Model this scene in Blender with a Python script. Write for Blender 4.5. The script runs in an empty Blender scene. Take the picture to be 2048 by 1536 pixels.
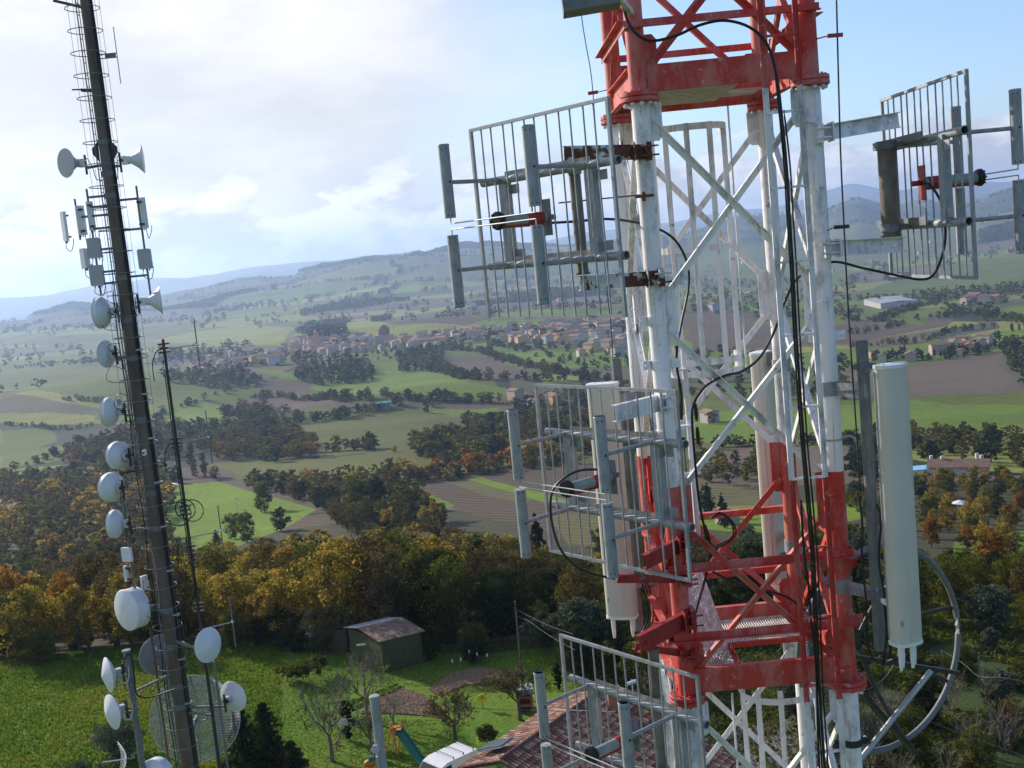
import bpy, bmesh, math, random
import numpy as np
from mathutils import Vector, Matrix

S = bpy.context.scene
COL = S.collection
random.seed(11)
RNG = np.random.default_rng(11)
PI = math.pi
# ------------------------------------------------------------------ camera
EYE = 28.6
PITCH, ROLL, FPX = math.radians(6.64), math.radians(5.5), 2250.0
cf = Vector((0, math.cos(PITCH), -math.sin(PITCH)))
cu0 = Vector((0, math.sin(PITCH), math.cos(PITCH)))
cr0 = Vector((1, 0, 0))
cr = cr0 * math.cos(ROLL) - cu0 * math.sin(ROLL)
cu = cu0 * math.cos(ROLL) + cr0 * math.sin(ROLL)
cam_data = bpy.data.cameras.new('camera')
cam = bpy.data.objects.new('camera', cam_data)
COL.objects.link(cam)
m = Matrix((cr, cu, -cf)).transposed().to_4x4()
m.translation = Vector((0, 0, EYE))
cam.matrix_world = m
cam_data.sensor_width = 36.0
cam_data.lens = 36.0 * FPX / 2048.0
cam_data.clip_start = 0.1
cam_data.clip_end = 80000
S.camera = cam

# ------------------------------------------------------------------ world, sun, exposure
SUN_AZ, SUN_EL = math.radians(-47), math.radians(24)
world = bpy.data.worlds.new('World'); S.world = world; world.use_nodes = True
nt = world.node_tree; N = nt.nodes; L = nt.links
for n in list(N): N.remove(n)
out = N.new('ShaderNodeOutputWorld'); bg = N.new('ShaderNodeBackground')
sky = N.new('ShaderNodeTexSky'); sky.sky_type = 'NISHITA'; sky.sun_disc = False
sky.sun_elevation = SUN_EL; sky.sun_rotation = SUN_AZ; sky.altitude = 250
sky.air_density = 1.0; sky.dust_density = .6; sky.ozone_density = 1.5
bg.inputs['Strength'].default_value = 0.10
tc = N.new('ShaderNodeTexCoord')
def wn(t, **kw):
    n = N.new(t)
    for k, v in kw.items(): setattr(n, k, v)
    return n
def wmath(op, a, b=None, c=None, clamp=False):
    n = wn('ShaderNodeMath', operation=op); n.use_clamp = clamp
    for i, v in enumerate((a, b, c)):
        if v is None: continue
        if isinstance(v, (int, float)): n.inputs[i].default_value = v
        else: L.new(v, n.inputs[i])
    return n.outputs[0]
def wmap(v, a, b, c, d, smooth=True):
    n = wn('ShaderNodeMapRange'); n.interpolation_type = 'SMOOTHSTEP' if smooth else 'LINEAR'
    L.new(v, n.inputs[0])
    for i, x in enumerate((a, b, c, d)): n.inputs[i + 1].default_value = x
    return n.outputs[0]
sep = wn('ShaderNodeSeparateXYZ'); L.new(tc.outputs['Generated'], sep.inputs[0])
dx, dy, dz = sep.outputs
az = wmath('ARCTAN2', dx, dy)                       # 0 ahead, + right (radians)
el = wmath('ARCSINE', dz)
def wnoise(sx, sy, scale, detail=6, rough=.55, off=(0, 0, 0), dist=0.0):
    cmb = wn('ShaderNodeCombineXYZ')
    L.new(wmath('MULTIPLY', az, sx), cmb.inputs[0]); L.new(wmath('MULTIPLY', el, sy), cmb.inputs[1])
    add = wn('ShaderNodeVectorMath', operation='ADD'); L.new(cmb.outputs[0], add.inputs[0]); add.inputs[1].default_value = off
    n = wn('ShaderNodeTexNoise'); n.inputs['Scale'].default_value = scale; n.inputs['Detail'].default_value = detail
    n.inputs['Roughness'].default_value = rough; n.inputs['Distortion'].default_value = dist
    L.new(add.outputs[0], n.inputs['Vector'])
    return n.outputs['Fac']
# thin high veil: heavy towards the sun side, thin to the right
veil_n = wnoise(1.0, 2.2, 3.2, 7, .55, (3.1, 1.7, 0))
veil_az = wmap(az, -0.30, 0.30, 1.0, -0.14)
veil_az = wmath('ADD', veil_az, wmath('MULTIPLY', wmath('SUBTRACT', veil_n, .5), 1.1))
veil = wmath('MULTIPLY', wmath('MULTIPLY', wmap(veil_az, 0.05, 0.75, 0.0, 0.96), wmap(el, 0.55, 1.0, 1.0, 0.3)), wmap(az, -2.2, -1.1, 0.25, 1.0))
# cumulus bank low over the horizon
cum_n = wnoise(1.0, 1.9, 15.0, 10, .55, (0.4, 0, 2.0), .15)
cum_b = wmath('MULTIPLY', wmap(el, 0.0, 0.018, 0.45, 1.0), wmap(el, 0.04, 0.085, 1.0, 0.0))
cum = wmath('MULTIPLY', wmap(wmath('ADD', cum_n, wmath('MULTIPLY', cum_b, .20)), 0.52, 0.60, 0.0, 1.0), wmap(el, 0.06, 0.105, 1.0, 0.0))
cshade = wnoise(1.0, 1.9, 15.0, 8, .55, (0.37, .028, 2.0), .15)
hor = wmap(el, -0.01, 0.11, 0.75, 0.0)
mixs = lambda fac, a, b: (lambda n: (L.new(fac, n.inputs[0]) if not isinstance(fac, float) else None,
                                     L.new(a, n.inputs[6]) if not isinstance(a, tuple) else setattr(n.inputs[6], 'default_value', a),
                                     L.new(b, n.inputs[7]) if not isinstance(b, tuple) else setattr(n.inputs[7], 'default_value', b), n.outputs[2])[-1])(wn('ShaderNodeMix', data_type='RGBA'))
glow = wmap(az, -0.75, 0.35, 1.0, 0.0)              # cloud is brighter near the sun
def wscale(col, f):
    n = wn('ShaderNodeVectorMath', operation='SCALE')
    if isinstance(col, tuple): n.inputs[0].default_value = col
    else: L.new(col, n.inputs[0])
    if isinstance(f, (int, float)): n.inputs['Scale'].default_value = f
    else: L.new(f, n.inputs['Scale'])
    return n.outputs[0]
hazec = wscale((1.0, 0.965, 0.95), wmap(az, -0.6, 0.4, 7.6, 6.0))
skyt = wn('ShaderNodeVectorMath', operation='MULTIPLY'); L.new(sky.outputs[0], skyt.inputs[0]); skyt.inputs[1].default_value = (1.28, 1.42, 1.62)
base = mixs(hor, skyt.outputs[0], hazec)
veilc = wscale((1.02, 1.0, 0.945), wmath('MULTIPLY', wmap(az, -0.6, 0.35, 9.4, 6.2), wmap(veil_n, .35, .65, .74, 1.10)))
s1 = mixs(veil, base, veilc)
cumc = wscale((1.0, 0.985, 0.98), wmath('MULTIPLY', wmap(az, -0.6, 0.45, 9.6, 8.4), wmap(cshade, .42, .60, 1.16, .66)))
s2 = mixs(wmath('MULTIPLY', cum, 0.95), s1, cumc)
tint = wn('ShaderNodeVectorMath', operation='MULTIPLY'); L.new(s2, tint.inputs[0]); tint.inputs[1].default_value = (1.01, .985, 1.0); L.new(tint.outputs[0], bg.inputs[0]); L.new(bg.outputs[0], out.inputs[0])

sd = bpy.data.lights.new('sun', 'SUN'); sd.energy = 5.0; sd.angle = math.radians(.6); sd.color = (1.0, .915, .80)
sun = bpy.data.objects.new('sun', sd); COL.objects.link(sun)
SUNV = Vector((math.sin(SUN_AZ) * math.cos(SUN_EL), math.cos(SUN_AZ) * math.cos(SUN_EL), math.sin(SUN_EL)))
sun.rotation_euler = SUNV.to_track_quat('Z', 'Y').to_euler()
S.view_settings.view_transform = 'Standard'; S.view_settings.look = 'None'
S.view_settings.exposure = 0.28; S.view_settings.gamma = 1.0; S.view_settings.use_curve_mapping = False
S.cycles.max_bounces = 6; S.cycles.diffuse_bounces = 3; S.cycles.glossy_bounces = 2; S.cycles.transmission_bounces = 3
S.cycles.volume_bounces = 1; S.cycles.transparent_max_bounces = 8
S.cycles.use_denoising = True
S.cycles.sample_clamp_indirect = 4.0

# ------------------------------------------------------------------ projection helpers
def ray(px, py):
    v = cf * FPX + cr * (px - 1024) + cu * (768 - py)
    return v.normalized()
def P(px, py, Y):
    r = ray(px, py); t = Y / r.y
    return Vector((r.x * t, Y, EYE + r.z * t))
def zrow(X, Y, py):
    """height on the plumb line through (X, Y) that is seen at image row py"""
    lo, hi = -60.0, 80.0
    for _ in range(50):
        mid = (lo + hi) / 2
        if proj((X, Y, mid))[1] > py: lo = mid
        else: hi = mid
    return (lo + hi) / 2
def proj(p):
    v = Vector(p) - Vector((0, 0, EYE))
    d = v.dot(cf)
    return 1024 + FPX * v.dot(cr) / d, 768 - FPX * v.dot(cu) / d
def proj_np(X, Y, Z):
    Zc = Z - EYE
    d = np.maximum(Y * cf.y + Zc * cf.z, 1e-3)
    u = X * cr.x + Y * cr.y + Zc * cr.z; w = X * cu.x + Y * cu.y + Zc * cu.z
    return 1024 + FPX * u / d, 768 - FPX * w / d

# ------------------------------------------------------------------ object helpers
def tag(o, label=None, cat=None, group=None, kind=None):
    if label: o['label'] = label
    if cat: o['category'] = cat
    if group: o['group'] = group
    if kind: o['kind'] = kind
    return o
def thing(name, loc, label, cat, group=None):
    o = bpy.data.objects.new(name, None); o.empty_display_size = .2
    COL.objects.link(o); o.location = loc
    return tag(o, label, cat, group)
def frame(d, hint=None):
    d = Vector(d).normalized()
    h = Vector(hint) if hint is not None else Vector((0, 0, 1))
    if abs(d.dot(h.normalized())) > .98: h = Vector((1, 0, 0)) if abs(d.x) < .9 else Vector((0, 1, 0))
    x = d.cross(h).normalized(); y = x.cross(d).normalized()
    return x, y, d
class MB:
    def __init__(s): s.v = []; s.f = []; s.mi = []; s.cur = 0
    def add(s, vs, fs):
        o = len(s.v); s.v += [tuple(v) for v in vs]
        for f in fs: s.f.append(tuple(i + o for i in f)); s.mi.append(s.cur)
    def box(s, c, sx, sy, sz, ax=None):
        c = Vector(c); X, Y, Z = ax if ax else (Vector((1, 0, 0)), Vector((0, 1, 0)), Vector((0, 0, 1)))
        vs = [c + X * (sx / 2 * a) + Y * (sy / 2 * b) + Z * (sz / 2 * e) for a in (-1, 1) for b in (-1, 1) for e in (-1, 1)]
        s.add(vs, [(0, 1, 3, 2), (4, 6, 7, 5), (0, 4, 5, 1), (2, 3, 7, 6), (0, 2, 6, 4), (1, 5, 7, 3)]); return s
    def beam(s, a, b, w, h, hint=None):
        a = Vector(a); b = Vector(b); x, y, d = frame(b - a, hint)
        s.box((a + b) / 2, w, h, (b - a).length, (x, y, d)); return s
    def angle(s, a, b, w, t, hint=None, flip=1):
        a = Vector(a); b = Vector(b); x, y, d = frame(b - a, hint); l = (b - a).length; c = (a + b) / 2
        s.box(c, w, t, l, (x, y, d)); s.box(c + x * (flip * (w - t) / 2) + y * (w / 2 + t * .01), t, w - t, l, (x, y, d)); return s
    def channel(s, a, b, h, w, t, hint=None, side=1):
        a = Vector(a); b = Vector(b); x, y, d = frame(b - a, hint); l = (b - a).length; c = (a + b) / 2
        s.box(c, t, h, l, (x, y, d))
        for k in (-1, 1): s.box(c + y * (k * (h - t) / 2) + x * (side * (w / 2 + t * .01)), w - t, t, l, (x, y, d))
        return s
    def tube(s, a, b, r, r2=None, n=12, cap=True):
        a = Vector(a); b = Vector(b); r2 = r if r2 is None else r2; x, y, d = frame(b - a)
        vs = []
        for p, q in ((a, r), (b, r2)):
            for i in range(n):
                t = 2 * PI * i / n; vs.append(p + x * (q * math.cos(t)) + y * (q * math.sin(t)))
        fs = [(i, n + i, n + (i + 1) % n, (i + 1) % n) for i in range(n)]
        if cap: fs += [tuple(range(n)), tuple(range(2 * n - 1, n - 1, -1))]
        s.add(vs, fs); return s
    def pipe(s, a, b, r, t=.006, n=20):
        s.tube(a, b, r, n=n, cap=False); s.tube(b, a, r - t, n=n, cap=False)
        a = Vector(a); b = Vector(b); x, y, d = frame(b - a)
        for p, sg in ((a, -1), (b, 1)):
            vs = []
            for q in (r, r - t):
                for i in range(n):
                    th = 2 * PI * i / n; vs.append(p + x * (q * math.cos(th)) + y * (q * math.sin(th)))
            s.add(vs, [(i, (i + 1) % n, n + (i + 1) % n, n + i) for i in range(n)])
        return s
    def poly(s, pts, r, n=8, closed=False, smooth=0):
        pts = [Vector(p) for p in pts]
        if smooth and len(pts) > 2:
            q = []
            m_ = len(pts)
            for i in range(m_ - (0 if closed else 1)):
                p0 = pts[(i - 1) % m_] if (closed or i > 0) else pts[0]; p1 = pts[i]; p2 = pts[(i + 1) % m_]
                p3 = pts[(i + 2) % m_] if (closed or i + 2 < m_) else pts[-1]
                for k in range(smooth):
                    t = k / smooth
                    q.append(.5 * ((2 * p1) + (p2 - p0) * t + (2 * p0 - 5 * p1 + 4 * p2 - p3) * t * t + (3 * p1 - p0 - 3 * p2 + p3) * t ** 3))
            if not closed: q.append(pts[-1])
            pts = q
        m_ = len(pts); vs = []; px_ = None
        rr = r if isinstance(r, (list, tuple)) else None
        for i, p in enumerate(pts):
            a = pts[(i - 1) % m_] if (closed or i > 0) else p; b = pts[(i + 1) % m_] if (closed or i < m_ - 1) else p
            d = (b - a).normalized() if (b - a).length > 1e-9 else Vector((0, 0, 1))
            if px_ is None: x, y, _ = frame(d)
            else:
                x = (px_ - d * px_.dot(d)); x = x.normalized() if x.length > 1e-6 else frame(d)[0]; y = d.cross(x)
            px_ = x
            q = rr[int(i * (len(rr) - 1) / max(1, m_ - 1))] if rr else r
            for k in range(n):
                t = 2 * PI * k / n; vs.append(p + x * (q * math.cos(t)) + y * (q * math.sin(t)))
        fs = []
        for i in range(m_ if closed else m_ - 1):
            j = (i + 1) % m_
            for k in range(n): fs.append((i * n + k, j * n + k, j * n + (k + 1) % n, i * n + (k + 1) % n))
        if not closed: fs += [tuple(range(n)), tuple(range(len(vs) - 1, len(vs) - n - 1, -1))]
        s.add(vs, fs); return s
    def ring(s, c, axis, R, r, n=32, k=8, a0=0, a1=2 * PI, xdir=None):
        x, y, d = frame(axis)
        if xdir is not None:
            x = Vector(xdir); x = (x - d * x.dot(d)).normalized(); y = d.cross(x)
        full = abs(a1 - a0 - 2 * PI) < 1e-6
        m_ = n if full else n + 1
        pts = [Vector(c) + x * (R * math.cos(a0 + (a1 - a0) * i / n)) + y * (R * math.sin(a0 + (a1 - a0) * i / n)) for i in range(m_)]
        return s.poly(pts, r, k, closed=full)
    def lathe(s, prof, org, axis, n=32, closed_ends=True):
        """prof: list of (radius, distance along axis)"""
        org = Vector(org); x, y, d = frame(axis); vs = []; fs = []; rows = []
        for (r, h) in prof:
            if r < 1e-6: rows.append((len(vs), 1)); vs.append(org + d * h)
            else:
                rows.append((len(vs), n))
                for i in range(n):
                    t = 2 * PI * i / n; vs.append(org + d * h + x * (r * math.cos(t)) + y * (r * math.sin(t)))
        for (a, na), (b, nb) in zip(rows, rows[1:]):
            for i in range(n):
                j = (i + 1) % n
                if na == 1 and nb == 1: continue
                if na == 1: fs.append((a, b + j, b + i))
                elif nb == 1: fs.append((a + i, a + j, b))
                else: fs.append((a + i, a + j, b + j, b + i))
        if closed_ends:
            if rows[0][1] > 1: fs.append(tuple(range(rows[0][0] + n - 1, rows[0][0] - 1, -1)))
            if rows[-1][1] > 1: fs.append(tuple(range(rows[-1][0], rows[-1][0] + n)))
        s.add(vs, fs); return s
    def prism(s, pts, h, up=None):
        """flat polygon pts extruded along vector h"""
        pts = [Vector(p) for p in pts]; h = Vector(h); n = len(pts)
        s.add(pts + [p + h for p in pts], [tuple(range(n - 1, -1, -1)), tuple(range(n, 2 * n))] + [(i, (i + 1) % n, n + (i + 1) % n, n + i) for i in range(n)]); return s
    def ball(s, c, r, n=10, sq=(1, 1, 1)):
        c = Vector(c); vs = []; fs = []
        for i in range(1, n):
            ph = PI * i / n
            for j in range(n * 2):
                th = PI * j / n; vs.append(c + Vector((r * sq[0] * math.sin(ph) * math.cos(th), r * sq[1] * math.sin(ph) * math.sin(th), r * sq[2] * math.cos(ph))))
        vs += [c + Vector((0, 0, r * sq[2])), c - Vector((0, 0, r * sq[2]))]; t = len(vs) - 2; w = n * 2
        for i in range(n - 2):
            for j in range(w): fs.append((i * w + j, (i + 1) * w + j, (i + 1) * w + (j + 1) % w, i * w + (j + 1) % w))
        for j in range(w): fs.append((t, j, (j + 1) % w)); fs.append((t + 1, (n - 2) * w + (j + 1) % w, (n - 2) * w + j))
        s.add(vs, fs); return s
    def mesh(s, name, org=(0, 0, 0), mats=(), smooth=True):
        me = bpy.data.meshes.new(name); o = Vector(org)
        me.from_pydata([(v[0] - o.x, v[1] - o.y, v[2] - o.z) for v in s.v], [], s.f)
        for mt in mats: me.materials.append(mt)
        if len(mats) > 1: me.polygons.foreach_set('material_index', s.mi)
        if smooth:
            me.polygons.foreach_set('use_smooth', [True] * len(me.polygons))
            me.update(); me.set_sharp_from_angle(angle=math.radians(38))
        me.update(); return me
    def build(s, name, mat, parent=None, label=None, org=None, smooth=True, cat=None, group=None, kind=None):
        mats = mat if isinstance(mat, (list, tuple)) else (mat,)
        o0 = Vector((0, 0, 0))
        if parent is not None:
            p = parent
            while p is not None: o0 = o0 + Vector(p.location); p = p.parent
        elif org is None and s.v:
            a = np.array(s.v); o0 = Vector(((a[:, 0].min() + a[:, 0].max()) / 2, (a[:, 1].min() + a[:, 1].max()) / 2, a[:, 2].min()))
        if org is not None: o0 = Vector(org)
        me = s.mesh(name, o0, mats, smooth)
        o = bpy.data.objects.new(name, me); COL.objects.link(o)
        if parent is not None: o.parent = parent
        else: o.location = o0
        return tag(o, label, cat, group, kind)
def np_mesh(name, V, F, mats, cols=None, mi=None, smooth=False):
    """V (n,3), F (m,k) numpy -> mesh, fast"""
    me = bpy.data.meshes.new(name); k = F.shape[1]
    me.vertices.add(len(V)); me.vertices.foreach_set('co', V.astype(np.float32).ravel())
    me.loops.add(F.size); me.loops.foreach_set('vertex_index', F.astype(np.int32).ravel())
    me.polygons.add(len(F)); me.polygons.foreach_set('loop_start', np.arange(0, F.size, k, dtype=np.int32))
    me.polygons.foreach_set('use_smooth', np.full(len(F), smooth))
    if mi is not None: me.polygons.foreach_set('material_index', mi.astype(np.int32))
    for mt in mats: me.materials.append(mt)
    if cols is not None:
        a = me.color_attributes.new('tint', 'FLOAT_COLOR', 'POINT')
        c = np.ones((len(V), 4), np.float32); c[:, :cols.shape[1]] = cols; a.data.foreach_set('color', c.ravel())
    me.update(calc_edges=True); return me
def link(name, me, loc=(0, 0, 0), parent=None, label=None, cat=None, group=None, kind=None):
    o = bpy.data.objects.new(name, me); COL.objects.link(o); o.location = loc
    if parent is not None: o.parent = parent
    return tag(o, label, cat, group, kind)

# ------------------------------------------------------------------ materials
class M:
    def __init__(s, name):
        s.m = bpy.data.materials.new(name); s.m.use_nodes = True; s.t = s.m.node_tree; s.n = s.t.nodes; s.l = s.t.links
        s.b = s.n['Principled BSDF']; s.out = s.n['Material Output']
        s.tc = s.n.new('ShaderNodeTexCoord')
    def noise(s, scale, detail=5, rough=.55, coord='Object', stretch=None, dist=0):
        n = s.n.new('ShaderNodeTexNoise'); n.inputs['Scale'].default_value = scale; n.inputs['Detail'].default_value = detail
        n.inputs['Roughness'].default_value = rough; n.inputs['Distortion'].default_value = dist
        v = s.tc.outputs[coord]
        if stretch:
            mp = s.n.new('ShaderNodeMapping'); mp.inputs['Scale'].default_value = stretch; s.l.new(v, mp.inputs[0]); v = mp.outputs[0]
        s.l.new(v, n.inputs['Vector']); return n.outputs['Fac']
    def ramp(s, fac, stops):
        r = s.n.new('ShaderNodeValToRGB'); s.l.new(fac, r.inputs[0]); e = r.color_ramp.elements
        while len(e) > 1: e.remove(e[0])
        e[0].position = stops[0][0]; c = stops[0][1]; e[0].color = (*c, 1) if not isinstance(c, float) else (c, c, c, 1)
        for p, c in stops[1:]:
            x = e.new(p); x.color = (*c, 1) if not isinstance(c, float) else (c, c, c, 1)
        return r.outputs[0]
    def mix(s, fac, a, b, mode='MIX'):
        n = s.n.new('ShaderNodeMix'); n.data_type = 'RGBA'; n.blend_type = mode
        for i, v in ((0, fac), (6, a), (7, b)):
            if isinstance(v, (int, float)): n.inputs[i].default_value = v
            elif isinstance(v, tuple): n.inputs[i].default_value = (*v, 1)
            else: s.l.new(v, n.inputs[i])
        return n.outputs[2]
    def math(s, op, a, b=0.0):
        n = s.n.new('ShaderNodeMath'); n.operation = op
        for i, v in enumerate((a, b)):
            if isinstance(v, (int, float)): n.inputs[i].default_value = v
            else: s.l.new(v, n.inputs[i])
        return n.outputs[0]
    def color(s, c):
        if isinstance(c, tuple): s.b.inputs['Base Color'].default_value = (*c, 1)
        else: s.l.new(c, s.b.inputs['Base Color'])
        return s
    def set(s, rough=.6, metal=0.0, spec=.4):
        for k, v in (('Roughness', rough), ('Metallic', metal), ('Specular IOR Level', spec)):
            if isinstance(v, (int, float)): s.b.inputs[k].default_value = v
            else: s.l.new(v, s.b.inputs[k])
        return s
    def bump(s, h, strength=.3, dist=.02):
        b = s.n.new('ShaderNodeBump'); b.inputs['Strength'].default_value = strength; b.inputs['Distance'].default_value = dist
        s.l.new(h, b.inputs['Height']); s.l.new(b.outputs[0], s.b.inputs['Normal']); return s
def plain(name, c, rough=.6, metal=0.0, var=.18, scale=6, spec=.4):
    k = M(name); n = k.noise(scale, 6, .6)
    lo = tuple(x * (1 - var) for x in c); hi = tuple(min(1, x * (1 + var)) for x in c)
    k.color(k.ramp(n, [(.3, lo), (.7, hi)])).set(rough, metal, spec); return k.m
# ------------------------------------------------------------------ terrain
def smooth01(t): t = np.clip(t, 0, 1); return t * t * (3 - 2 * t)
_lat = RNG.random((256, 256))
def vnoise(x, y):
    xi = np.floor(x).astype(int); yi = np.floor(y).astype(int); fx = smooth01(x - xi); fy = smooth01(y - yi)
    g = lambda a, b: _lat[a % 256, b % 256]
    return ((g(xi, yi) * (1 - fx) + g(xi + 1, yi) * fx) * (1 - fy) + (g(xi, yi + 1) * (1 - fx) + g(xi + 1, yi + 1) * fx) * fy) * 2 - 1
def px2az(px): r = ray(px, 505 - .0963 * (px - 1024)); return math.atan2(r.x, r.y)
_pd = np.array([0, 30, 82, 118, 186, 260, 350, 450, 550, 700, 900, 1200, 1600, 2200, 3000, 4000, 60000.])
_pz = -np.array([28.6, 28.6, 29.0, 38, 55, 66, 77, 86, 94, 101, 106, 108, 108, 112, 114, 104, 104.])
_lg = np.linspace(math.log(5), math.log(60000), 3000)
_zz = np.interp(np.exp(_lg), _pd, _pz); _k = np.hanning(41); _k /= _k.sum()
_zz = np.convolve(np.pad(_zz, 20, 'edge'), _k, 'valid')
_e1 = [(-600, -70), (0, -50), (160, -28), (330, -10), (500, 4), (600, 9), (700, 17), (780, 20), (840, 25), (930, 12), (1100, 0), (1300, 6), (1400, 12), (1500, 30), (1560, 22), (1620, 12), (1715, 42), (1780, 20), (1830, 27), (1900, 15), (1960, 22), (2048, 40), (2600, 30)]
_e2 = [(-600, 10), (0, 8), (200, 12), (350, 12), (520, 24), (620, 22), (700, 14), (1000, 16), (1300, 30), (1600, 42), (1700, 60), (1790, 40), (1900, 46), (2048, 42), (2600, 30)]
_a1 = np.array([px2az(p) for p, _ in _e1]); _v1 = np.array([e for _, e in _e1], float)
_a2 = np.array([px2az(p) for p, _ in _e2]); _v2 = np.array([e for _, e in _e2], float)
_ag = np.linspace(-3.2, 3.2, 6400); _hk = np.hanning(25); _hk /= _hk.sum()
_g1 = np.convolve(np.pad(np.interp(_ag, _a1, _v1), 12, 'edge'), _hk, 'valid'); _g1 = _g1 + (vnoise(_ag * 38 + 40, _ag * 0 + 3) * 5 + vnoise(_ag * 110 + 40, _ag * 0 + 8) * 2.2)
_g2 = np.convolve(np.pad(np.interp(_ag, _a2, _v2), 12, 'edge'), _hk, 'valid')
def edge_d(a): return np.interp(a, np.radians([-180, -60, -26, -19, -12, -3, 180]), [84, 100, 99, 95, 88, 82, 82])
def terr(X, Y):
    X = np.asarray(X, float); Y = np.asarray(Y, float)
    d = np.hypot(X, Y); a = np.arctan2(X, Y)
    de = d - (edge_d(a) - 82) * smooth01((d - 50) / 30) * (1 - smooth01((d - 150) / 350))
    z = np.interp(np.log(np.maximum(de, 5)), _lg, _zz)
    r1 = np.interp(a, _ag, _g1) / FPX * 6000 ; r2 = np.interp(a, _ag, _g2) / FPX * 13000
    z = z + (r1 - z) * smooth01((d - 3000) / 3000) * (d > 3000)
    z = np.where(d > 6000, r1 + (-230 - r1) * smooth01((d - 6000) / 2500), z)
    z = np.where(d > 8500, -230 + (r2 + 230) * smooth01((d - 8500) / 4500), z)
    z = np.where(d > 13000, r2 + (-500 - r2) * smooth01((d - 13000) / 3000), z)
    z = z + vnoise(X / 60 + 3, Y / 60 + 9) * 1.2 * smooth01((d - 110) / 200)
    z = z + vnoise(X / 230 + 33, Y / 230 + 5) * 5.5 * smooth01((d - 300) / 600)
    z = z + vnoise(X / 620 + 13, Y / 620 + 55) * 13 * smooth01((d - 700) / 1000)
    w = smooth01((d - 3000) / 1500) * (1 - .55 * smooth01((d - 5200) / 800) * smooth01((6800 - d) / 800))
    z = z + (vnoise(X / 1300 + 7, Y / 1300 + 71) * 52 + vnoise(X / 480 + 90, Y / 480 + 41) * 34 + vnoise(X / 190 + 9, Y / 190 + 141) * 9) * w
    z = z + 15 * np.exp(-(((X + 30) / 520) ** 2 + ((Y - 1720) / 130) ** 2)) + 12 * np.exp(-(((X + 360) / 170) ** 2 + ((Y - 1150) / 160) ** 2))
    # dome-shaped field in the middle distance
    z = z + 8 * np.exp(-(((X + 75) / 110) ** 2 + ((Y - 860) / 60) ** 2))
    return z + EYE
def ground(px, py, dmax=16000):
    """world point where the line of sight through a pixel meets the ground"""
    r = ray(px, py); h = math.hypot(r.x, r.y)
    d = np.exp(np.linspace(math.log(20), math.log(dmax), 1600))
    zz = EYE + r.z / h * d; g = terr(r.x / h * d, r.y / h * d)
    i = np.argmax(zz < g)
    if not (zz < g).any(): i = len(d) - 1
    if i > 0:
        a0, a1 = zz[i - 1] - g[i - 1], zz[i] - g[i]; t = a0 / (a0 - a1) if a0 != a1 else 0; dd = d[i - 1] + (d[i] - d[i - 1]) * t
    else: dd = d[0]
    X, Y = r.x / h * dd, r.y / h * dd
    return Vector((X, Y, float(terr(X, Y))))
def inside(px, py, poly):
    res = np.zeros(px.shape, bool); n = len(poly); j = n - 1
    for i in range(n):
        xi, yi = poly[i]; xj, yj = poly[j]
        if yi != yj: res ^= ((yi > py) != (yj > py)) & (px < (xj - xi) * (py - yi) / (yj - yi) + xi)
        j = i
    return res
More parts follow.
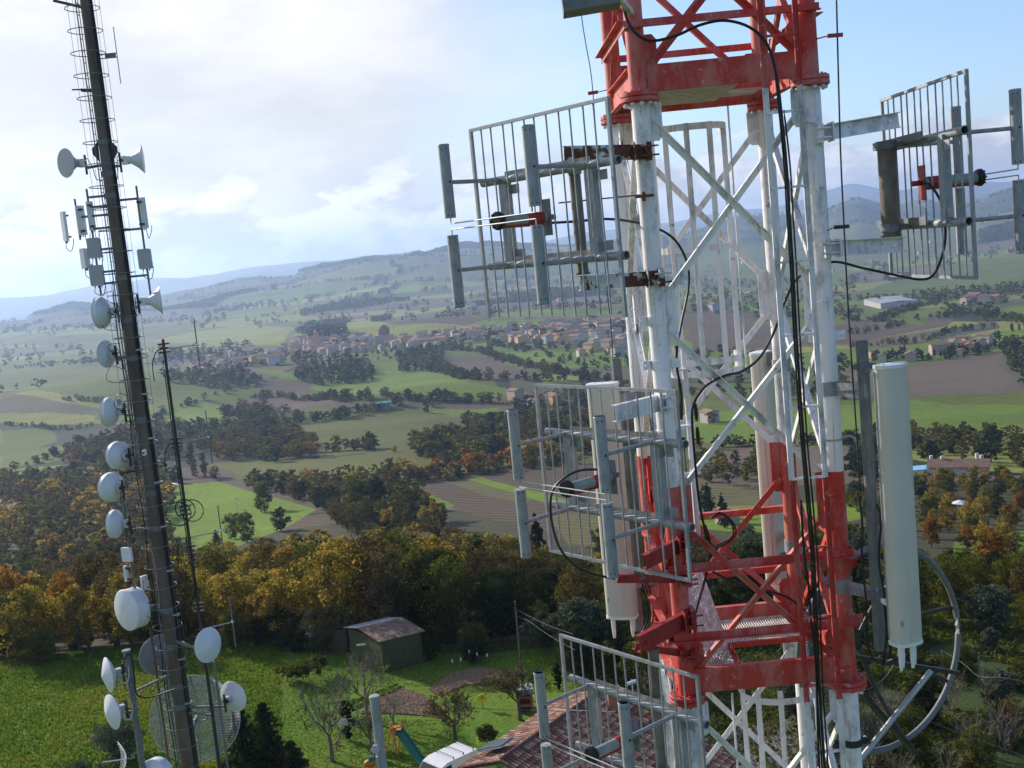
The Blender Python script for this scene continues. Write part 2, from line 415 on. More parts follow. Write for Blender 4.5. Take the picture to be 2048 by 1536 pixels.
# field colours (albedo) : name -> (r,g,b, kind) kind 0 grass, 1 ploughed, 2 wood floor, 3 vineyard
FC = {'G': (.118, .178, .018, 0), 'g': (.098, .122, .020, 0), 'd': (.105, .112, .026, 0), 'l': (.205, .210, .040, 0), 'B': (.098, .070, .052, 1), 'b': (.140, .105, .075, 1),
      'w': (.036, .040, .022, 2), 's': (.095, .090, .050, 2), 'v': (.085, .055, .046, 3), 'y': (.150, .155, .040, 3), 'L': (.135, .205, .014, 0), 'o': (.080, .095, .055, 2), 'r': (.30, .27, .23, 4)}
FIELDS = [
 ('d', [(0, 690), (260, 700), (430, 690), (560, 690), (600, 660), (640, 640), (500, 650), (250, 668), (0, 672)]),
 ('l', [(590, 655), (470, 648), (360, 668), (300, 680), (430, 690), (560, 692)]),
 ('B', [(350, 712), (420, 697), (480, 695), (560, 702), (470, 716), (400, 722)]),
 ('l', [(650, 655), (720, 640), (800, 650), (840, 664), (780, 672), (700, 676)]),
 ('l', [(800, 648), (900, 648), (960, 655), (900, 668), (830, 668)]),
 ('g', [(0, 742), (250, 727), (420, 735), (520, 760), (430, 790), (250, 800), (130, 783), (0, 760)]),
 ('d', [(0, 742), (240, 728), (260, 745), (120, 765), (0, 758)]),
 ('l', [(30, 788), (80, 780), (240, 805), (240, 820), (150, 812), (80, 800)]),
 ('s', [(0, 785), (120, 800), (240, 825), (240, 845), (150, 830), (0, 825)]),
 ('l', [(0, 828), (100, 823), (190, 830), (185, 842), (100, 850), (0, 842)]),
 ('w', [(0, 850), (300, 845), (640, 860), (640, 930), (300, 945), (120, 930), (0, 940)]),
 ('g', [(0, 862), (90, 852), (120, 880), (60, 905), (0, 905)]),
 ('g', [(0, 905), (140, 890), (130, 920), (60, 930), (0, 935)]),
 ('g', [(300, 800), (430, 770), (450, 780), (360, 815), (310, 822)]),
 ('B', [(480, 800), (560, 790), (640, 795), (700, 803), (850, 806), (1040, 800), (1100, 815), (1090, 822), (870, 820), (760, 812), (640, 815), (560, 828), (450, 830)]),
 ('B', [(510, 752), (560, 758), (640, 768), (640, 788), (560, 785), (510, 775)]),
 ('G', [(508, 735), (560, 738), (600, 750), (640, 750), (740, 728), (800, 718), (860, 740), (940, 765), (1040, 778), (1060, 790), (940, 798), (830, 790), (680, 792), (620, 780), (640, 768), (580, 757)]),
 ('B', [(880, 712), (960, 715), (1060, 740), (1040, 755), (950, 758), (880, 735)]),
 ('G', [(1000, 708), (1060, 702), (1140, 703), (1200, 715), (1170, 732), (1080, 728)]),
 ('G', [(930, 690), (980, 686), (1010, 697), (960, 706)]),
 ('l', [(1080, 748), (1150, 745), (1190, 755), (1150, 765), (1090, 765)]),
 ('d', [(580, 862), (660, 845), (740, 822), (860, 815), (930, 820), (1010, 817), (1020, 835), (960, 848), (930, 860), (960, 885), (860, 905), (780, 908), (640, 895)]),
 ('G', [(860, 818), (930, 820), (1000, 818), (1010, 834), (940, 838), (870, 828)]),
 ('d', [(420, 925), (640, 915), (860, 908), (960, 910), (880, 930), (700, 950), (560, 965), (430, 950)]),
 ('G', [(680, 935), (790, 925), (800, 930), (720, 945), (670, 948)]),
 ('B', [(300, 940), (420, 930), (470, 945), (480, 965), (380, 972), (300, 965)]),
 ('L', [(330, 972), (440, 962), (520, 985), (625, 1022), (560, 1060), (460, 1100), (330, 1110)]),
 ('v', [(770, 972), (1030, 935), (1330, 915), (1330, 1010), (1150, 1075), (980, 1040), (880, 1010)]),
 ('G', [(790, 985), (850, 985), (900, 1010), (880, 1020)]),
 ('y', [(900, 962), (960, 955), (1090, 985), (1030, 1002), (960, 990)]),
 ('L', [(938, 955), (965, 952), (1160, 1008), (1100, 1010)]),
 ('y', [(1080, 1030), (1200, 1020), (1290, 1050), (1200, 1100), (1130, 1090)]),
 # right side
 ('g', [(1380, 500), (1700, 480), (1700, 560), (1380, 560)]),
 ('d', [(1650, 470), (1960, 450), (1960, 505), (1650, 540)]),
 ('g', [(1680, 600), (1760, 570), (1850, 545), (2048, 505), (2200, 500), (2200, 575), (1960, 590), (1780, 600)]),
 ('G', [(1720, 618), (1850, 600), (1950, 590), (1940, 605), (1800, 617)]),
 ('l', [(1800, 620), (2048, 580), (2200, 570), (2200, 583), (1900, 610)]),
 ('G', [(1960, 625), (2060, 607), (2200, 600), (2200, 640), (2040, 645)]),
 ('B', [(1380, 640), (1640, 660), (1700, 640), (1900, 630), (1900, 650), (1700, 690), (1380, 705)]),
 ('g', [(1720, 640), (1830, 618), (1860, 632), (1840, 650), (1760, 650)]),
 ('b', [(1690, 690), (1900, 655), (1930, 668), (1800, 690), (1700, 705)]),
 ('G', [(1690, 700), (1800, 690), (1900, 690), (1800, 712), (1690, 720)]),
 ('o', [(1840, 665), (1990, 640), (2000, 655), (1880, 680)]),
 ('G', [(1960, 668), (2060, 655), (2060, 668), (1980, 680)]),
 ('b', [(1690, 735), (1820, 735), (1920, 715), (2000, 700), (2010, 740), (2060, 780), (2048, 785), (1960, 797), (1820, 795), (1690, 800)]),
 ('s', [(2000, 700), (2200, 690), (2200, 790), (2060, 780), (2010, 740)]),
 ('g', [(1820, 797), (2060, 786), (2200, 785), (2200, 815), (2000, 812), (1880, 815)]),
 ('G', [(1380, 832), (1500, 815), (1690, 812), (1820, 800), (1900, 812), (2050, 812), (2200, 810), (2200, 868), (2020, 860), (1940, 868), (1840, 860), (1690, 868), (1560, 882), (1380, 888)]),
 ('b', [(1380, 902), (1500, 895), (1760, 895), (1760, 925), (1500, 935), (1380, 925)]),
 ('b', [(1730, 900), (1760, 895), (1780, 905), (1760, 915)]),
 ('y', [(1390, 975), (1440, 970), (1520, 985), (1520, 1015), (1440, 1025), (1390, 1015)]),
 ('L', [(1390, 1015), (1520, 1015), (1700, 1005), (1740, 1010), (1720, 1040), (1560, 1075), (1390, 1060)]),
 ('G', [(1900, 1085), (2060, 1060), (2200, 1060), (2200, 1160), (2040, 1150), (1900, 1130)]),
 ('s', [(0, 965), (330, 955), (330, 1120), (0, 1130)]),
 ('s', [(1840, 1120), (1950, 1110), (2200, 1160), (2200, 1280), (1990, 1250), (1860, 1200)]),
]
def patchwork(X, Y, s=260.0, seed=0):
    """jittered cell pattern: returns cell hash and distance to the border"""
    gx = X / s; gy = Y / (s * .75); xi = np.floor(gx).astype(int); yi = np.floor(gy).astype(int)
    f1 = np.full(X.shape, 9.); f2 = np.full(X.shape, 9.); h1 = np.zeros(X.shape)
    for i in (-1, 0, 1):
        for j in (-1, 0, 1):
            a, b = (xi + i + seed) % 256, (yi + j + seed * 3) % 256
            ddx = xi + i + .5 + .42 * (2 * _lat[a, b] - 1) - gx; ddy = yi + j + .5 + .42 * (2 * _lat[b, (a + 77) % 256] - 1) - gy
            dd = np.abs(ddx) * .6 + np.abs(ddy) * .6 + .5 * np.hypot(ddx, ddy)
            new = dd < f1; f2 = np.where(new, f1, np.minimum(f2, dd)); h1 = np.where(new, _lat[(a + 31) % 256, (b + 9) % 256], h1); f1 = np.where(new, dd, f1)
    return h1, (f2 - f1) * s
_pal = [(.0, 'g'), (.20, 'l'), (.34, 'B'), (.47, 'd'), (.63, 'w'), (.70, 'G'), (.86, 'b'), (.93, 's')]
def field_cols(X, Y, Z):
    d = np.hypot(X, Y); C = np.zeros((len(X), 4), np.float32)
    h, e = patchwork(X, Y, 250., 5); h2, e2 = patchwork(X + 900, Y, 520., 17); hi = d > 3300
    h = np.where(hi, h2, h); e = np.where(hi, e2 , e)
    for lo, k in _pal: C[h >= lo] = FC[k]
    far = smooth01((d - 3600) / 1600)[:, None]
    mott = (vnoise(X / 330 + 5, Y / 330) + .7 * vnoise(X / 120, Y / 120 + 7))[:, None]
    C[:, :3] = C[:, :3] * (1 - .84 * far) + np.where(mott > .15, np.array([.080, .086, .052]), np.array([.026, .032, .026])) * (.84 * far)
    w = e < np.where(hi, 22, 9); C[w] = FC['w']
    px, py = proj_np(X, Y, Z)
    px = px + vnoise(X / 25, Y / 25) * 3 + vnoise(X / 90, Y / 90) * 12; py = py + vnoise(X / 25 + 50, Y / 25) * 1.2 + vnoise(X / 80 + 9, Y / 80) * 3.5
    ok = (Y > 20) & (d > 120) & (d < 6500)
    for k, poly in FIELDS:
        xs = [p[0] for p in poly]; ys = [p[1] for p in poly]
        c = ok & (px > min(xs)) & (px < max(xs)) & (py > min(ys)) & (py < max(ys)); idx = np.nonzero(c)[0]
        C[idx[inside(px[idx], py[idx], poly)]] = FC[k]
    # the floor of the near wood and the garden round the tower
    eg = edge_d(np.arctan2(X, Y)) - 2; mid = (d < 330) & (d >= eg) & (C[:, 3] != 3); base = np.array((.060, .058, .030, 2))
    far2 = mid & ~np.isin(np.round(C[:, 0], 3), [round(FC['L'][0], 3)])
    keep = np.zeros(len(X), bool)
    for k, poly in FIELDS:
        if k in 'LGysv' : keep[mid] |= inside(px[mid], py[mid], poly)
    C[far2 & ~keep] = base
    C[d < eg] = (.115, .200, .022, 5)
    rough = (d < 92) & (X > 9) & (Y > 8); C[rough] = (.050, .075, .022, 2)
    return C
az_in = np.linspace(math.radians(-31), math.radians(31), 930)
az_out = np.concatenate([np.linspace(math.radians(-180), math.radians(-31.4), 60), az_in, np.linspace(math.radians(31.4), math.radians(176), 58)])
dist = np.concatenate([[2.0, 8, 14, 20], np.exp(np.linspace(math.log(26), math.log(400), 520)), np.exp(np.linspace(math.log(402.5), math.log(17500), 620))])
na, nd = len(az_out), len(dist)
A, D = np.meshgrid(az_out, dist)
X = (np.sin(A) * D).ravel(); Y = (np.cos(A) * D).ravel(); Z = terr(X, Y)
V = np.stack([X, Y, Z], 1); V = np.vstack([V, [[0, 0, float(terr(0, 0))]]])
i = np.arange(nd - 1)[:, None] * na; j = np.arange(na)[None, :]; jn = (j + 1) % na
F = np.stack([i + j, i + na + j, i + na + jn, i + jn], -1).reshape(-1, 4)[:, ::-1]
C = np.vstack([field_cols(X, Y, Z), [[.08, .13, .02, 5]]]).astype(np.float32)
k = M('ground')
at = k.n.new('ShaderNodeVertexColor'); at.layer_name = 'tint'
n1 = k.noise(.012, 6, .6); n2 = k.noise(.35, 6, .65); n3 = k.noise(4.0, 5, .7)
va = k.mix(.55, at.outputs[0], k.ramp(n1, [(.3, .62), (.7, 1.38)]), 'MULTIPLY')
va = k.mix(.60, va, k.ramp(n2, [(.3, .55), (.7, 1.4)]), 'MULTIPLY')
va = k.mix(.45, va, k.ramp(n3, [(.3, .5), (.7, 1.5)]), 'MULTIPLY')
# rows of ploughing and of vines on the fields whose kind says so
wv = k.n.new('ShaderNodeTexWave'); wv.bands_direction = 'DIAGONAL'; wv.inputs['Scale'].default_value = .11; wv.inputs['Distortion'].default_value = 2.5; wv.inputs['Detail'].default_value = 2
k.l.new(k.tc.outputs['Object'], wv.inputs['Vector'])
kind = at.outputs['Alpha']
isv = k.math('COMPARE', kind, 3.0); isv.node.inputs[2].default_value = .4
va = k.mix(k.math('MULTIPLY', isv, .6), va, k.mix(wv.outputs['Fac'], (.045, .030, .022), (.13, .105, .060)))
isp = k.math('COMPARE', kind, 1.0); isp.node.inputs[2].default_value = .4
va = k.mix(k.math('MULTIPLY', isp, .3), va, k.mix(wv.outputs['Fac'], (.07, .05, .035), (.15, .11, .08)))
isg = k.math('COMPARE', kind, 5.0); isg.node.inputs[2].default_value = .4
yel = k.ramp(k.noise(.09, 5, .6), [(.40, (.090, .195, .016)), (.55, (.135, .200, .020)), (.68, (.175, .165, .035))])
va = k.mix(k.math('MULTIPLY', isg, .6), va, k.mix(.6, yel, k.ramp(n3, [(.3, .45), (.7, 1.5)]), 'MULTIPLY'))
k.color(va).set(.95, 0, .15).bump(k.math('ADD', n3, k.math('MULTIPLY', n2, 3.0)), .7, .12)
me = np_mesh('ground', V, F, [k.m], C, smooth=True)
# close the middle of the sheet
gnd = link('ground', me, kind='structure')
bm = bmesh.new(); bm.from_mesh(me); bm.verts.ensure_lookup_table()
cv = bm.verts[len(V) - 1]
for q in range(na): 
    try: bm.faces.new((cv, bm.verts[(q + 1) % na], bm.verts[q])).smooth = True
    except ValueError: pass
bm.to_mesh(me); bm.free()

# ------------------------------------------------------------------ haze
hz = M('haze'); hz.n.remove(hz.b)
pv = hz.n.new('ShaderNodeVolumePrincipled'); pv.inputs['Color'].default_value = (.50, .68, 1.0, 1)
HAZE = 1.1e-4
pv.inputs['Density'].default_value = HAZE; pv.inputs['Anisotropy'].default_value = .45
hz.l.new(pv.outputs[0], hz.out.inputs['Volume'])
b = MB(); b.box((0, 0, (460 - 570) / 2), 36600, 36600, 1030)
hzo = b.build('haze', hz.m, kind='stuff', smooth=False); hzo.display_type = 'WIRE'
# ------------------------------------------------------------------ metal and paint
def galv(name, c=(.32, .34, .36), rough=.55, metal=.35, dirt=.45):
    k = M(name); a = k.noise(7, 8, .65); b_ = k.noise(34, 4, .6, stretch=(1, 1, .25))
    d = tuple(x * (1 - dirt) for x in c); h = tuple(min(1, x * 1.25) for x in c)
    col = k.mix(.5, k.ramp(a, [(.32, d), (.52, c), (.72, h)]), k.ramp(b_, [(.3, d), (.7, h)]))
    k.color(col).set(k.ramp(a, [(.3, rough - .1), (.7, min(1, rough + .2))]), metal, .4).bump(b_, .15, .004); return k.m
MG = galv('galvanised_steel'); MGD = galv('dull_galvanised', (.19, .20, .21), .62, .25); MGL = galv('bright_galvanised', (.40, .42, .44), .42, .5, .25)
MK = plain('black_rubber', (.012, .012, .013), .45, 0, .3)
MKM = plain('dark_metal', (.05, .048, .045), .5, .4, .3)
MW = plain('white_plastic', (.72, .73, .74), .35, 0, .06, 3)
MDISH = plain('dish_white', (.66, .68, .71), .38, 0, .08, 2.5)
MDG = plain('dish_grey', (.42, .43, .45), .45, 0, .1, 2.5)
k = M('cream_radome'); a = k.noise(5, 6, .6, stretch=(1, 1, .12)); b_ = k.noise(1.5, 5); k.color(k.mix(k.ramp(a, [(.5, 0.0), (.75, .55)]), k.ramp(b_, [(.3, (.53, .50, .44)), (.7, (.62, .58, .50))]), (.40, .38, .32))).set(.42, 0, .4); MCREAM = k.m
MRU = plain('rusty_steel', (.14, .075, .045), .8, .1, .4, 14)
MRB = plain('primer_red', (.30, .030, .028), .5, 0, .35, 18)
MGB = plain('grey_green_tube', (.26, .31, .31), .45, .1, .2, 10)
def post_mat():
    k = M('weathered_post'); a = k.noise(5, 8, .65, stretch=(1, 1, .4)); b_ = k.noise(60, 3)
    k.color(k.ramp(a, [(.3, (.10, .075, .055)), (.5, (.17, .145, .12)), (.7, (.25, .235, .21))])).set(.75, .1, .3).bump(b_, .15, .003); return k.m
MPOST = post_mat()
# tower band heights: everything is tied to the upper flange ring
YF = 11.0
cFL = P(1279, 198, YF); cFR = P(1620, 160, YF)
ZT = (cFL.z + cFR.z) / 2
def depth_for(px, py, z):
    r = ray(px, py); return (z - EYE) / r.z * r.y
YB = (depth_for(1234, 243, ZT) + depth_for(1527, 208, ZT)) / 2
cBL = P(1234, 243, YB); cBR = P(1527, 208, YB)
LEG = {'FL': Vector((cFL.x, YF, 0)), 'FR': Vector((cFR.x, YF, 0)), 'BL': Vector((cBL.x, YB, 0)), 'BR': Vector((cBR.x, YB, 0))}
ZC = zrow(LEG['FL'].x, YF, 972)
print('tower', LEG, 'flange z', ZT - EYE, 'colour change', ZC - EYE, 'back depth', YB)
def paint_mat():
    k = M('tower_paint'); sp = k.n.new('ShaderNodeSeparateXYZ'); k.l.new(k.tc.outputs['Object'], sp.inputs[0])
    z = k.math('ADD', sp.outputs[2], k.math('MULTIPLY', k.math('SUBTRACT', k.noise(9, 3), .5), .02))
    a = k.noise(3.2, 9, .68, stretch=(1, 1, .45)); c = k.noise(17, 6, .7); st = k.noise(26, 5, .6, stretch=(1, 1, .07))
    white = k.mix(k.ramp(a, [(.50, 0.0), (.63, .9)]), (.82, .80, .81), k.ramp(c, [(.35, (.25, .28, .30)), (.65, (.52, .54, .55))]))
    white = k.mix(k.ramp(k.noise(6, 10, .8), [(.61, 0.0), (.64, .95)]), white, (.19, .21, .22))
    white = k.mix(k.ramp(st, [(.56, 0.0), (.68, .6)]), white, (.35, .30, .25))
    white = k.mix(k.ramp(k.noise(2.1, 10, .72, stretch=(1, 1, .5)), [(.66, 0.0), (.70, .9)]), white, k.ramp(c, [(.3, (.10, .045, .028)), (.7, (.28, .16, .10))]))
    red = k.mix(k.ramp(a, [(.46, 0.0), (.58, .75)]), (.50, .052, .038), (.56, .20, .17))
    red = k.mix(k.ramp(k.noise(8, 9, .75), [(.60, 0.0), (.65, .8)]), red, (.56, .40, .38))
    red = k.mix(k.ramp(c, [(.25, .45), (.45, 0.0)]), red, (.40, .035, .028))
    def gt(lim): return k.math('GREATER_THAN', z, lim)
    # red above ZT, white to ZC, red to ZT-6, white to ZT-12, red to ZT-18, white below
    f = gt(ZT - .055); f = k.math('ADD', f, k.math('SUBTRACT', gt(ZT - 6.06), gt(ZC))); f = k.math('ADD', f, k.math('SUBTRACT', gt(ZT - 18), gt(ZT - 12)))
    k.color(k.mix(f, white, red)).set(k.ramp(c, [(.3, .42), (.7, .7)]), 0, .35).bump(c, .22, .004); return k.m
MT = paint_mat()
TOWC = (LEG['FL'] + LEG['FR'] + LEG['BL'] + LEG['BR']) / 4
tower = thing('lattice_tower', (TOWC.x, TOWC.y, 0), 'red and white painted square steel lattice tower in the foreground', 'tower')
RL = .090
MGRATE = plain('grating_paint', (.66, .60, .60), .6, 0, .35, 9)
def at(cn, z): v = LEG[cn].copy(); v.z = z; return v
def section(zt, detail=True, zmax=None):
    zb = zt - 6.0
    for cn in LEG:
        mb = MB(); top = zt if zmax is None else zmax
        mb.tube(at(cn, zb + .03), at(cn, top - .03), RL, n=28)
        lg = mb.build('leg', MT, tower)
        fl = MB(); fl.lathe([(RL, 0), (.178, 0), (.183, .006), (.183, .036), (.178, .042), (RL, .04)], at(cn, zb + .005), (0, 0, 1), 32, False)
        fl.lathe([(RL, 0), (.178, 0), (.183, .006), (.183, .036), (.178, .042), (RL, .04)], at(cn, zb - .043), (0, 0, 1), 32, False)
        if detail:
            for q in range(10):
                t = 2 * PI * (q + .5) / 10; c = at(cn, zb) + Vector((.142 * math.cos(t), .142 * math.sin(t), 0))
                fl.tube(c - Vector((0, 0, .085)), c + Vector((0, 0, .065)), .013, n=6); fl.tube(c - Vector((0, 0, .075)), c - Vector((0, 0, .043)), .022, n=6)
        fl.build('flange', MT, lg)
    for a, b_ in (('FL', 'FR'), ('BL', 'BR'), ('FL', 'BL'), ('FR', 'BR')):
        A_, B_ = LEG[a], LEG[b_]; u = (B_ - A_).normalized(); nrm = Vector((u.y, -u.x, 0))
        if (A_ + B_).xy.length and nrm.dot((A_ + B_) / 2 - TOWC) < 0: nrm = -nrm
        def pt(cn, z, inn=.12, off=0):
            s_ = 1 if cn == a else -1
            v = at(cn, z) + u * (s_ * inn); return v + nrm * off
        for i, (z1, z2) in enumerate(((.25, 1.92), (2.28, 3.86), (4.22, 5.75))):
            if zmax is not None and zt - z2 > zmax: continue
            for q, (c1, c2, off) in enumerate(((a, b_, .012), (b_, a, -.028))):
                p1, p2 = pt(c1, zt - z1, .10, off), pt(c2, zt - z2, .10, off)
                if zmax is not None and p1.z > zmax:
                    t = (p1.z - zmax) / (p1.z - p2.z); p1 = p1.lerp(p2, t)
                MB().angle(p1, p2, .065, .009, nrm, 1 if q else -1).build('diagonal_brace', MT, tower, smooth=False)
        # gusset plates, one either side of each node
        for zc, hh in ((.22, .40), (2.10, .56), (4.05, .66), (5.62, .40)):
            if zmax is not None and zt - zc > zmax: continue
            for cn in (a, b_):
                g = MB(); s_ = 1 if cn == a else -1; w = .20; c = at(cn, zt - zc)
                p = [c + u * (s_ * (RL - .01)) + Vector((0, 0, -hh / 2)), c + u * (s_ * (w - .04)) + Vector((0, 0, -hh / 2)), c + u * (s_ * w) + Vector((0, 0, -hh / 2 + .05)),
                     c + u * (s_ * w) + Vector((0, 0, hh / 2 - .05)), c + u * (s_ * (w - .04)) + Vector((0, 0, hh / 2)), c + u * (s_ * (RL - .01)) + Vector((0, 0, hh / 2))]
                g.prism([x + nrm * .000 for x in p], nrm * .009)
                for bz in (-.3, 0, .3):
                    bc = c + u * (s_ * .15) + Vector((0, 0, hh * bz)) + nrm * .02; g.tube(bc - nrm * .04, bc + nrm * .012, .011, n=6)
                if detail: g.build('gusset_plate', MT, tower, smooth=False)
        # guard rails and the deep edge beam of the platform
        if True:
            for zz in (4.62, 5.33):
                if zmax is not None and zt - zz > zmax: continue
                ext = .10 if nrm.y < 0 or zz < 5 else -.02
                MB().angle(pt(a, zt - zz, -ext, .05 + RL * .6), pt(b_, zt - zz, -ext, .05 + RL * .6), .075, .008, nrm).build('guard_rail', MT, tower, smooth=False)
            mb = MB(); mb.channel(pt(a, zb + .17, .085, .03), pt(b_, zb + .17, .085, .03), .25, .07, .009, (0, 0, 1), -1)
            mb.build('edge_beam', MT, tower, smooth=False)
    # grating of the platform: back strip and left strip, with an opening in the middle
    gr = MB(); z = zb + .15; x0, x1 = LEG['BL'].x + .12, LEG['BR'].x - .1; yb_, yf_ = YB - .08, YF + .10
    def grate(xa, xb, ya, yb2, step):
        q = xa
        while q < xb: gr.box((q, (ya + yb2) / 2, z), .006, yb2 - ya, .032); q += step
        q = ya
        while q < yb2: gr.box(((xa + xb) / 2, q, z + .001), xb - xa, .008, .02); q += .13
        gr.box(((xa + xb) / 2, ya, z), xb - xa, .012, .045); gr.box(((xa + xb) / 2, yb2, z), xb - xa, .012, .045)
    grate(x0, x1, YB - .78, yb_, .028); grate(x0, x0 + .50, yf_, YB - .80, .028)
    gr.build('platform_grating', MGRATE, tower, smooth=False)
    pb = MB(); pb.angle(Vector((x0, YB - .80, z - .03)), Vector((x1, YB - .80, z - .03)), .06, .008); pb.angle(Vector((x0 + .52, yf_, z - .03)), Vector((x0 + .52, YB - .8, z - .03)), .06, .008)
    pb.build('platform_joist', MT, tower, smooth=False)
section(ZT + 6, True, zmax=ZT + 3.2)
section(ZT); section(ZT - 6)
for q in (2, 3): section(ZT - 6 * q, False)
# concrete foot
MB().box((TOWC.x, TOWC.y, .2), 2.9, 3.1, 1.2).build('footing', plain('concrete', (.33, .32, .30), .9), tower, smooth=False)
# bottom plate seen under the upper platform: a timber-coloured sheet on the left half
sheet = MB(); sheet.box(((LEG['BL'].x + .1 + LEG['BR'].x - .55) / 2, (YF + YB) / 2, ZT + .10), LEG['BR'].x - .55 - LEG['BL'].x - .1, YB - YF - .2, .014)
sheet.build('deck_sheet', plain('deck_underside', (.42, .38, .32), .8, 0, .3, 9), tower, smooth=False)
# ladder cages inside the tower
def cage(pxc, pyc, Yc, R, zs, vx, z0, z1, cl=None):
    c = P(pxc, pyc, Yc)
    for z in zs:
        mb = MB(); pts = []
        for q in range(17):
            t = PI * q / 16; pts.append(Vector((c.x - R * math.cos(t), c.y - R * .9 * math.sin(t) ** .8, z)))
        pts = [Vector((c.x - R, c.y + .3, z))] + pts + [Vector((c.x + R, c.y + .3, z))]
        for a_, b2 in zip(pts, pts[1:]): mb.beam(a_, b2 + (b2 - a_).normalized() * .004, .07, .006, (b2 - a_).cross(Vector((0, 0, 1))))
        mb.build('cage_hoop', MT, tower, smooth=False)
    for v in vx:
        t = PI * v; p = Vector((c.x - (R - .012) * math.cos(t), c.y - (R * .9 - .012) * math.sin(t) ** .8, 0))
        mb = MB(); mb.beam((p.x, p.y, z0), (p.x, p.y, z1), .058, .007, (0, 1, 0)); mb.build('cage_strap', MT, tower, smooth=False)
cg = P(1383, 400, 12.2)
zA = zrow(cg.x, 12.0, 255); zB = zrow(cg.x, 12.0, 497); zC2 = zrow(cg.x, 12.0, 722); zD = zrow(cg.x, 12, 745)
cage(1383, 400, 12.25, .40, (zA, zB, zC2, zD), (0.02, .25, .45, .66, .98), zD - .04, zA + .04)
cg2 = P(1560, 1420, 11.9)
cage(1560, 1420, 12.0, .42, (ZT - 6.42, ZT - 7.6, ZT - 8.8), (0.02, .25, .45, .66, .98), ZT - 8.9, ZT - 6.3)
MB().tube(P(1455, 205, 12.0), (P(1455, 205, 12.0).x, 12.0, zrow(P(1455, 205, 12).x, 12, 735)), .010, n=8).build('guide_rod', MT, tower)
MB().tube((P(1465, 1400, 11.7).x, 11.7, ZT - 6.3), (P(1465, 1400, 11.7).x, 11.7, ZT - 10), .012, n=8).build('guide_rod', MT, tower)
# open hatch leaning over the lower platform
h = MB(); hb, ht = P(1470, 1330, 11.9), P(1402, 1142, 12.1); hx = (P(1430, 1345, 11.55) - P(1470, 1330, 11.9)).normalized()
wv_ = Vector((-.27, -.50, 0)); hd = (ht - hb); 
for q in range(9): h.beam(hb + wv_ * (q / 8), hb + hd + wv_ * (q / 8), .012, .035, wv_)
for q in range(12): h.beam(hb + hd * (q / 11), hb + hd * (q / 11) + wv_, .010, .02, hd)
h.build('hatch_panel', MGRATE, tower, smooth=False)
# cable ladder on the front face
YL = YF - .26
xl, xr = P(1560, 620, YL).x, P(1628, 620, YL).x
rl = MB()
for x in (xl, xr): MB().channel((x, YL, ZT + 3.2), (x, YL, ZT - 16), .052, .026, .005, (1, 0, 0), 1).build('cable_ladder_rail', MT, tower, smooth=False)
zr = zrow(xl, YL, 526)
for q in range(-5, 24):
    z = zr - .70 * q
    if z < ZT + 3.1: MB().beam((xl - .005, YL - .012, z), (xr + .005, YL - .012, z), .03, .022).build('cable_ladder_rung', MT, tower, smooth=False)
for z in (ZT - .4, ZT - 2.1, ZT - 4.0, ZT - 5.8, ZT - 7.9, ZT + 1.6): MB().beam((xr, YL + .02, z), (LEG['FR'].x, YF - RL, z), .05, .006).build('ladder_stay', MT, tower, smooth=False)
# clamp collars with bolts on the legs
def collar(cn, py, mat=MT, w=.075, h_=.09, ext=.12, dirx=1, par=tower, name='leg_collar'):
    z = zrow(LEG[cn].x, LEG[cn].y, py); mb = MB(); c = at(cn, z)
    mb.lathe([(RL + .001, 0), (RL + .012, 0), (RL + .012, h_), (RL + .001, h_)], c - Vector((0, 0, h_ / 2)), (0, 0, 1), 28, False)
    for sx in (-1, 1):
        mb.box(c + Vector((sx * (RL + .05), -.02, 0)), .085, .012, h_); mb.tube(c + Vector((sx * (RL + .06), -.06, 0)), c + Vector((sx * (RL + .06), .05, 0)), .014, n=6)
    mb.build(name, mat, par)
collar('FL', 728); collar('FR', 672); collar('FL', 1008); collar('FR', 1128); collar('BL', 820)
hc = P(1812, 825, 10.9)
mb = MB(); c = at('FR', zrow(LEG['FR'].x, YF, 880)); mb.lathe([(RL + .002, 0), (RL + .006, 0), (RL + .006, .02), (RL + .002, .02)], c, (0, 0, 1), 24, False)
mb.poly([c + Vector((RL, -.02, .01)), c + Vector((RL + .07, -.03, .03)), c + Vector((RL + .13, -.03, -.02)), c + Vector((RL + .14, -.03, -.12))], .012, 8, smooth=5); mb.build('strap_hook', MGL, tower)

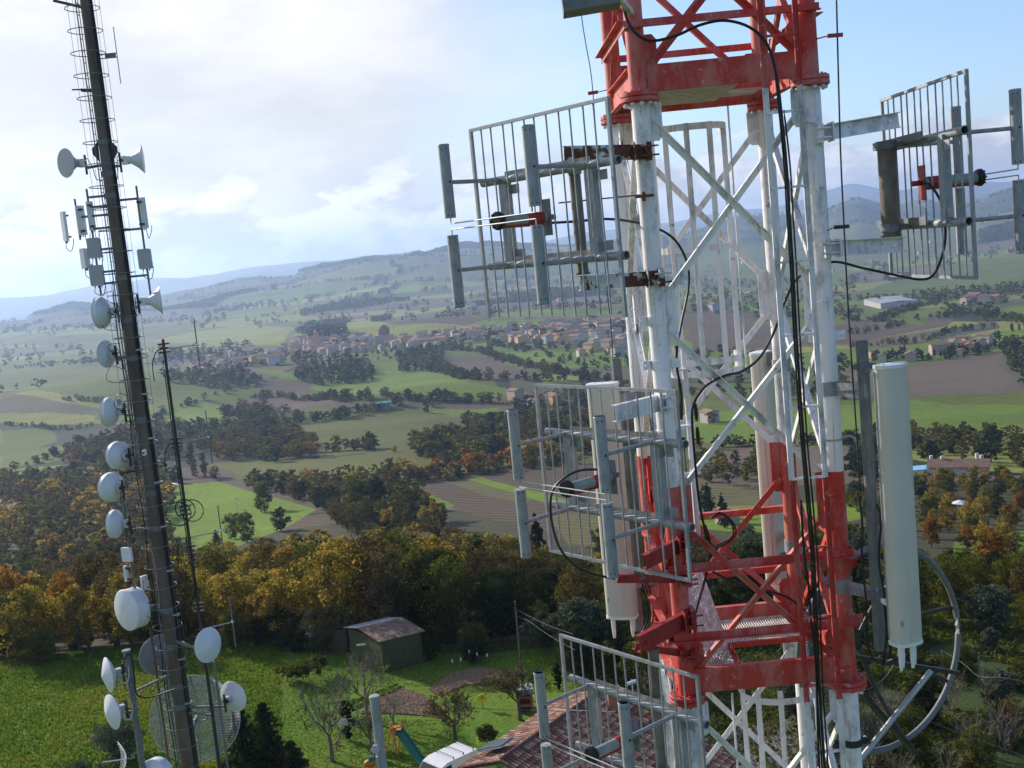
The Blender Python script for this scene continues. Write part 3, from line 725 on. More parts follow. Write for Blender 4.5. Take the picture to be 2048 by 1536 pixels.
# ------------------------------------------------------------------ dipole panel antennas
AC = 'dipole panel antennas on the lattice tower'
def dipole_panel(lpx, rpx, yl, yr, label, half_h, nslat=12, cable=None, flip=1, post_px=None, arms=(), post_r=.055):
    PL, PR = P(*lpx, yl), P(*rpx, yr)
    PL.z = PR.z = (PL.z + PR.z) / 2
    u = PR - PL; W = u.length; u.normalize(); n = Vector((u.y, -u.x, 0)) * flip; C = (PL + PR) / 2; Z = Vector((0, 0, 1))
    T = thing('dipole_panel_antenna', C, label, 'antenna', AC)
    def q(a, w, o): return C + u * a + Z * w + n * o
    H, hw = half_h, W / 2
    mb = MB(); s_ = .030
    for sg in (-1, 1):
        mb.beam(q(-hw, sg * H, 0), q(hw, sg * H, 0), s_, s_); mb.beam(q(sg * hw, -H - s_ / 2 + .001, .0005), q(sg * hw, H + s_ / 2 - .001, .0005), s_ + .001, s_ + .001, u)
    for i in range(1, nslat):
        a = -hw + 2 * hw * i / nslat + .012 * math.sin(i * 2.7); mb.tube(q(a, -H, 0), q(a + .006 * math.sin(i * 5), H, 0), .0085, n=8)
    mb.build('reflector_grid', MG, T)
    ba = H * .44
    for sg in (-1, 1):
        MB().pipe(q(-hw * .62 * 1.0 - .32, sg * ba, -.05), q(hw + .03, sg * ba, -.05), .040).build('support_tube', MG, T)
    for sg in (-1, 1):
        mb = MB(); mb.beam(q(sg * hw * .63, -ba, -.075), q(sg * hw * .63, ba, -.075), .11, .075, n)
        for e in (-1, 1): mb.box(q(sg * hw * .63 + .12, e * (ba - .10), -.10), .12, .09, .008, (u, Z, n))
        mb.build('upright', MG, T, smooth=False)
    so = .58
    for sa in (-1, 1):
        for sw in (-1, 1):
            MB().tube(q(sa * hw * .63, sw * ba, -.05), q(sa * hw * .63, sw * ba, so), .020, n=14).build('support_arm', MG, T)
            e = MB(); e.tube(q(sa * hw * .63, sw * (ba - .335), so + .05), q(sa * hw * .63, sw * (ba + .335), so + .05), .054, n=24)
            e.lathe([(.0, -.0), (.056, 0), (.057, .012), (.052, .02)], q(sa * hw * .63, sw * (ba + .335) - (.0 if sw > 0 else .0), so + .05) , (0, 0, 1) if sw > 0 else (0, 0, -1), 24, False)
            el = e.build('dipole_element', MG, T)
            d_ = MB(); tocam = (Vector((0, 0, EYE)) - q(sa * hw * .63, 0, so)); tocam.z = 0; tocam.normalize(); sd_ = tocam.cross(Z)
            for zz, xx in ((.31, -.02), (.31, .02), (-.31, -.02), (-.31, .02), (0, -.028)):
                c_ = q(sa * hw * .63, sw * ba + zz, so + .05); dr = (tocam * math.sqrt(max(.0, .054 ** 2 - xx * xx)) + sd_ * xx); r_ = .007 if zz else .012
                d_.tube(c_ + dr * .96, c_ + dr * 1.04, r_, n=10)
            d_.build('bolt_heads', MK, el)
    mb = MB()
    for dz in (-.028, .028):
        mb.tube(q(-hw * .63, dz, so + .05), q(hw * .63, dz, so + .05), .0065, n=8)
        for sa in (-1, 1): mb.tube(q(sa * hw * .63, dz, so + .05), q(sa * hw * .63, (ba - .33) * (1 if dz > 0 else -1), so + .05), .006, n=8)
    mb.build('feed_rod', MGL, T)
    f = MB(); f.tube(q(0, 0, -.02), q(0, 0, so - .04), .052, n=24); ft = f.build('feed_tube', [MGB], T)
    f = MB(); f.tube(q(0, -.001, .02), q(0, -.001, .22), .058, n=24); f.beam(q(0, -.058, .02), q(0, -.058, so - .06), .05, .03, Z); f.build('feed_tube_base', MRB, T)
    f = MB(); f.lathe([(0, 0), (.075, 0), (.085, .02), (.085, .05), (.07, .065), (0, .065)], q(0, 0, so - .06), n, 28, False)
    for i in range(6):
        t = 2 * PI * i / 6; c_ = q(.065 * math.cos(t), .065 * math.sin(t), so + .005); f.tube(c_, c_ + n * .012, .009, n=6)
    f.build('feed_cap', MK, T)
    f = MB(); f.box(q(0, 0, -.03), .15, .34, .012, (u, Z, n)); f.tube(q(0, 0, -.04), q(0, 0, -.14), .026, n=12); f.build('feed_bracket', MRB if flip < 0 else MGD, T)
    if post_px:
        (ax_, ay_, ad), (bx_, by_, bd) = post_px; t_ = P(ax_, ay_, ad); b3 = P(bx_, by_, bd); b3.x, b3.y = t_.x, t_.y
        m_ = MB().tube(t_, b3, post_r, n=24); m_.lathe([(0, 0), (post_r + .012, 0), (post_r + .012, .02), (0, .02)], t_, (0, 0, 1), 24, False); m_.lathe([(0, 0), (post_r + .012, 0), (post_r + .012, .02), (0, .02)], b3 - Vector((0, 0, .02)), (0, 0, 1), 24, False)
        m_.build('mounting_post', MPOST, T)
        for sw in (-1, 1):
            zz = C.z + sw * ba; m_ = MB(); far_ = q(-hw * .45, sw * ba, -.12)
            pc = Vector((t_.x, t_.y, zz)); near = C + u * ((pc - C).dot(u)) + Z * (sw * ba) - n * .10
            m_.angle(near - u * .75, near + u * .45, .08, .008, (0, 0, 1)); m_.beam(near, pc, .05, .05)
            m_.lathe([(post_r + .002, 0), (post_r + .014, 0), (post_r + .014, .08), (post_r + .002, .08)], pc - Vector((0, 0, .04)), (0, 0, 1), 24, False)
            m_.build('post_clamp', MBEIGE if flip > 0 else MGD, T)
    for (a_, b2, sz, mt) in arms:
        m_ = MB(); m_.channel(P(*a_), P(*b2), sz, .06, .008, (0, 0, 1), 1)
        pa = P(*a_); d_ = (P(*b2) - pa).normalized(); m_.box(pa - d_ * 0, .05, .19, sz + .03); m_.box(pa + d_ * .14, .012, .20, sz + .03)
        for sg in (-1, 1): m_.tube(pa + Vector((-.07, -.11, sg * sz * .3)), pa + Vector((.09, -.11, sg * sz * .3)), .010, n=6)
        e_ = P(*b2); m_.lathe([(.0, 0), (.022, 0), (.022, .02), (.0, .02)], e_ - d_ * .12 + Vector((0, -.04, 0)), (0, -1, 0), 6)
        m_.build('mounting_arm', mt, T, smooth=False)
    if cable: MB().poly([P(*c_) for c_ in cable], .0125, 8, smooth=6).build('feed_cable', MK, T)
    return T
def rustarm():
    k = M('rust_stained_white'); a = k.noise(4.5, 8, .6)
    k.color(k.mix(k.ramp(a, [(.49, 0.0), (.52, 1.0)]), k.ramp(k.noise(12, 6, .7), [(.35, (.42, .44, .45)), (.6, (.66, .67, .66))]), k.ramp(k.noise(30, 5, .7), [(.3, (.05, .025, .018)), (.7, (.19, .08, .045))]))).set(.75, 0, .3); return k.m
MRA = rustarm()
ZG = (0, 0, 1)
MBEIGE = plain('beige_channel', (.34, .31, .26), .7, .1, .25, 8)
dipole_panel((960, 450), (1233, 418), 11.45, 9.95, 'upper left grid panel antenna with four grey dipole tubes, its grid against the sky', .945,
    post_px=((1147, 325, 10.75), (1163, 545, 10.75)),
    arms=[((1296, 303, 10.9), (1128, 307, 10.75), .14, MRA), ((1322, 555, 10.9), (1160, 567, 10.75), .14, MRA)],
    cable=[(1098, 446, 10.9), (1150, 443, 11.0), (1210, 438, 11.0), (1262, 443, 11.15), (1312, 456, 11.2), (1350, 480, 11.2), (1374, 525, 11.2), (1377, 575, 11.2), (1362, 650, 11.1), (1353, 720, 11.0), (1362, 780, 11.0), (1364, 822, 11.0)])
dipole_panel((1087, 938), (1366, 973), 11.55, 10.05, 'middle left grid panel antenna with four dipole tubes, in front of a cream sector antenna', .88,
    post_px=((1252, 835, 10.75), (1290, 1150, 10.75)),
    arms=[((1335, 802, 10.9), (1232, 828, 10.3), .16, MT), ((1372, 1085, 10.9), (1292, 1125, 10.35), .14, MRB), ((1375, 1158, 10.9), (1235, 1158, 10.6), .08, MRB)],
    cable=[(1215, 940, 10.8), (1165, 940, 10.9), (1130, 955, 10.9), (1104, 985, 10.9), (1103, 1040, 10.9), (1122, 1100, 10.8), (1165, 1140, 10.8), (1230, 1158, 10.7)])
dipole_panel((1136, 1425), (1408, 1525), 11.6, 10.1, 'lowest left grid panel antenna cut by the bottom edge, over the tiled roof', .85,
    post_px=((1306, 1300, 10.8), (1340, 1560, 10.8)),
    arms=[((1385, 1235, 10.9), (1280, 1290, 10.3), .17, MRB), ((1385, 1310, 10.9), (1270, 1293, 10.7), .07, MRB)])
dipole_panel((1773, 378), (1942, 350), 12.15, 10.25, 'right hand grid panel antenna seen nearly edge on, with red feed tube', .925, flip=-1,
    post_px=((1772, 290, 11.35), (1786, 470, 11.35)), post_r=.088,
    arms=[((1637, 268, 10.9), (1797, 240, 11.2), .15, MT), ((1652, 497, 10.9), (1806, 489, 11.2), .15, MT)],
    cable=[(1838, 362, 11.2), (1862, 372, 11.0), (1884, 410, 10.9), (1891, 460, 10.9), (1886, 505, 10.9), (1868, 548, 10.9), (1842, 559, 10.9), (1790, 550, 10.8), (1725, 536, 10.8), (1662, 524, 11.1),
           (1600, 552, 11.2), (1572, 598, 11.2), (1552, 655, 11.2), (1522, 712, 11.1), (1485, 742, 11.0), (1448, 752, 10.95), (1412, 772, 10.9), (1390, 802, 10.9), (1384, 835, 10.9), (1390, 920, 10.9), (1398, 1000, 10.9), (1414, 1080, 10.9)])
T = thing('clamp_rod', P(1210, 400, 10.9), 'rusty threaded clamp rod between the arms of the upper left grid', 'rod')
m_ = MB().beam(P(1117, 406, 10.85), P(1290, 389, 10.9), .05, .012, ZG); m_.build('flat_bar', MRU, T); m_ = MB().tube(P(1270, 394, 10.82), P(1308, 390, 10.82), .014, n=8); m_.box(P(1287, 393, 10.82), .03, .06, .09); m_.build('threaded_end', MRU, T)
# the grey tube standing up from the bottom edge, top of another dipole
tp = P(749, 1395, 10.2); bp = Vector((tp.x, tp.y, tp.z - 1.15)); T = thing('dipole_panel_antenna', bp, 'single grey dipole tube rising from the bottom edge, left of the white van', 'antenna', AC)
MB().tube(bp, tp, .047, n=24).lathe([(0, 0), (.049, 0), (.051, .012), (.046, .02), (0, .022)], tp, ZG, 24, False).build('dipole_element', MG, T)
mb = MB(); c = P(752, 1497, 10.14); mb.lathe([(0, 0), (.042, 0), (.045, .01), (.045, .03), (0, .034)], c, (-.2, -1, .1), 6); mb.box(P(756, 1525, 10.16), .03, .03, .12); mb.build('junction_cap', MGL, T)
# loose wires hung beside the tower
def wire(name, pts, r, mat, label, cat, group=None, smooth=5, n=8):
    return MB().poly([P(*p) for p in pts], r, n, smooth=smooth).build(name, mat, None, label, cat=cat, group=group)
T = thing('lightning_cable', P(1712, 850, 10.7), 'thin dark steel cable held on small clips right of the white leg', 'cable')
pts = [P(1672, -40, 10.6)] + [P(x, y, 10.6) for x, y in ((1676, 120), (1681, 300), (1688, 452), (1696, 610), (1703, 720), (1712, 850), (1722, 1000))]
MB().poly(pts, .008, 6, smooth=3).build('cable_line', MKM, T)
for px_, py_, lx in ((1677, 70, 1632), (1690, 453, 1655)):
    m_ = MB(); m_.beam(P(px_ + 2, py_, 10.6) + Vector((.03, 0, 0)), P(px_ - 22, py_ + 2, 10.6), .02, .035); m_.beam(P(px_ - 22, py_ + 2, 10.6), P(lx, py_ + 8, 10.9), .006, .012); m_.build('stand_off_clip', MKM if py_ > 300 else MRB, T)
T = thing('lightning_cable', P(1224, 720, 10.9), 'thin wire running down behind the upper left grid antenna', 'cable')
MB().poly([P(x, y, 12.2) for x, y in ((1160, -40), (1163, 30), (1172, 90), (1181, 140), (1187, 200), (1200, 380), (1212, 560), (1221, 640), (1226, 715))], .0055, 6, smooth=4).build('cable_line', MKM, T)
m_ = MB(); m_.beam(P(1176, 187, 12.2), P(1196, 184, 12.2), .02, .035); m_.beam(P(1196, 184, 12.2), P(1214, 180, 12.4), .006, .01); m_.build('stand_off_clip', MRB, T)
# cable bundle clipped to the ladder
bund = [(1230, -60, 10.7), (1243, 0, 10.7), (1262, 55, 10.7), (1298, 81, 10.68), (1350, 72, 10.66), (1400, 50, 10.66), (1450, 41, 10.66), (1500, 55, 10.66), (1535, 90, 10.68), (1553, 150, 10.7), (1562, 220, 10.7), (1573, 330, 10.7), (1579, 430, 10.7), (1586, 540, 10.7), (1592, 660, 10.7), (1600, 780, 10.7), (1609, 900, 10.7), (1620, 1020, 10.7), (1628, 1120, 10.7), (1634, 1250, 10.7), (1639, 1380, 10.7), (1647, 1500, 10.7), (1655, 1640, 10.7)]
for i, (a0, dx_, r_) in enumerate(((0, 0, .0145), (10, 7, .009), (9, -5, .009))):
    wire('feeder_cable', [(x + dx_ * min(1, max(0, (y - 60) / 200)), y, Y + (.0, .02, .01)[i]) for x, y, Y in bund[a0:]], r_, MK,
         ['thick black feeder cable looping over from the upper left and down the cable ladder', 'thinner black cable right of the thick one on the cable ladder', 'thinner black cable left of the thick one on the cable ladder'][i], 'cable')
wire('feeder_cable', [(1602, 1000, 10.72), (1608, 1100, 10.72), (1618, 1180, 10.75), (1622, 1240, 10.75), (1632, 1330, 10.72), (1637, 1500, 10.7), (1645, 1640, 10.7)], .012, MK, 'black cable joining the ladder bundle at the red platform', 'cable')
wire('feeder_cable', [(1420, 1140, 11.3), (1470, 1165, 11.3), (1530, 1180, 11.4), (1575, 1195, 11.4), (1612, 1225, 11.3), (1630, 1270, 11.0)], .013, MK, 'black cable sagging across the red cross braces', 'cable')
wire('feeder_cable', [(1385, 1250, 11.2), (1398, 1200, 11.2), (1412, 1150, 11.2), (1420, 1090, 11.2), (1410, 1050, 11.1)], .013, MK, 'short black cable leaning beside the white hatch', 'cable')
for i, rr in enumerate((30, 36)):
    wire('feeder_cable', [(1418, 1040, 12.6), (1440, 1028 - i * 3, 12.6), (1462 + i * 4, 1045, 12.6), (1466 + i * 5, 1070, 12.6), (1448 + i * 2, 1085 + i * 4, 12.6), (1430, 1092 + i * 4, 12.6)], .010, MK, ['inner loop of black cable behind the red rail', 'outer loop of black cable behind the red rail'][i], 'cable')
# white conduit with black connectors inside the front left leg
cx = P(1366, 690, 11.25); T = thing('conduit_pipe', (cx.x, cx.y, zrow(cx.x, cx.y, 1070)), 'grimy white conduit beside the front left leg with black cable joints', 'conduit')
ct = Vector((cx.x, cx.y, zrow(cx.x, cx.y, 690))); MB().tube(ct, (cx.x, cx.y, zrow(cx.x, cx.y, 1070)), .030, n=16).build('pipe', MT, T)
for py_ in (738, 850, 945): 
    z_ = zrow(cx.x, cx.y, py_); m_ = MB(); m_.beam((cx.x - .12, cx.y - .035, z_), (cx.x + .07, cx.y - .035, z_), .06, .02); m_.tube((cx.x - .1, cx.y - .05, z_), (cx.x - .1, cx.y + .02, z_), .012, n=6); m_.build('pipe_clip', MT, T)
for dx_, py_ in ((-.075, 820), (.075, 825), (-.075, 868), (.075, 872)):
    z_ = zrow(cx.x, cx.y, py_); m_ = MB(); m_.lathe([(.010, -.09), (.016, -.07), (.020, -.03), (.020, .03), (.016, .07), (.010, .09)], (cx.x + dx_, cx.y - .02, z_), ZG, 12); m_.build('cable_joint', MK, T)
m_ = MB(); m_.poly([Vector((cx.x - .075, cx.y - .02, zrow(cx.x, cx.y, 690))), Vector((cx.x - .08, cx.y - .02, zrow(cx.x, cx.y, 820)))], .010, 8); m_.poly([Vector((cx.x - .075, cx.y - .02, zrow(cx.x, cx.y, 860))), Vector((cx.x - .06, cx.y - .02, zrow(cx.x, cx.y, 1060)))], .010, 8); m_.build('inner_cable', MK, T)

# ------------------------------------------------------------------ sector antennas
SG = 'tall cream sector antennas'
def sector(top, bot, w, dep, label, pole, face=(0.3, -1, 0), cap=True, nconn=4, pr=.056, clamps=()):
    t_ = P(*top); b_ = P(*bot); b_.x, b_.y = t_.x, t_.y; f = Vector(face).normalized(); s_ = f.cross(Vector(ZG)).normalized()
    T = thing('sector_antenna', b_, label, 'antenna', SG)
    prof = []
    for i in range(15):
        a = PI * i / 14; prof.append((w / 2 * math.cos(a), dep * .5 * math.sin(a) ** .5))
    prof += [(-w / 2, -dep * .35), (-w / 2 + .02, -dep * .42), (-w / 2 + .02, -dep * .5), (w / 2 - .02, -dep * .5), (w / 2 - .02, -dep * .42), (w / 2, -dep * .35)]
    def loop(z, k=1.0): return [Vector((b_.x, b_.y, z)) + s_ * (x * k) + f * (y * k) for x, y in prof]
    MB().prism(loop(b_.z + .02), (0, 0, t_.z - b_.z - .04)).build('radome', MCREAM, T)
    for e in (-1, 1): MB().beam(Vector((b_.x, b_.y, b_.z + .05)) + s_ * (e * w * .502) - f * dep * .30, Vector((b_.x, b_.y, t_.z - .05)) + s_ * (e * w * .502) - f * dep * .30, .012, .02).build('edge_seam', MDG if False else MGL, T, smooth=False)
    m_ = MB().prism(loop(b_.z - .01, 1.045), (0, 0, .03)); m_.build('foot_cap', MW, T); m_ = MB().prism(loop(t_.z - .02, 1.045), (0, 0, .03))
    for q in ((.0, .0), (.08, .02)): m_.tube(Vector((b_.x, b_.y, t_.z)) + s_ * q[0], Vector((b_.x, b_.y, t_.z + .022)) + s_ * q[0], .008, n=8)
    m_.build('end_cap', MW, T)
    MB().box(Vector((b_.x, b_.y, b_.z + .22)) + s_ * (w * .28) + f * (dep * .5 * .83), .07, .012, .05, (s_, f, Vector(ZG))).build('rating_plate', MGL, T, smooth=False)
    for i in range(nconn):
        c_ = Vector((b_.x, b_.y, b_.z)) + s_ * (-.10 + .20 * i / max(1, nconn - 1)) + f * (.03 if i % 2 else -.03)
        m_ = MB(); m_.lathe([(0, -.24), (.014, -.235), (.021, -.17), (.026, -.01), (.026, 0)], c_ - Vector((0, 0, .01)), ZG, 12, False); m_.build('connector', MW, T)
    pt_ = P(*pole[0]); pb_ = P(*pole[1]); pb_.x, pb_.y = pt_.x, pt_.y
    Q = thing('antenna_pole', pb_, pole[2], 'pole', 'grey poles carrying the sector antennas'); MB().pipe(pb_, pt_, pr, n=24).build('shaft', MGD, Q)
    for z_ in (t_.z - .08, b_.z + .30):
        m_ = MB(); a_ = Vector((pt_.x, pt_.y, z_)); c_ = Vector((b_.x, b_.y, z_)) - f * (dep * .5); m_.lathe([(pr + .001, 0), (pr + .018, 0), (pr + .018, .06), (pr + .001, .06)], a_, ZG, 20, False)
        m_.beam(a_ + Vector((-.10, -.02, .03)), a_ + Vector((.12, -.02, .03)), .03, .05); m_.beam(a_, c_, .05, .05); m_.box(c_ , .14, .05, .16); m_.build('tilt_bracket', MGD, T)
    for (lp, py_) in clamps:
        z_ = zrow(LEG[lp].x, LEG[lp].y, py_); a_ = at(lp, z_); m_ = MB()
        m_.lathe([(RL + .002, 0), (RL + .014, 0), (RL + .014, .14), (RL + .002, .14)], a_ - Vector((0, 0, .07)), ZG, 24, False)
        c_ = Vector((pt_.x, pt_.y, z_)); d_ = (c_ - a_).normalized(); m_.beam(a_ + d_ * (RL + .01), c_ - d_ * pr, .13, .012, ZG); m_.beam(a_ + d_ * (RL - .03) + Vector((0, -.09, 0)), c_ + Vector((0, -.07, 0)), .012, .13, ZG)
        m_.tube(a_ + Vector((.02, -.13, 0)), a_ + Vector((.02, -.06, 0)), .014, n=6); m_.build('leg_clamp', MG, Q)
    return T, Q
sector((1782, 730, 10.15), (1809, 1285, 10.15), .285, .19, 'tall cream sector antenna on the grey pole right of the tower', ((1723, 682, 10.65), (1752, 1300, 10.65), 'grey galvanised pole clamped to the front right leg'), (.35, -1, 0), clamps=(('FR', 776), ('FR', 1168)))
sector((1519, 705, 13.35), (1560, 1165, 13.35), .30, .19, 'cream sector antenna seen through the middle of the tower behind its back leg', ((1560, 690, 13.5), (1598, 1180, 13.5), 'pole behind the back right leg of the tower'), (-.8, .6, 0), nconn=2, clamps=(('BR', 730), ('BR', 1090)))
sector((1204, 768, 12.2), (1246, 1232, 12.2), .335, .20, 'cream sector antenna left of the tower behind the middle grid panel', ((1232, 718, 12.6), (1275, 1260, 12.6), 'short grey pole left of the tower with a saddle clamp on top'), (-.35, -1, 0), nconn=2, clamps=(('BL', 790), ('BL', 1150)))
for i, (x0_, dx_) in enumerate(((1702, 0), (1747, 6), (1740, -4))):
    wire('jumper_cable', [(x0_ + 14, 985 + i * 12, 10.6), (x0_ + 22, 1040, 10.55), (x0_ + 22 + dx_, 1120, 10.55), (x0_ + 30, 1200, 10.5), (x0_ + 32, 1270, 10.5), (x0_ + 40 - 6 * i, 1310, 10.5), (1770, 1330, 10.5), (1790 - 6 * i, 1322, 10.3), (1806 + 8 * i, 1310, 10.2)], .011, MK,
         ['black jumper cable down the left of the grey pole to the right sector antenna', 'black jumper cable between the grey pole and the right sector antenna', 'black jumper cable in front of the grey pole on the right'][i], 'cable')
for i in range(3):
    wire('jumper_cable', [(1712 + 2 * i, 1200 + 14 * i, 11.0), (1708, 1165, 11.0), (1716 + 3 * i, 1128 - 6 * i, 10.95), (1738 + 3 * i, 1128 - 5 * i, 10.9), (1752 + 4 * i, 1150, 10.8), (1752 + 3 * i, 1200, 10.75), (1746 + 5 * i, 1290, 10.75)], .011, MK,
         ['innermost black cable loop beside the red leg and the mesh dish', 'middle black cable loop beside the red leg and the mesh dish', 'outermost black cable loop beside the red leg and the mesh dish'][i], 'cable')
for i in range(3):
    wire('jumper_cable', [(1283 + 5 * i, 1160, 12.3), (1292 + 6 * i, 1200, 12.3), (1294 + 6 * i, 1240, 12.3), (1280 + 4 * i, 1268, 12.3), (1262, 1262, 12.2)], .010, MK,
         ['innermost black jumper under the left sector antenna', 'middle black jumper under the left sector antenna', 'outermost black jumper under the left sector antenna'][i], 'cable')

collar('FR', 1482, MKM, h_=.07); collar('FR', 1238); collar('FL', 868); collar('FL', 640)
for i, (cn, py_) in enumerate((('FL', 1100), ('FL', 1245))):
    z_ = zrow(LEG[cn].x, YF, py_); m_ = MB(); m_.box(at(cn, z_) + Vector((-.02, -.01, 0)), .30, .24, .015); m_.box(at(cn, z_ - .16) + Vector((-.02, -.01, 0)), .30, .24, .015); m_.box(at(cn, z_ - .08) + Vector((.12, -.01, 0)), .015, .24, .17); m_.box(at(cn, z_ - .08) + Vector((-.16, -.01, 0)), .015, .24, .17)
    m_.build('clamp_box', MT, tower, smooth=False)
# ------------------------------------------------------------------ open ring dish low on the right
rc = P(1764, 1296, 12.7); axd = Vector((-.42, .91, -.03)).normalized(); R_ = 1.21
T = thing('mesh_dish_antenna', rc, 'large open ring dish with curved ribs low on the right of the tower', 'antenna')
MB().ring(rc, axd, R_, .036, 72, 12).build('rim_tube', MGD, T)
x_, y_, d_ = frame(axd); hub = rc + d_ * .42
for i in range(8):
    t = 2 * PI * i / 8 + .2; e = x_ * math.cos(t) + y_ * math.sin(t)
    pts = [rc + e * (R_ * q) + d_ * (.42 * (1 - q * q)) for q in (1, .85, .7, .5, .3, .08)]
    MB().poly(pts, .026, 8, smooth=3).build('rib', MKM, T)
MB().ring(rc + d_ * .315, axd, R_ * .5, .010, 40, 6).lathe([(0, 0), (.12, 0), (.12, .05), (0, .05)], hub, axd, 20).build('hub', MKM, T)
mesh_ = MB()
for i in range(44):
    q = -R_ + 2 * R_ * (i + .5) / 44; l = math.sqrt(max(0, (R_ - .02) ** 2 - q * q))
    if q > -.25: continue
    for a_, b2 in ((x_, y_), (y_, x_)):
        pts = [rc + x_ * q + y_ * s2 + d_ * (.42 * (1 - (q * q + s2 * s2) / R_ ** 2)) for s2 in np.linspace(-l, l, 12)] if a_ is x_ else None
        if pts: mesh_.poly(pts, .004, 4)
for i in range(60):
    s2 = -R_ + 2 * R_ * (i + .5) / 60; l = math.sqrt(max(0, (R_ - .02) ** 2 - s2 * s2))
    if l < .3: continue
    pts = [rc + x_ * q + y_ * s2 + d_ * (.42 * (1 - (q * q + s2 * s2) / R_ ** 2)) for q in np.linspace(-l, -.25, 8)]
    mesh_.poly(pts, .004, 4)
mesh_.build('wire_mesh', MGD, T)
MB().tube(P(1700, 1545, 11.6), P(1862, 1342, 12.0), .032, n=14).ring(P(1735, 1478, 11.65), (P(1862, 1342, 12) - P(1700, 1545, 11.6)), .04, .012, 16, 6).build('stay_rod', MGL, T)
MB().beam(P(1722, 1385, 12.0), P(1832, 1508, 12.6), .075, .05).build('lower_stay', MKM, T)
MB().beam(P(1708, 1312, 12.2), P(1918, 1346, 12.5), .05, .045).build('cross_bar', MKM, T)
# grey cabinet at the very top
c = P(1178, -16, 9.6); cb = MB(); cb.box(c, .47, .30, .30, (Vector((.98, -.05, .06)).normalized(), Vector((.05, 1, 0)).normalized(), Vector((-.06, 0, 1)).normalized()))
T = thing('equipment_cabinet', c - Vector((0, 0, .15)), 'grey metal box cut by the top edge above the upper left grid', 'cabinet'); cb.build('case', MGD, T, smooth=False)
MB().beam(c + Vector((.2, .1, .05)), at('FL', c.z + .05), .05, .05).build('cabinet_bracket', MT, T)
# ------------------------------------------------------------------ the slender mast on the left
YM = 28.0
MX = P(275, 768, YM).x
def mz(py, X=MX, Y=YM): return zrow(X, Y, py)
ZTOP = mz(-160)
k = M('mast_paint'); a = k.noise(2.5, 8, .65, stretch=(1, 1, .2)); k.color(k.ramp(a, [(.3, (.085, .066, .055)), (.5, (.14, .11, .092)), (.72, (.20, .17, .15))])).set(.6, .2, .35).bump(k.noise(30, 4), .15, .004); MMAST = k.m
mast = thing('antenna_mast', (MX, YM, 0), 'dark brown tapering steel mast with hooped ladder on the left', 'mast')
MB().tube((MX, YM, 0), (MX, YM, ZTOP), .27, .135, n=12).build('shaft', MMAST, mast)
def rad(z): return .27 + (.135 - .27) * z / ZTOP
MB().box((MX, YM, .1), 1.6, 1.6, .5).build('footing', bpy.data.materials['concrete'], mast, smooth=False)
# collars where the steel tubes join
for py_ in (285, 348, 392, 556, 640, 716, 838, 985, 1055, 1218, 1290, 1370, 1410):
    z = mz(py_); r_ = rad(z); MB().lathe([(r_ + .001, 0), (r_ + .014, 0), (r_ + .014, .13), (r_ + .001, .13)], (MX, YM, z - .06), ZG, 16, False).build('clamp_band', MGD, mast, smooth=False)
# ladder on the left, hoops all the way
LX, LY = MX - .24, YM - .20
for dx_, dy_ in ((-.0, -.16), (-.05, .14)):
    MB().beam((LX + dx_ + .12, LY + dy_, 1.0), (LX + dx_ + .12 - .0, LY + dy_, ZTOP - .2), .030, .012).build('ladder_rail', MGD, mast, smooth=False)
z = mz(1536)
while z < ZTOP - .3: MB().tube((LX + .12, LY - .16, z), (LX + .07, LY + .14, z), .009, n=6).build('ladder_rung', MGD, mast); z += .28
HC = (MX - .05, YM - .06)
zs = mz(62) ; sp = mz(62) - mz(107)
i = -4
while zs - sp * i > 1.5:
    z = zs - sp * i; R_ = .40 if z > mz(420) else .36
    if i < 60: MB().ring((HC[0] - (.04 if z > mz(420) else .0), HC[1], z), ZG, R_, .0115, 28, 5).build('cage_hoop', MGD, mast)
    i += 1
cs = MB()
for t in (-2.6, -1.75, -.45, .2, 2.6):
    cs.tube((HC[0] + .37 * math.cos(t), HC[1] + .37 * math.sin(t), 1.6), (HC[0] + .37 * math.cos(t), HC[1] + .37 * math.sin(t), ZTOP - .1), .005, n=5)
cs.build('cage_rods', MGD, mast)
# cables down the right side
for i in range(6):
    pts = []; z = ZTOP - .2
    while z > .3:
        r_ = rad(z) + .018 + .010 * (i % 2); t = -.55 + .25 * i + .05 * math.sin(z * 1.3 + i); pts.append(Vector((MX + r_ * math.cos(t) , YM + r_ * math.sin(t) * .9 - .02, z))); z -= .9
    if i > 2: pts = pts[8 + 2 * i:]
    MB().poly(pts, .014 if i < 4 else .018, 6, smooth=2).build('feeder_cable', MK, None, ['frontmost', 'second', 'third', 'fourth', 'fifth', 'rearmost'][i] + ' of the black cables strapped down the right side of the brown mast', cat='cable', group='cables down the brown mast')
for i in range(2):
    pts = []; z = mz(560) if i else mz(700)
    while z > .3: pts.append(Vector((MX - rad(z) - .05 - .03 * i + .02 * math.sin(z * 2), YM - .05 - .1 * i, z))); z -= .7
    MB().poly(pts, .014, 6, smooth=2).build('feeder_cable', MK, None, ['inner', 'outer'][i] + ' black cable down the left side of the brown mast by the ladder', cat='cable', group='cables down the brown mast')
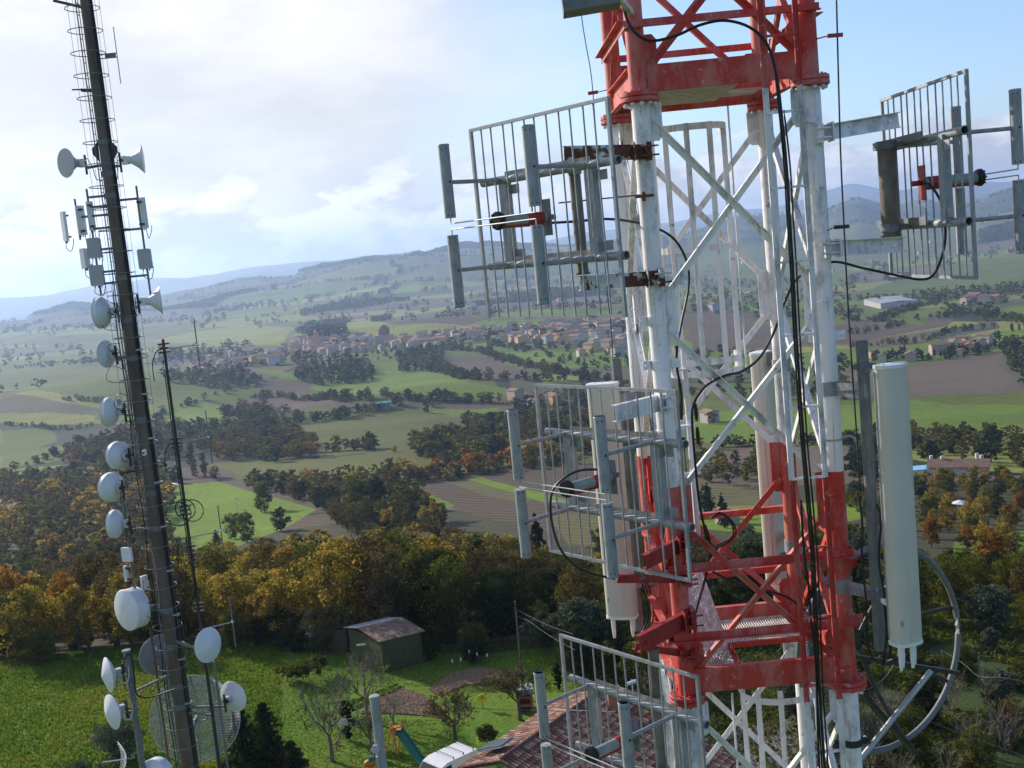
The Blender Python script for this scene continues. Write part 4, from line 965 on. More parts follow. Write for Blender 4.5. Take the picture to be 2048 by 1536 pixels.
# hardware: a tube parallel to the mast that dishes hang on
def vpipe(top, bot, r, label, Y=YM, mat=MGD, cat='pole', arms=(), cap=False, name='offset_pole'):
    t_ = P(top[0], top[1], Y); b_ = P(bot[0], bot[1], Y); x_ = (t_.x + b_.x) / 2
    T = thing(name, (x_, Y, b_.z), label, cat); mb = MB().tube((x_, Y, b_.z), (x_, Y, t_.z), r, n=16)
    if cap: mb.lathe([(0, 0), (r * 1.5, 0), (r * 1.5, .03), (0, .035)], (x_, Y, t_.z), ZG, 20, False)
    mb.build('shaft', mat, T)
    for py_ in arms:
        z = zrow(x_, Y, py_); MB().beam((x_, Y, z), (MX, YM, z), .055, .055).build('arm', mat, T, smooth=False)
    return T
DG = 'round dishes on the brown mast'
def dish(px_, py_, rpx, ax, kind, label, dY=0.0, armz=None, mat=None, mount=True, arm_to=None):
    Y = YM + dY; c = P(px_, py_, Y); R_ = rpx / FPX * Y * 1.0; A_ = Vector(ax).normalized()
    T = thing('microwave_dish', c, label, 'dish', DG); mat = mat or MDISH
    if kind == 'drum':
        pf = [(0, .10 * R_), (.5 * R_, .085 * R_), (.85 * R_, .045 * R_), (.97 * R_, .01 * R_), (R_, -.03 * R_), (1.0 * R_, -.30 * R_), (.96 * R_, -.33 * R_)]; bk = [(.96 * R_, -.33 * R_), (.80 * R_, -.50 * R_), (.5 * R_, -.68 * R_), (.2 * R_, -.76 * R_), (0, -.77 * R_)]; hub = .77
    elif kind == 'cone':
        pf = [(0, .02 * R_), (.9 * R_, .01 * R_), (R_, 0), (1.0 * R_, -.05 * R_), (.95 * R_, -.07 * R_)]; bk = [(.95 * R_, -.07 * R_), (.6 * R_, -.40 * R_), (.3 * R_, -.80 * R_), (.2 * R_, -1.0 * R_), (0, -1.0 * R_)]; hub = 1.0
    elif kind == 'radome':
        pf = [(0, .36 * R_), (.12 * R_, .335 * R_), (.5 * R_, .20 * R_), (.9 * R_, .05 * R_), (1.0 * R_, 0), (.99 * R_, -.03 * R_)]; bk = [(.99 * R_, -.03 * R_), (.7 * R_, -.22 * R_), (.35 * R_, -.34 * R_), (0, -.37 * R_)]; hub = .37
    elif kind == 'big':
        pf = [(0, .02 * R_), (.95 * R_, .01 * R_), (R_, -.02 * R_), (1.03 * R_, -.05 * R_), (1.03 * R_, -.12 * R_), (R_, -.14 * R_), (R_, -.75 * R_)]; bk = [(R_, -.75 * R_), (.75 * R_, -.9 * R_), (.4 * R_, -1.0 * R_), (0, -1.02 * R_)]; hub = 1.0
    elif kind == 'bowl':
        pf = [(0, -.30 * R_), (.4 * R_, -.25 * R_), (.8 * R_, -.10 * R_), (.98 * R_, 0), (1.0 * R_, 0), (1.0 * R_, -.03 * R_)]; bk = [(1.0 * R_, -.03 * R_), (.8 * R_, -.13 * R_), (.4 * R_, -.28 * R_), (0, -.33 * R_)]; hub = .33
    MB().lathe(pf, c, A_, 40, False).build('radome' if kind != 'bowl' else 'reflector', mat, T)
    MB().lathe(bk, c, A_, 40, False).build('reflector_back', mat, T)
    if kind in ('drum', 'cone', 'bowl'): MB().ring(c - A_ * (.015 * R_), A_, R_ * 1.0, R_ * .018, 40, 6).build('rim', MDG, T)
    if mount:
        h = c - A_ * (hub * R_); s_ = A_.cross(Vector(ZG)).normalized(); mb = MB()
        mb.lathe([(0, .03), (.10, .03), (.10, -.02), (.07, -.04), (.05, -.14), (0, -.14)], h, A_, 16, False); mb.box(h - A_ * .10, .14, .12, .20, (s_, A_, Vector(ZG))); mb.build('feed_unit', MDG if kind != 'cone' else MW, T)
        mp = h - A_ * .20; mb = MB(); mb.tube(mp - Vector((0, 0, .28)), mp + Vector((0, 0, .20)), .028, n=10)
        mb.box(mp + A_ * .04, .16, .05, .07, (s_, A_, Vector(ZG))); mb.tube(mp + s_ * .07 - A_ * .06, mp + s_ * .07 + A_ * .10, .009, n=6); mb.build('mounting_bracket', MKM, T)
        tgt = Vector((MX, YM, mp.z - .12)) if arm_to is None else Vector((arm_to[0], arm_to[1], mp.z - .12))
        s0 = mp - Vector((0, 0, .12)); mb = MB(); mb.beam(s0, tgt, .05, .06); mb.build('arm', MGD, T, smooth=False)
        q0 = h - A_ * .15; q1 = tgt + Vector((0, 0, -.35)); mid = (q0 + q1) / 2 + Vector((0, -.05, -.22)); MB().poly([q0, q0 + Vector((0, 0, .12)) - A_ * .1, q0.lerp(q1, .35) + Vector((0, 0, .02)), mid, q1], .010, 6, smooth=5).build('lead', MK, T)
    return T
dish(131, 326, 28, (-.60, -.80, 0), 'cone', 'topmost left dish, a flat grey disc against the sky', 0, mat=MDG)
dish(286, 318, 27, (.97, .20, 0), 'cone', 'topmost right dish, white cone with its rim to the right, against the sky', 0)
dish(322, 600, 27.5, (.95, .31, 0), 'cone', 'white cone dish seen edge on over the hazy ridge, right of the mast', 0)
dish(197, 626, 31, (-.98, .10, .0), 'drum', 'deep white drum dish left of the mast just below the three grey radio units', -.1)
dish(212, 708, 27, (-.93, .35, 0), 'bowl', 'open white bowl dish, seen from behind in front of pale fields', -.1)
dish(214, 824, 29, (-.98, .15, .02), 'drum', 'white drum dish left of the mast next above the pair that almost touch', -.1)
dish(233, 910, 28, (-.85, .50, .02), 'drum', 'upper one of two white dishes that almost touch, with black clamp on its back', -.1)
dish(219, 974, 30, (-.85, .50, .02), 'drum', 'lower one of two white dishes that almost touch, crossed by the grey pole top', -.2, arm_to=(P(238, 1000, YM).x, YM))
dish(225, 1048, 29, (-.98, .15, .02), 'drum', 'white drum dish above the small square white panel', -.1, arm_to=(P(245, 1060, YM).x, YM))
dish(251, 1221, 42, (-.62, -.78, .03), 'big', 'largest solid white drum dish, low left of the mast in front of yellow trees', -.2)
dish(416, 1290, 36, (.85, -.53, .05), 'radome', 'white domed dish right of the mast above the bright green meadow', -1.1)
dish(322, 1310, 43, (-.42, .90, 0), 'bowl', 'dark grey dish half hidden behind the foot of the mast', .7, mat=plain('dark_dish', (.16, .18, .20), .5), mount=False)
PX3 = P(262, 1400, YM - 1.2).x
dish(216, 1350, 37, (-.83, -.56, .03), 'radome', 'upper one of two pointed white radomes on the thick capped pole', -1.4, arm_to=(PX3, YM - 1.2))
dish(224, 1424, 37, (-.72, -.69, .03), 'radome', 'lower one of two pointed white radomes on the thick capped pole', -1.4, arm_to=(PX3 + .05, YM - 1.2))
dish(467, 1393, 33, (.42, .90, .0), 'radome', 'white dish right of the mast seen from behind over the dark fir', .1)
dish(305, 1553, 34, (-.25, -.95, .15), 'big', 'white dish cut by the bottom edge left of the mast foot', -1.2, mount=False)
vpipe((232, 935), (280, 1215), .030, 'thin grey pole left of the mast carrying two dishes and the little panels', arms=(1060, 1215))
vpipe((255, 1302), (292, 1600), .072, 'thick grey capped pole with the two pointed radomes', Y=YM - 1.2, cap=True, arms=(1385,))
vpipe((172, 378), (203, 590), .026, 'grey pole left of the mast carrying panel antennas and radio units', arms=(395, 415, 458, 500, 545, 568))
vpipe((147, 398), (163, 480), .024, 'short outer pole between the two leftmost panel antennas', arms=(435,))
vpipe((271, 372), (304, 600), .026, 'grey pole right of the mast between panel antenna and radio unit', arms=(397, 457, 550))
vpipe((414, 1320), (445, 1600), .045, 'grey tube right of the mast below the white domed dish', Y=YM - .4, arms=(1430,))
vpipe((430, 1322), (462, 1600), .030, 'thin tube crossing in front of the mesh dish beside the fir', Y=YM - .5)
vpipe((303, 1255), (345, 1600), .028, 'thin brown tube just left of the mast over the dark grey dish', Y=YM - .4, mat=MRU)
def panel(px_, py_, w, h, ax, label, name='panel_antenna', cat='antenna', mat=None, group=None, t=.07, rnd=False, arm=True, dY=0):
    c = P(px_, py_, YM + dY); W, H = w / FPX * YM, h / FPX * YM; A_ = Vector(ax).normalized(); s_ = A_.cross(Vector(ZG)).normalized(); up = s_.cross(A_)
    T = thing(name, c - up * H / 2, label, cat, group)
    r_ = min(W, H) * (.16 if rnd else .05); ol = []
    for (sx, sy, a0) in ((1, 1, 0), (-1, 1, PI / 2), (-1, -1, PI), (1, -1, 3 * PI / 2)):
        for q in range(5): an = a0 + PI / 2 * q / 4; ol.append(c + s_ * (sx * (W / 2 - r_) + r_ * math.cos(an)) + up * (sy * (H / 2 - r_) + r_ * math.sin(an)) - A_ * t / 2)
    MB().prism(ol, A_ * t).build('case', mat or MW, T)
    mb = MB()
    for e in (-.36, .36): mb.box(c - A_ * (t / 2 + .04) + up * (H * e), .10, .09, .04, (s_, A_, up))
    mb.build('back_bracket', MKM, T, smooth=False)
    mb = MB()
    for e in (-.25, .0, .25): mb.tube(c + s_ * (W * e) - up * (H / 2 + .05), c + s_ * (W * e) - up * (H / 2 - .002), .014, n=8)
    mb.build('connector', MKM, T)
    b0 = c - up * (H / 2 + .05); MB().poly([b0 + s_ * (W * .25), b0 + s_ * (W * .3) - up * .12, b0 + Vector((.08, 0, -.20)), b0 + Vector((.16, -.02, -.05)), b0 + Vector((.18, 0, .1))], .009, 6, smooth=5).build('lead', MK, T)
    return T
PG_, RG_ = 'slim panel antennas on the brown mast', 'finned radio units on the brown mast'
panel(129, 453, 17, 58, (-.75, -.66, 0), 'leftmost slim white panel antenna standing out furthest from the mast', group=PG_)
panel(162, 441, 17, 58, (-.55, .8, 0), 'slim white panel antenna second from the left', group=PG_)
panel(182, 432, 13, 57, (-.3, .95, 0), 'slim white panel antenna nearest the mast on its left side', group=PG_)
panel(285, 426, 17, 60, (.35, .93, 0), 'slim white panel antenna alone on the right of the mast', group=PG_)
panel(189, 496, 25, 40, (.1, -1, 0), 'upper of two stacked grey radio units left of the mast', 'radio_unit', 'radio unit', MDG, RG_, .16, True)
panel(194, 551, 26, 41, (.1, -1, 0), 'lower of two stacked grey radio units left of the mast', 'radio_unit', 'radio unit', MDG, RG_, .16, True)
panel(170, 517, 18, 40, (-.7, -.7, 0), 'pale radio unit half behind the stacked pair', 'radio_unit', 'radio unit', MW, RG_, .14, True)
panel(290, 518, 25, 40, (.1, -1, 0), 'grey radio unit on the right of the mast below a slim panel', 'radio_unit', 'radio unit', MDG, RG_, .16, True)
panel(254, 1109, 24, 29, (-.35, -.93, 0), 'small square white panel in front of the orange trees', group='little square panels')
panel(252, 1147, 9, 32, (-.98, .2, 0), 'small white panel seen edge on below the square one', group='little square panels')
panel(289, 1166, 14, 31, (.7, -.7, 0), 'small white panel nearest the mast above the big drum dish', group='little square panels')
# parabolic mesh dish behind the foot of the mast
gc = P(390, 1438, 29.6); GA = Vector((.10, -.99, .05)).normalized(); gx, gy, gd = frame(GA); GR = 92 / FPX * 29.6
T = thing('mesh_dish_antenna', gc, 'big parabolic mesh dish of horizontal bars behind the foot of the mast', 'dish')
MB().ring(gc, GA, GR, .016, 56, 6).build('rim', MGL, T)
mb = MB()
for i in range(58):
    s2 = -GR + 2 * GR * (i + .5) / 58; l = math.sqrt(GR * GR - s2 * s2)
    mb.poly([gc + gx * q + gy * s2 - gd * (.45 * (1 - (q * q + s2 * s2) / GR ** 2)) for q in np.linspace(-l, l, 10)], .0105, 4)
mb.build('reflector_bars', MGL, T)
for q in (-.8, -.45, 0, .45, .8):
    l = math.sqrt(1 - q * q) * GR; MB().poly([gc + gx * (q * GR) + gy * s2 - gd * (.47 * (1 - ((q * GR) ** 2 + s2 * s2) / GR ** 2)) for s2 in np.linspace(-l, l, 10)], .018, 5).build('rib', MGD, T)
MB().tube(gc - gd * .45, gc + gd * .35, .03, n=10).ball(gc + gd * .36, .07, 6).build('feed_horn', MW, T)
MB().beam(gc - gd * .5, (MX, YM, gc.z - .1), .08, .08).build('arm', MGD, T, smooth=False)
gc2 = P(236, 1520, 27); T = thing('mesh_dish_antenna', gc2, 'small curved bar mesh reflector at the lower left edge of the thick pole', 'dish'); ga = Vector((-.9, -.35, .1)).normalized(); gx, gy, gd = frame(ga)
mb = MB()
for i in range(20):
    s2 = -.42 + .84 * i / 19; l = .34 * math.sqrt(max(.05, 1 - (s2 / .46) ** 2)); mb.poly([gc2 + gx * q + gy * s2 - gd * (.20 * (1 - (q * q + s2 * s2) / .2)) for q in np.linspace(-l, l, 7)], .006, 4)
mb.build('reflector_bars', MGL, T)
MB().tube(gc2 - gd * .2, gc2 + gd * .35, .018, n=8).build('feed_arm', MW, T); MB().poly([gc2 - gd * .2, gc2 - gd * .38, P(262, 1510, YM - 1.2)], .022, 8, smooth=3).build('bracket', MGD, T)
# dipole near the top
dp = P(234, 110, YM); T = thing('dipole_antenna', dp, 'single thin vertical rod aerial high on the right of the mast', 'antenna', 'rod aerials')
x0 = dp.x; MB().tube((x0, YM, zrow(x0, YM, 54)), (x0, YM, zrow(x0, YM, 167)), .011, n=8).build('rod', MGD, T)
mb = MB()
for e in (-.05, .05): mb.beam((x0, YM, dp.z + e), (MX + .15, YM, dp.z + e), .02, .02)
mb.box((x0 - .16, YM, dp.z), .26, .03, .12); mb.build('boom', MGD, T, smooth=False)
m_ = MB(); z = mz(178); m_.beam((MX - .60, YM - .05, z + .03), (MX, YM, z), .04, .03); m_.beam((MX - .38, YM - .05, z + .0), (MX, YM, z - .04), .08, .07); m_.build('bare_bracket', MKM, mast, smooth=False)
m_ = MB(); z = mz(8); m_.beam((MX - .75, YM - .05, z + .14), (MX, YM, z - .1), .06, .06); m_.build('bare_bracket', MKM, mast, smooth=False)
for sx in (-1, 1):
    m_ = MB(); z = mz(300); m_.prism([(MX + sx * .15, YM - .1, z + .2), (MX + sx * .30, YM - .1, z + .05), (MX + sx * .30, YM - .1, z - .08), (MX + sx * .16, YM - .1, z - .28)], (0, .06, 0)); m_.build('gusset_plate', MKM, mast, smooth=False)
z = mz(938); m_ = MB(); m_.beam((MX - .62, YM - .25, z), (MX - .05, YM - .15, z + .03), .05, .05); m_.beam((MX - .60, YM - .25, z + .05), (MX - .60, YM - .25, z - .06), .06, .06); m_.build('rusty_bracket', MRU, mast, smooth=False)
c_ = P(289, 905, YM - .45); T = thing('security_camera', c_, 'tiny white camera with a black lens clipped to the front of the brown mast', 'camera'); MB().box(c_, .07, .14, .13).build('case', MW, T); MB().tube(c_ + Vector((0, -.072, 0)), c_ + Vector((0, -.085, 0)), .025, n=10).build('lens', MK, T)
cb_ = [P(x, y, YM - 1.32) for x, y in ((246, 1322), (256, 1308), (264, 1318), (268, 1350), (272, 1385), (285, 1395), (310, 1392), (350, 1378))]
MB().poly(cb_, .020, 7, smooth=5).build('pole_cable', MK, None, 'thick black cable running down the capped pole and along its arm', cat='cable')
for i, (xa, ya) in enumerate(((238, 1352), (245, 1425))):
    MB().poly([P(xa, ya, YM - 1.4), P(xa + 4, ya + 12, YM - 1.45), P(xa + 16, ya + 12, YM - 1.4), P(xa + 20, ya - 4, YM - 1.3), P(xa + 18, ya - 22, YM - 1.25)], .022, 8, smooth=5).build('curved_bracket', MGL, None, ['upper', 'lower'][i] + ' curved steel bracket between a pointed radome and the capped pole', cat='bracket')
rr_ = random.Random(4)
for i in range(16):
    z = mz(580 + i * 52); x0 = MX - rr_.uniform(.28, .42); m_ = MB(); m_.poly([(MX - .22, YM - .2, z), (x0 - .1, YM - .25, z + rr_.uniform(-.05, .15)), (x0 - rr_.uniform(.1, .25), YM - .3, z - rr_.uniform(.1, .25)), (MX - .24, YM - .22, z - rr_.uniform(.3, .45))], .008, 5, smooth=5); m_.build('cable_loop', MK, mast)
for i in range(9):
    z = mz(700 + i * 88); m_ = MB(); r_ = rad(z); m_.box((MX + r_ + .03, YM - .12, z), .16, .10, .04); m_.build('cable_clamp', MGL, mast, smooth=False)
# ------------------------------------------------------------------ slim second mast with four folded dipoles
SY = 27.3; SX = (P(325, 680, SY).x + P(402, 1250, SY).x) / 2
T = thing('antenna_mast', (SX, SY, 0), 'slim dark mast with a red tip and rod aerials, right of the thick one', 'mast')
MB().tube((SX, SY, 0), (SX, SY, zrow(SX, SY, 700)), .050, .034, n=14).build('shaft', MKM, T)
MB().tube((SX, SY, zrow(SX, SY, 700)), (SX, SY, zrow(SX, SY, 680)), .036, n=12).ball((SX, SY, zrow(SX, SY, 680)), .038, 6, (1, 1, .7)).build('tip', MRB, T)
for py_ in (696, 1020, 1100, 885, 1215):
    z = zrow(SX, SY, py_); mb = MB()
    for e in (-.10, 0, .10): mb.box((SX, SY, z + e), .26 if e else .2, .10, .035)
    mb.build('clamp', MKM, T, smooth=False)
for i, (ya, xr_) in enumerate(((692, 388), (879, 413), (1069, 440), (1253, 467))):
    z = zrow(SX, SY, ya + 6); tip = Vector((SX + .70, SY + .38, z))
    D_ = thing('dipole_antenna', tip, ['highest', 'second highest', 'third', 'lowest'][i] + ' rod aerial on the slim dark mast', 'antenna', 'rod aerials')
    MB().tube((SX, SY, z), tip, .014, n=8).build('boom', MGL, D_); mb = MB(); mb.tube(tip + Vector((0, 0, .04)), tip + Vector((0, 0, .66)), .015, n=8); mb.build('rod', MGD, D_)
    MB().tube(tip - Vector((0, 0, .04)), tip - Vector((0, 0, .66)), .015, n=8).build('rod', MGD, D_); MB().ball(tip, .034, 6).build('joint', MGL, D_)
    MB().poly([Vector((SX, SY, z)), Vector((SX - .22, SY + .1, z - .05)), Vector((SX - .42, SY + .3, z - .35)), Vector((SX - .5, SY + .5, z - .8))], .012, 6, smooth=5).build('lead', MK, D_)
z = zrow(SX, SY, 972); MB().tube((SX, SY, z), (SX - .42, SY + .6, z - .02), .018, n=8).build('stay_arm', MGL, T)
z = zrow(SX, SY, 1025)
for i in range(3): MB().ring((SX + (-.16, .18, .02)[i], SY - .07, z + .05 * i), (.2 * (i - 1), 1, .1), .30 - .02 * i, .013, 28, 6).build('cable_coil', MK, T)
MB().poly([(SX - .02, SY - .05, zrow(SX, SY, 1130)), (SX + .02, SY - .06, zrow(SX, SY, 1165)), (SX - .1, SY, zrow(SX, SY, 1195)), (SX - .38, SY + .4, zrow(SX, SY, 1215)), (MX + .25, YM, zrow(SX, SY, 1260))], .022, 8, smooth=5).build('cable_sweep', MK, T)
MB().poly([(SX - .05, SY - .04, zrow(SX, SY, q)) for q in (720, 850, 900, 1020, 1130)], .013, 6, smooth=3).build('mast_cable', MK, T)
# ------------------------------------------------------------------ foliage materials
def leafmat(name, cols, trans=.45):
    k = M(name); k.n.remove(k.b)
    at_ = k.n.new('ShaderNodeVertexColor'); at_.layer_name = 'tint'; sp = k.n.new('ShaderNodeSeparateColor'); k.l.new(at_.outputs[0], sp.inputs[0])
    oi = k.n.new('ShaderNodeObjectInfo')
    f = k.math('ADD', k.math('MULTIPLY', sp.outputs[0], .62), k.math('MULTIPLY', oi.outputs['Random'], .38))
    n_ = len(cols); c = k.ramp(f, [(.08 + .84 * i / (n_ - 1), x) for i, x in enumerate(cols)])
    c = k.mix(1.0, c, k.ramp(sp.outputs[1], [(0, .55), (1, 1.45)]), 'MULTIPLY')
    d = k.n.new('ShaderNodeBsdfDiffuse'); t = k.n.new('ShaderNodeBsdfTranslucent'); mx = k.n.new('ShaderNodeMixShader'); mx.inputs[0].default_value = trans
    k.l.new(c, d.inputs[0]); k.l.new(k.mix(1.0, c, (1.25, 1.15, .75), 'MULTIPLY'), t.inputs[0]); k.l.new(d.outputs[0], mx.inputs[1]); k.l.new(t.outputs[0], mx.inputs[2]); k.l.new(mx.outputs[0], k.out.inputs[0])
    return k.m
LM = {'yellow': leafmat('yellow_leaves', [(.105, .108, .028), (.18, .155, .034), (.27, .205, .045), (.33, .215, .048)], .52),
      'orange': leafmat('orange_leaves', [(.13, .080, .022), (.22, .115, .028), (.29, .14, .030), (.20, .15, .035)]),
      'brown': leafmat('brown_leaves', [(.056, .050, .024), (.088, .073, .034), (.125, .090, .038), (.095, .088, .036)], .3),
      'green': leafmat('green_leaves', [(.040, .056, .016), (.070, .086, .020), (.105, .115, .026), (.15, .135, .034)]),
      'dark': leafmat('dark_leaves', [(.018, .030, .014), (.030, .042, .017), (.045, .055, .022)], .25),
      'olive': leafmat('olive_leaves', [(.060, .078, .048), (.095, .112, .075), (.13, .145, .105)], .2)}
k = M('bark'); k.color(k.ramp(k.noise(6, 6, .65, stretch=(1, 1, .3)), [(.3, (.055, .043, .034)), (.7, (.17, .14, .115))])).set(.9, 0, .1); MBARK = k.m
k = M('pale_bark'); k.color(k.ramp(k.noise(6, 6, .65, stretch=(1, 1, .3)), [(.3, (.12, .10, .08)), (.7, (.26, .23, .19))])).set(.9, 0, .1); MBARK2 = k.m
def leaves(rng, centers, radii, per, size, flat=.0):
    n = len(centers) * per; ci = np.repeat(np.arange(len(centers)), per)
    d = rng.normal(size=(n, 3)); d /= np.linalg.norm(d, axis=1)[:, None]; r = rng.random(n) ** .45
    p = centers[ci] + d * (radii[ci] * r)[:, None] * np.array([1, 1, .75])
    nn = d * .5 + rng.normal(size=(n, 3)) * .8 + np.array([0, 0, .35]); nn /= np.linalg.norm(nn, axis=1)[:, None]
    t = np.cross(nn, rng.normal(size=(n, 3))); t /= np.linalg.norm(t, axis=1)[:, None]; b = np.cross(nn, t)
    s = size * (.6 + .8 * rng.random(n))[:, None]; a = .62
    V = np.stack([p - t * s, p - b * s * a, p + t * s, p + b * s * a], 1).reshape(-1, 3)
    F = np.arange(n * 4).reshape(-1, 4)
    hue = np.clip(rng.random(len(centers))[ci] * .75 + rng.random(n) * .25, 0, 1); val = np.clip(.5 + .26 * rng.normal(size=len(centers))[ci] + .24 * rng.normal(size=n), 0, 1)
    return V, F, np.repeat(np.stack([hue, val, np.zeros(n)], 1), 4, axis=0).astype(np.float32)
def crown(rng, h, w, base, ncl, shape='round'):
    """cluster centres and radii of a crown of total height h and width w starting at height base"""
    c = []; 
    while len(c) < ncl:
        p = rng.normal(size=3); p /= np.linalg.norm(p); p *= rng.random() ** .30
        z = base + (h - base) * (.5 + .5 * p[2]); t = (z - base) / (h - base)
        if shape == 'round': e = 1.0
        elif shape == 'cone': e = 1.25 * (1 - t) + .08
        elif shape == 'poplar': e = (.35 + 1.5 * t * (1 - t) * 1.6)
        elif shape == 'vase': e = .55 + .65 * t
        lump = .78 + .22 * math.sin(3 * math.atan2(p[1], p[0]) + 7 * t + h) + .12 * math.sin(7 * math.atan2(p[1], p[0]) + h * 3)
        c.append((p[0] * w / 2 * e * lump, p[1] * w / 2 * e * lump, z))
    c = np.array(c); r = (.085 + .06 * rng.random(ncl)) * w
    if shape == 'cone': r *= (1.2 - .8 * (c[:, 2] - base) / (h - base))
    return c, r
def trunk_mb(rng, h, base, r, tips, nb=10, bare=False):
    mb = MB(); top = Vector((rng.normal() * .2, rng.normal() * .2, h * .80)); mid = Vector((rng.normal() * .15, rng.normal() * .15, max(base, h * .3)))
    mb.poly([(0, 0, -.4), (0, 0, 0), mid, mid.lerp(top, .5) + Vector((rng.normal() * .15, rng.normal() * .15, 0)), top], [r * 1.25, r, r * .75, r * .45, r * .15], 7, smooth=3)
    idx = rng.permutation(len(tips))[:nb]
    for i in idx:
        t = Vector(tips[i]); z0 = max(base * .8, min(h * .7, t.z * (.35 + .35 * rng.random()))); s0 = Vector((0, 0, z0)) if z0 < mid.z else mid.lerp(top, (z0 - mid.z) / max(.1, top.z - mid.z))
        m1 = s0.lerp(t, .5) + Vector((rng.normal() * .2, rng.normal() * .2, -.1 * (t - s0).length)); mb.poly([s0, m1, t], [r * .42, r * .25, r * .07], 5, smooth=2)
        if bare:
            for _ in range(7):
                q = m1.lerp(t, rng.random()); e = q + Vector((rng.normal() * .35, rng.normal() * .35, .5 + .9 * rng.random())) * (h / 6); mb.poly([q, q.lerp(e, .5) + Vector((.05, .03, -.05)), e], [r * .12, r * .08, r * .03], 4)
    return mb
PROTO = {}
def proto(kind, var, tier):
    key = (kind, var, tier)
    if key in PROTO: return PROTO[key]
    rng = np.random.default_rng(abs(hash((kind == 'a', var * 31 + tier * 7 + sum(map(ord, kind))))) % 99991)
    shape, mat, h, w, base = {'yellow': ('round', 'yellow', 8, 6.0, .5), 'orange': ('round', 'orange', 8, 5.6, .7), 'brown': ('vase', 'brown', 8, 5.4, .8), 'green': ('round', 'green', 8, 6.6, .4),
                              'dark': ('round', 'dark', 8, 6.2, .4), 'olive': ('round', 'olive', 5, 4.6, .6), 'conifer': ('cone', 'dark', 9, 5.0, .3), 'cypress': ('poplar', 'dark', 9, 2.2, .2), 'poplar': ('poplar', 'brown', 12, 4.2, .8)}[kind]
    ncl, per, ls = [(120, 62, .125), (64, 30, .24), (30, 11, .52)][tier]
    if kind in ('brown',): per = int(per * .6)
    if kind in ('conifer', 'dark'): per = int(per * 1.2)
    c, r = crown(rng, h, w * (.9 + .2 * rng.random()), base, ncl, shape)
    if kind in ('poplar', 'cypress'): r = r * 1.5
    V_, F_, T_ = leaves(rng, c, r * (1.15 if tier else 1.0), per, ls)
    me = np_mesh(kind + '_crown', V_, F_, [LM[mat]], T_)
    tr = trunk_mb(rng, h, base, .16 if kind != 'poplar' else .2, c, (24, 9, 3)[tier]).mesh(kind + '_trunk', (0, 0, 0), (MBARK,))
    PROTO[key] = (me, tr, V_, F_, T_, mat, h); return PROTO[key]
NAMES = {'yellow': ('autumn_tree', 'tree'), 'orange': ('orange_tree', 'tree'), 'brown': ('brown_tree', 'tree'), 'green': ('green_tree', 'tree'), 'dark': ('evergreen_tree', 'tree'), 'olive': ('olive_tree', 'tree'), 'conifer': ('conifer', 'tree'), 'cypress': ('cypress', 'tree'), 'poplar': ('poplar', 'tree')}
LOOK = {'yellow': 'yellow leaved autumn tree', 'orange': 'rusty orange autumn tree', 'brown': 'thin brown leaved tree', 'green': 'bushy green tree', 'dark': 'dark evergreen tree', 'olive': 'grey green olive tree', 'conifer': 'dark pointed conifer', 'cypress': 'narrow dark cypress', 'poplar': 'tall narrow brownish poplar'}
def plant(kind, x, y, h, tier, label=None, group=None, w=1.0, zoff=-.15):
    me, tr, _, _, _, _, h0 = proto(kind, random.randrange(4 if tier < 2 else 3), tier)
    nm, cat = NAMES[kind]; t = thing(nm, (x, y, float(terr(x, y)) + zoff), label or LOOK[kind], cat, group)
    s = h / h0; w = w * random.uniform(.85, 1.15) * (1.22 if tier == 2 else 1); t.scale = (s * w, s * w, s); t.rotation_euler = (0, 0, random.random() * 6.28)
    link('crown', me, parent=t); link('trunk', tr, parent=t); return t
CAND = []     # (d, kind, x, y, h, zone) every tree of the countryside
def pick(mix):
    ks, ws = zip(*mix); return random.choices(ks, ws)[0]
class Grid:
    def __init__(s): s.g = {}
    def ok(s, x, y, r):
        c = 12.0; i, j = int(x // c), int(y // c); n_ = int(r // c) + 1
        for a in range(i - n_, i + n_ + 1):
            for b2 in range(j - n_, j + n_ + 1):
                for (u, v) in s.g.get((a, b2), ()):
                    if (u - x) ** 2 + (v - y) ** 2 < r * r: return False
        s.g.setdefault((i, j), []).append((x, y)); return True
GRID = Grid()
def cap_h(x, y, h):
    """keep a tree below the skyline of the wood as the valley behind it stays open"""
    z = float(terr(x, y)); px_, py_ = proj((x, y, z + h)); lim = float(np.interp(px_, [0, 150, 310, 345, 450, 560, 640, 700, 860, 950, 1050, 1150, 1330, 1400, 1700, 1850, 2048], [960, 965, 985, 1085, 1085, 1072, 1045, 1022, 1035, 1062, 1085, 1110, 1110, 1060, 1030, 985, 975]))
    if px_ > 1760 and math.hypot(x, y) < 131: lim = 1095
    while py_ < lim - 6 * math.sin(x * 1.7) and h > 2.6:
        h -= .4; py_ = proj((x, y, z + h))[1]
    return h
def fill(poly, sp, mix, h, n, zone):
    sp *= .70; n = int(n * 1.9)
    xs = [p[0] for p in poly]; ys = [p[1] for p in poly]
    for _ in range(n * 3):
        px_, py_ = random.uniform(min(xs), max(xs)), random.uniform(min(ys), max(ys))
        if not inside(np.array([px_]), np.array([py_]), poly)[0]: continue
        g = ground(px_, py_)
        if GRID.ok(g.x, g.y, sp * random.uniform(.8, 1.2)): CAND.append((math.hypot(g.x, g.y), pick(mix), g.x, g.y, random.uniform(*h), zone)); n -= 1
        if n <= 0: break
def bushes(n):
    for _ in range(n):
        a = math.radians(random.uniform(-25.5, 17)); d = float(edge_d(a)) + random.uniform(-3, 6); x, y = d * math.sin(a), d * math.cos(a)
        if GRID.ok(x + 3000, y, 1.6): CAND.append((d, pick([('green', 4), ('dark', 3), ('brown', 3)]), x, y, random.uniform(1.8, 3.6), 'in the low scrub along the front of the wood'))
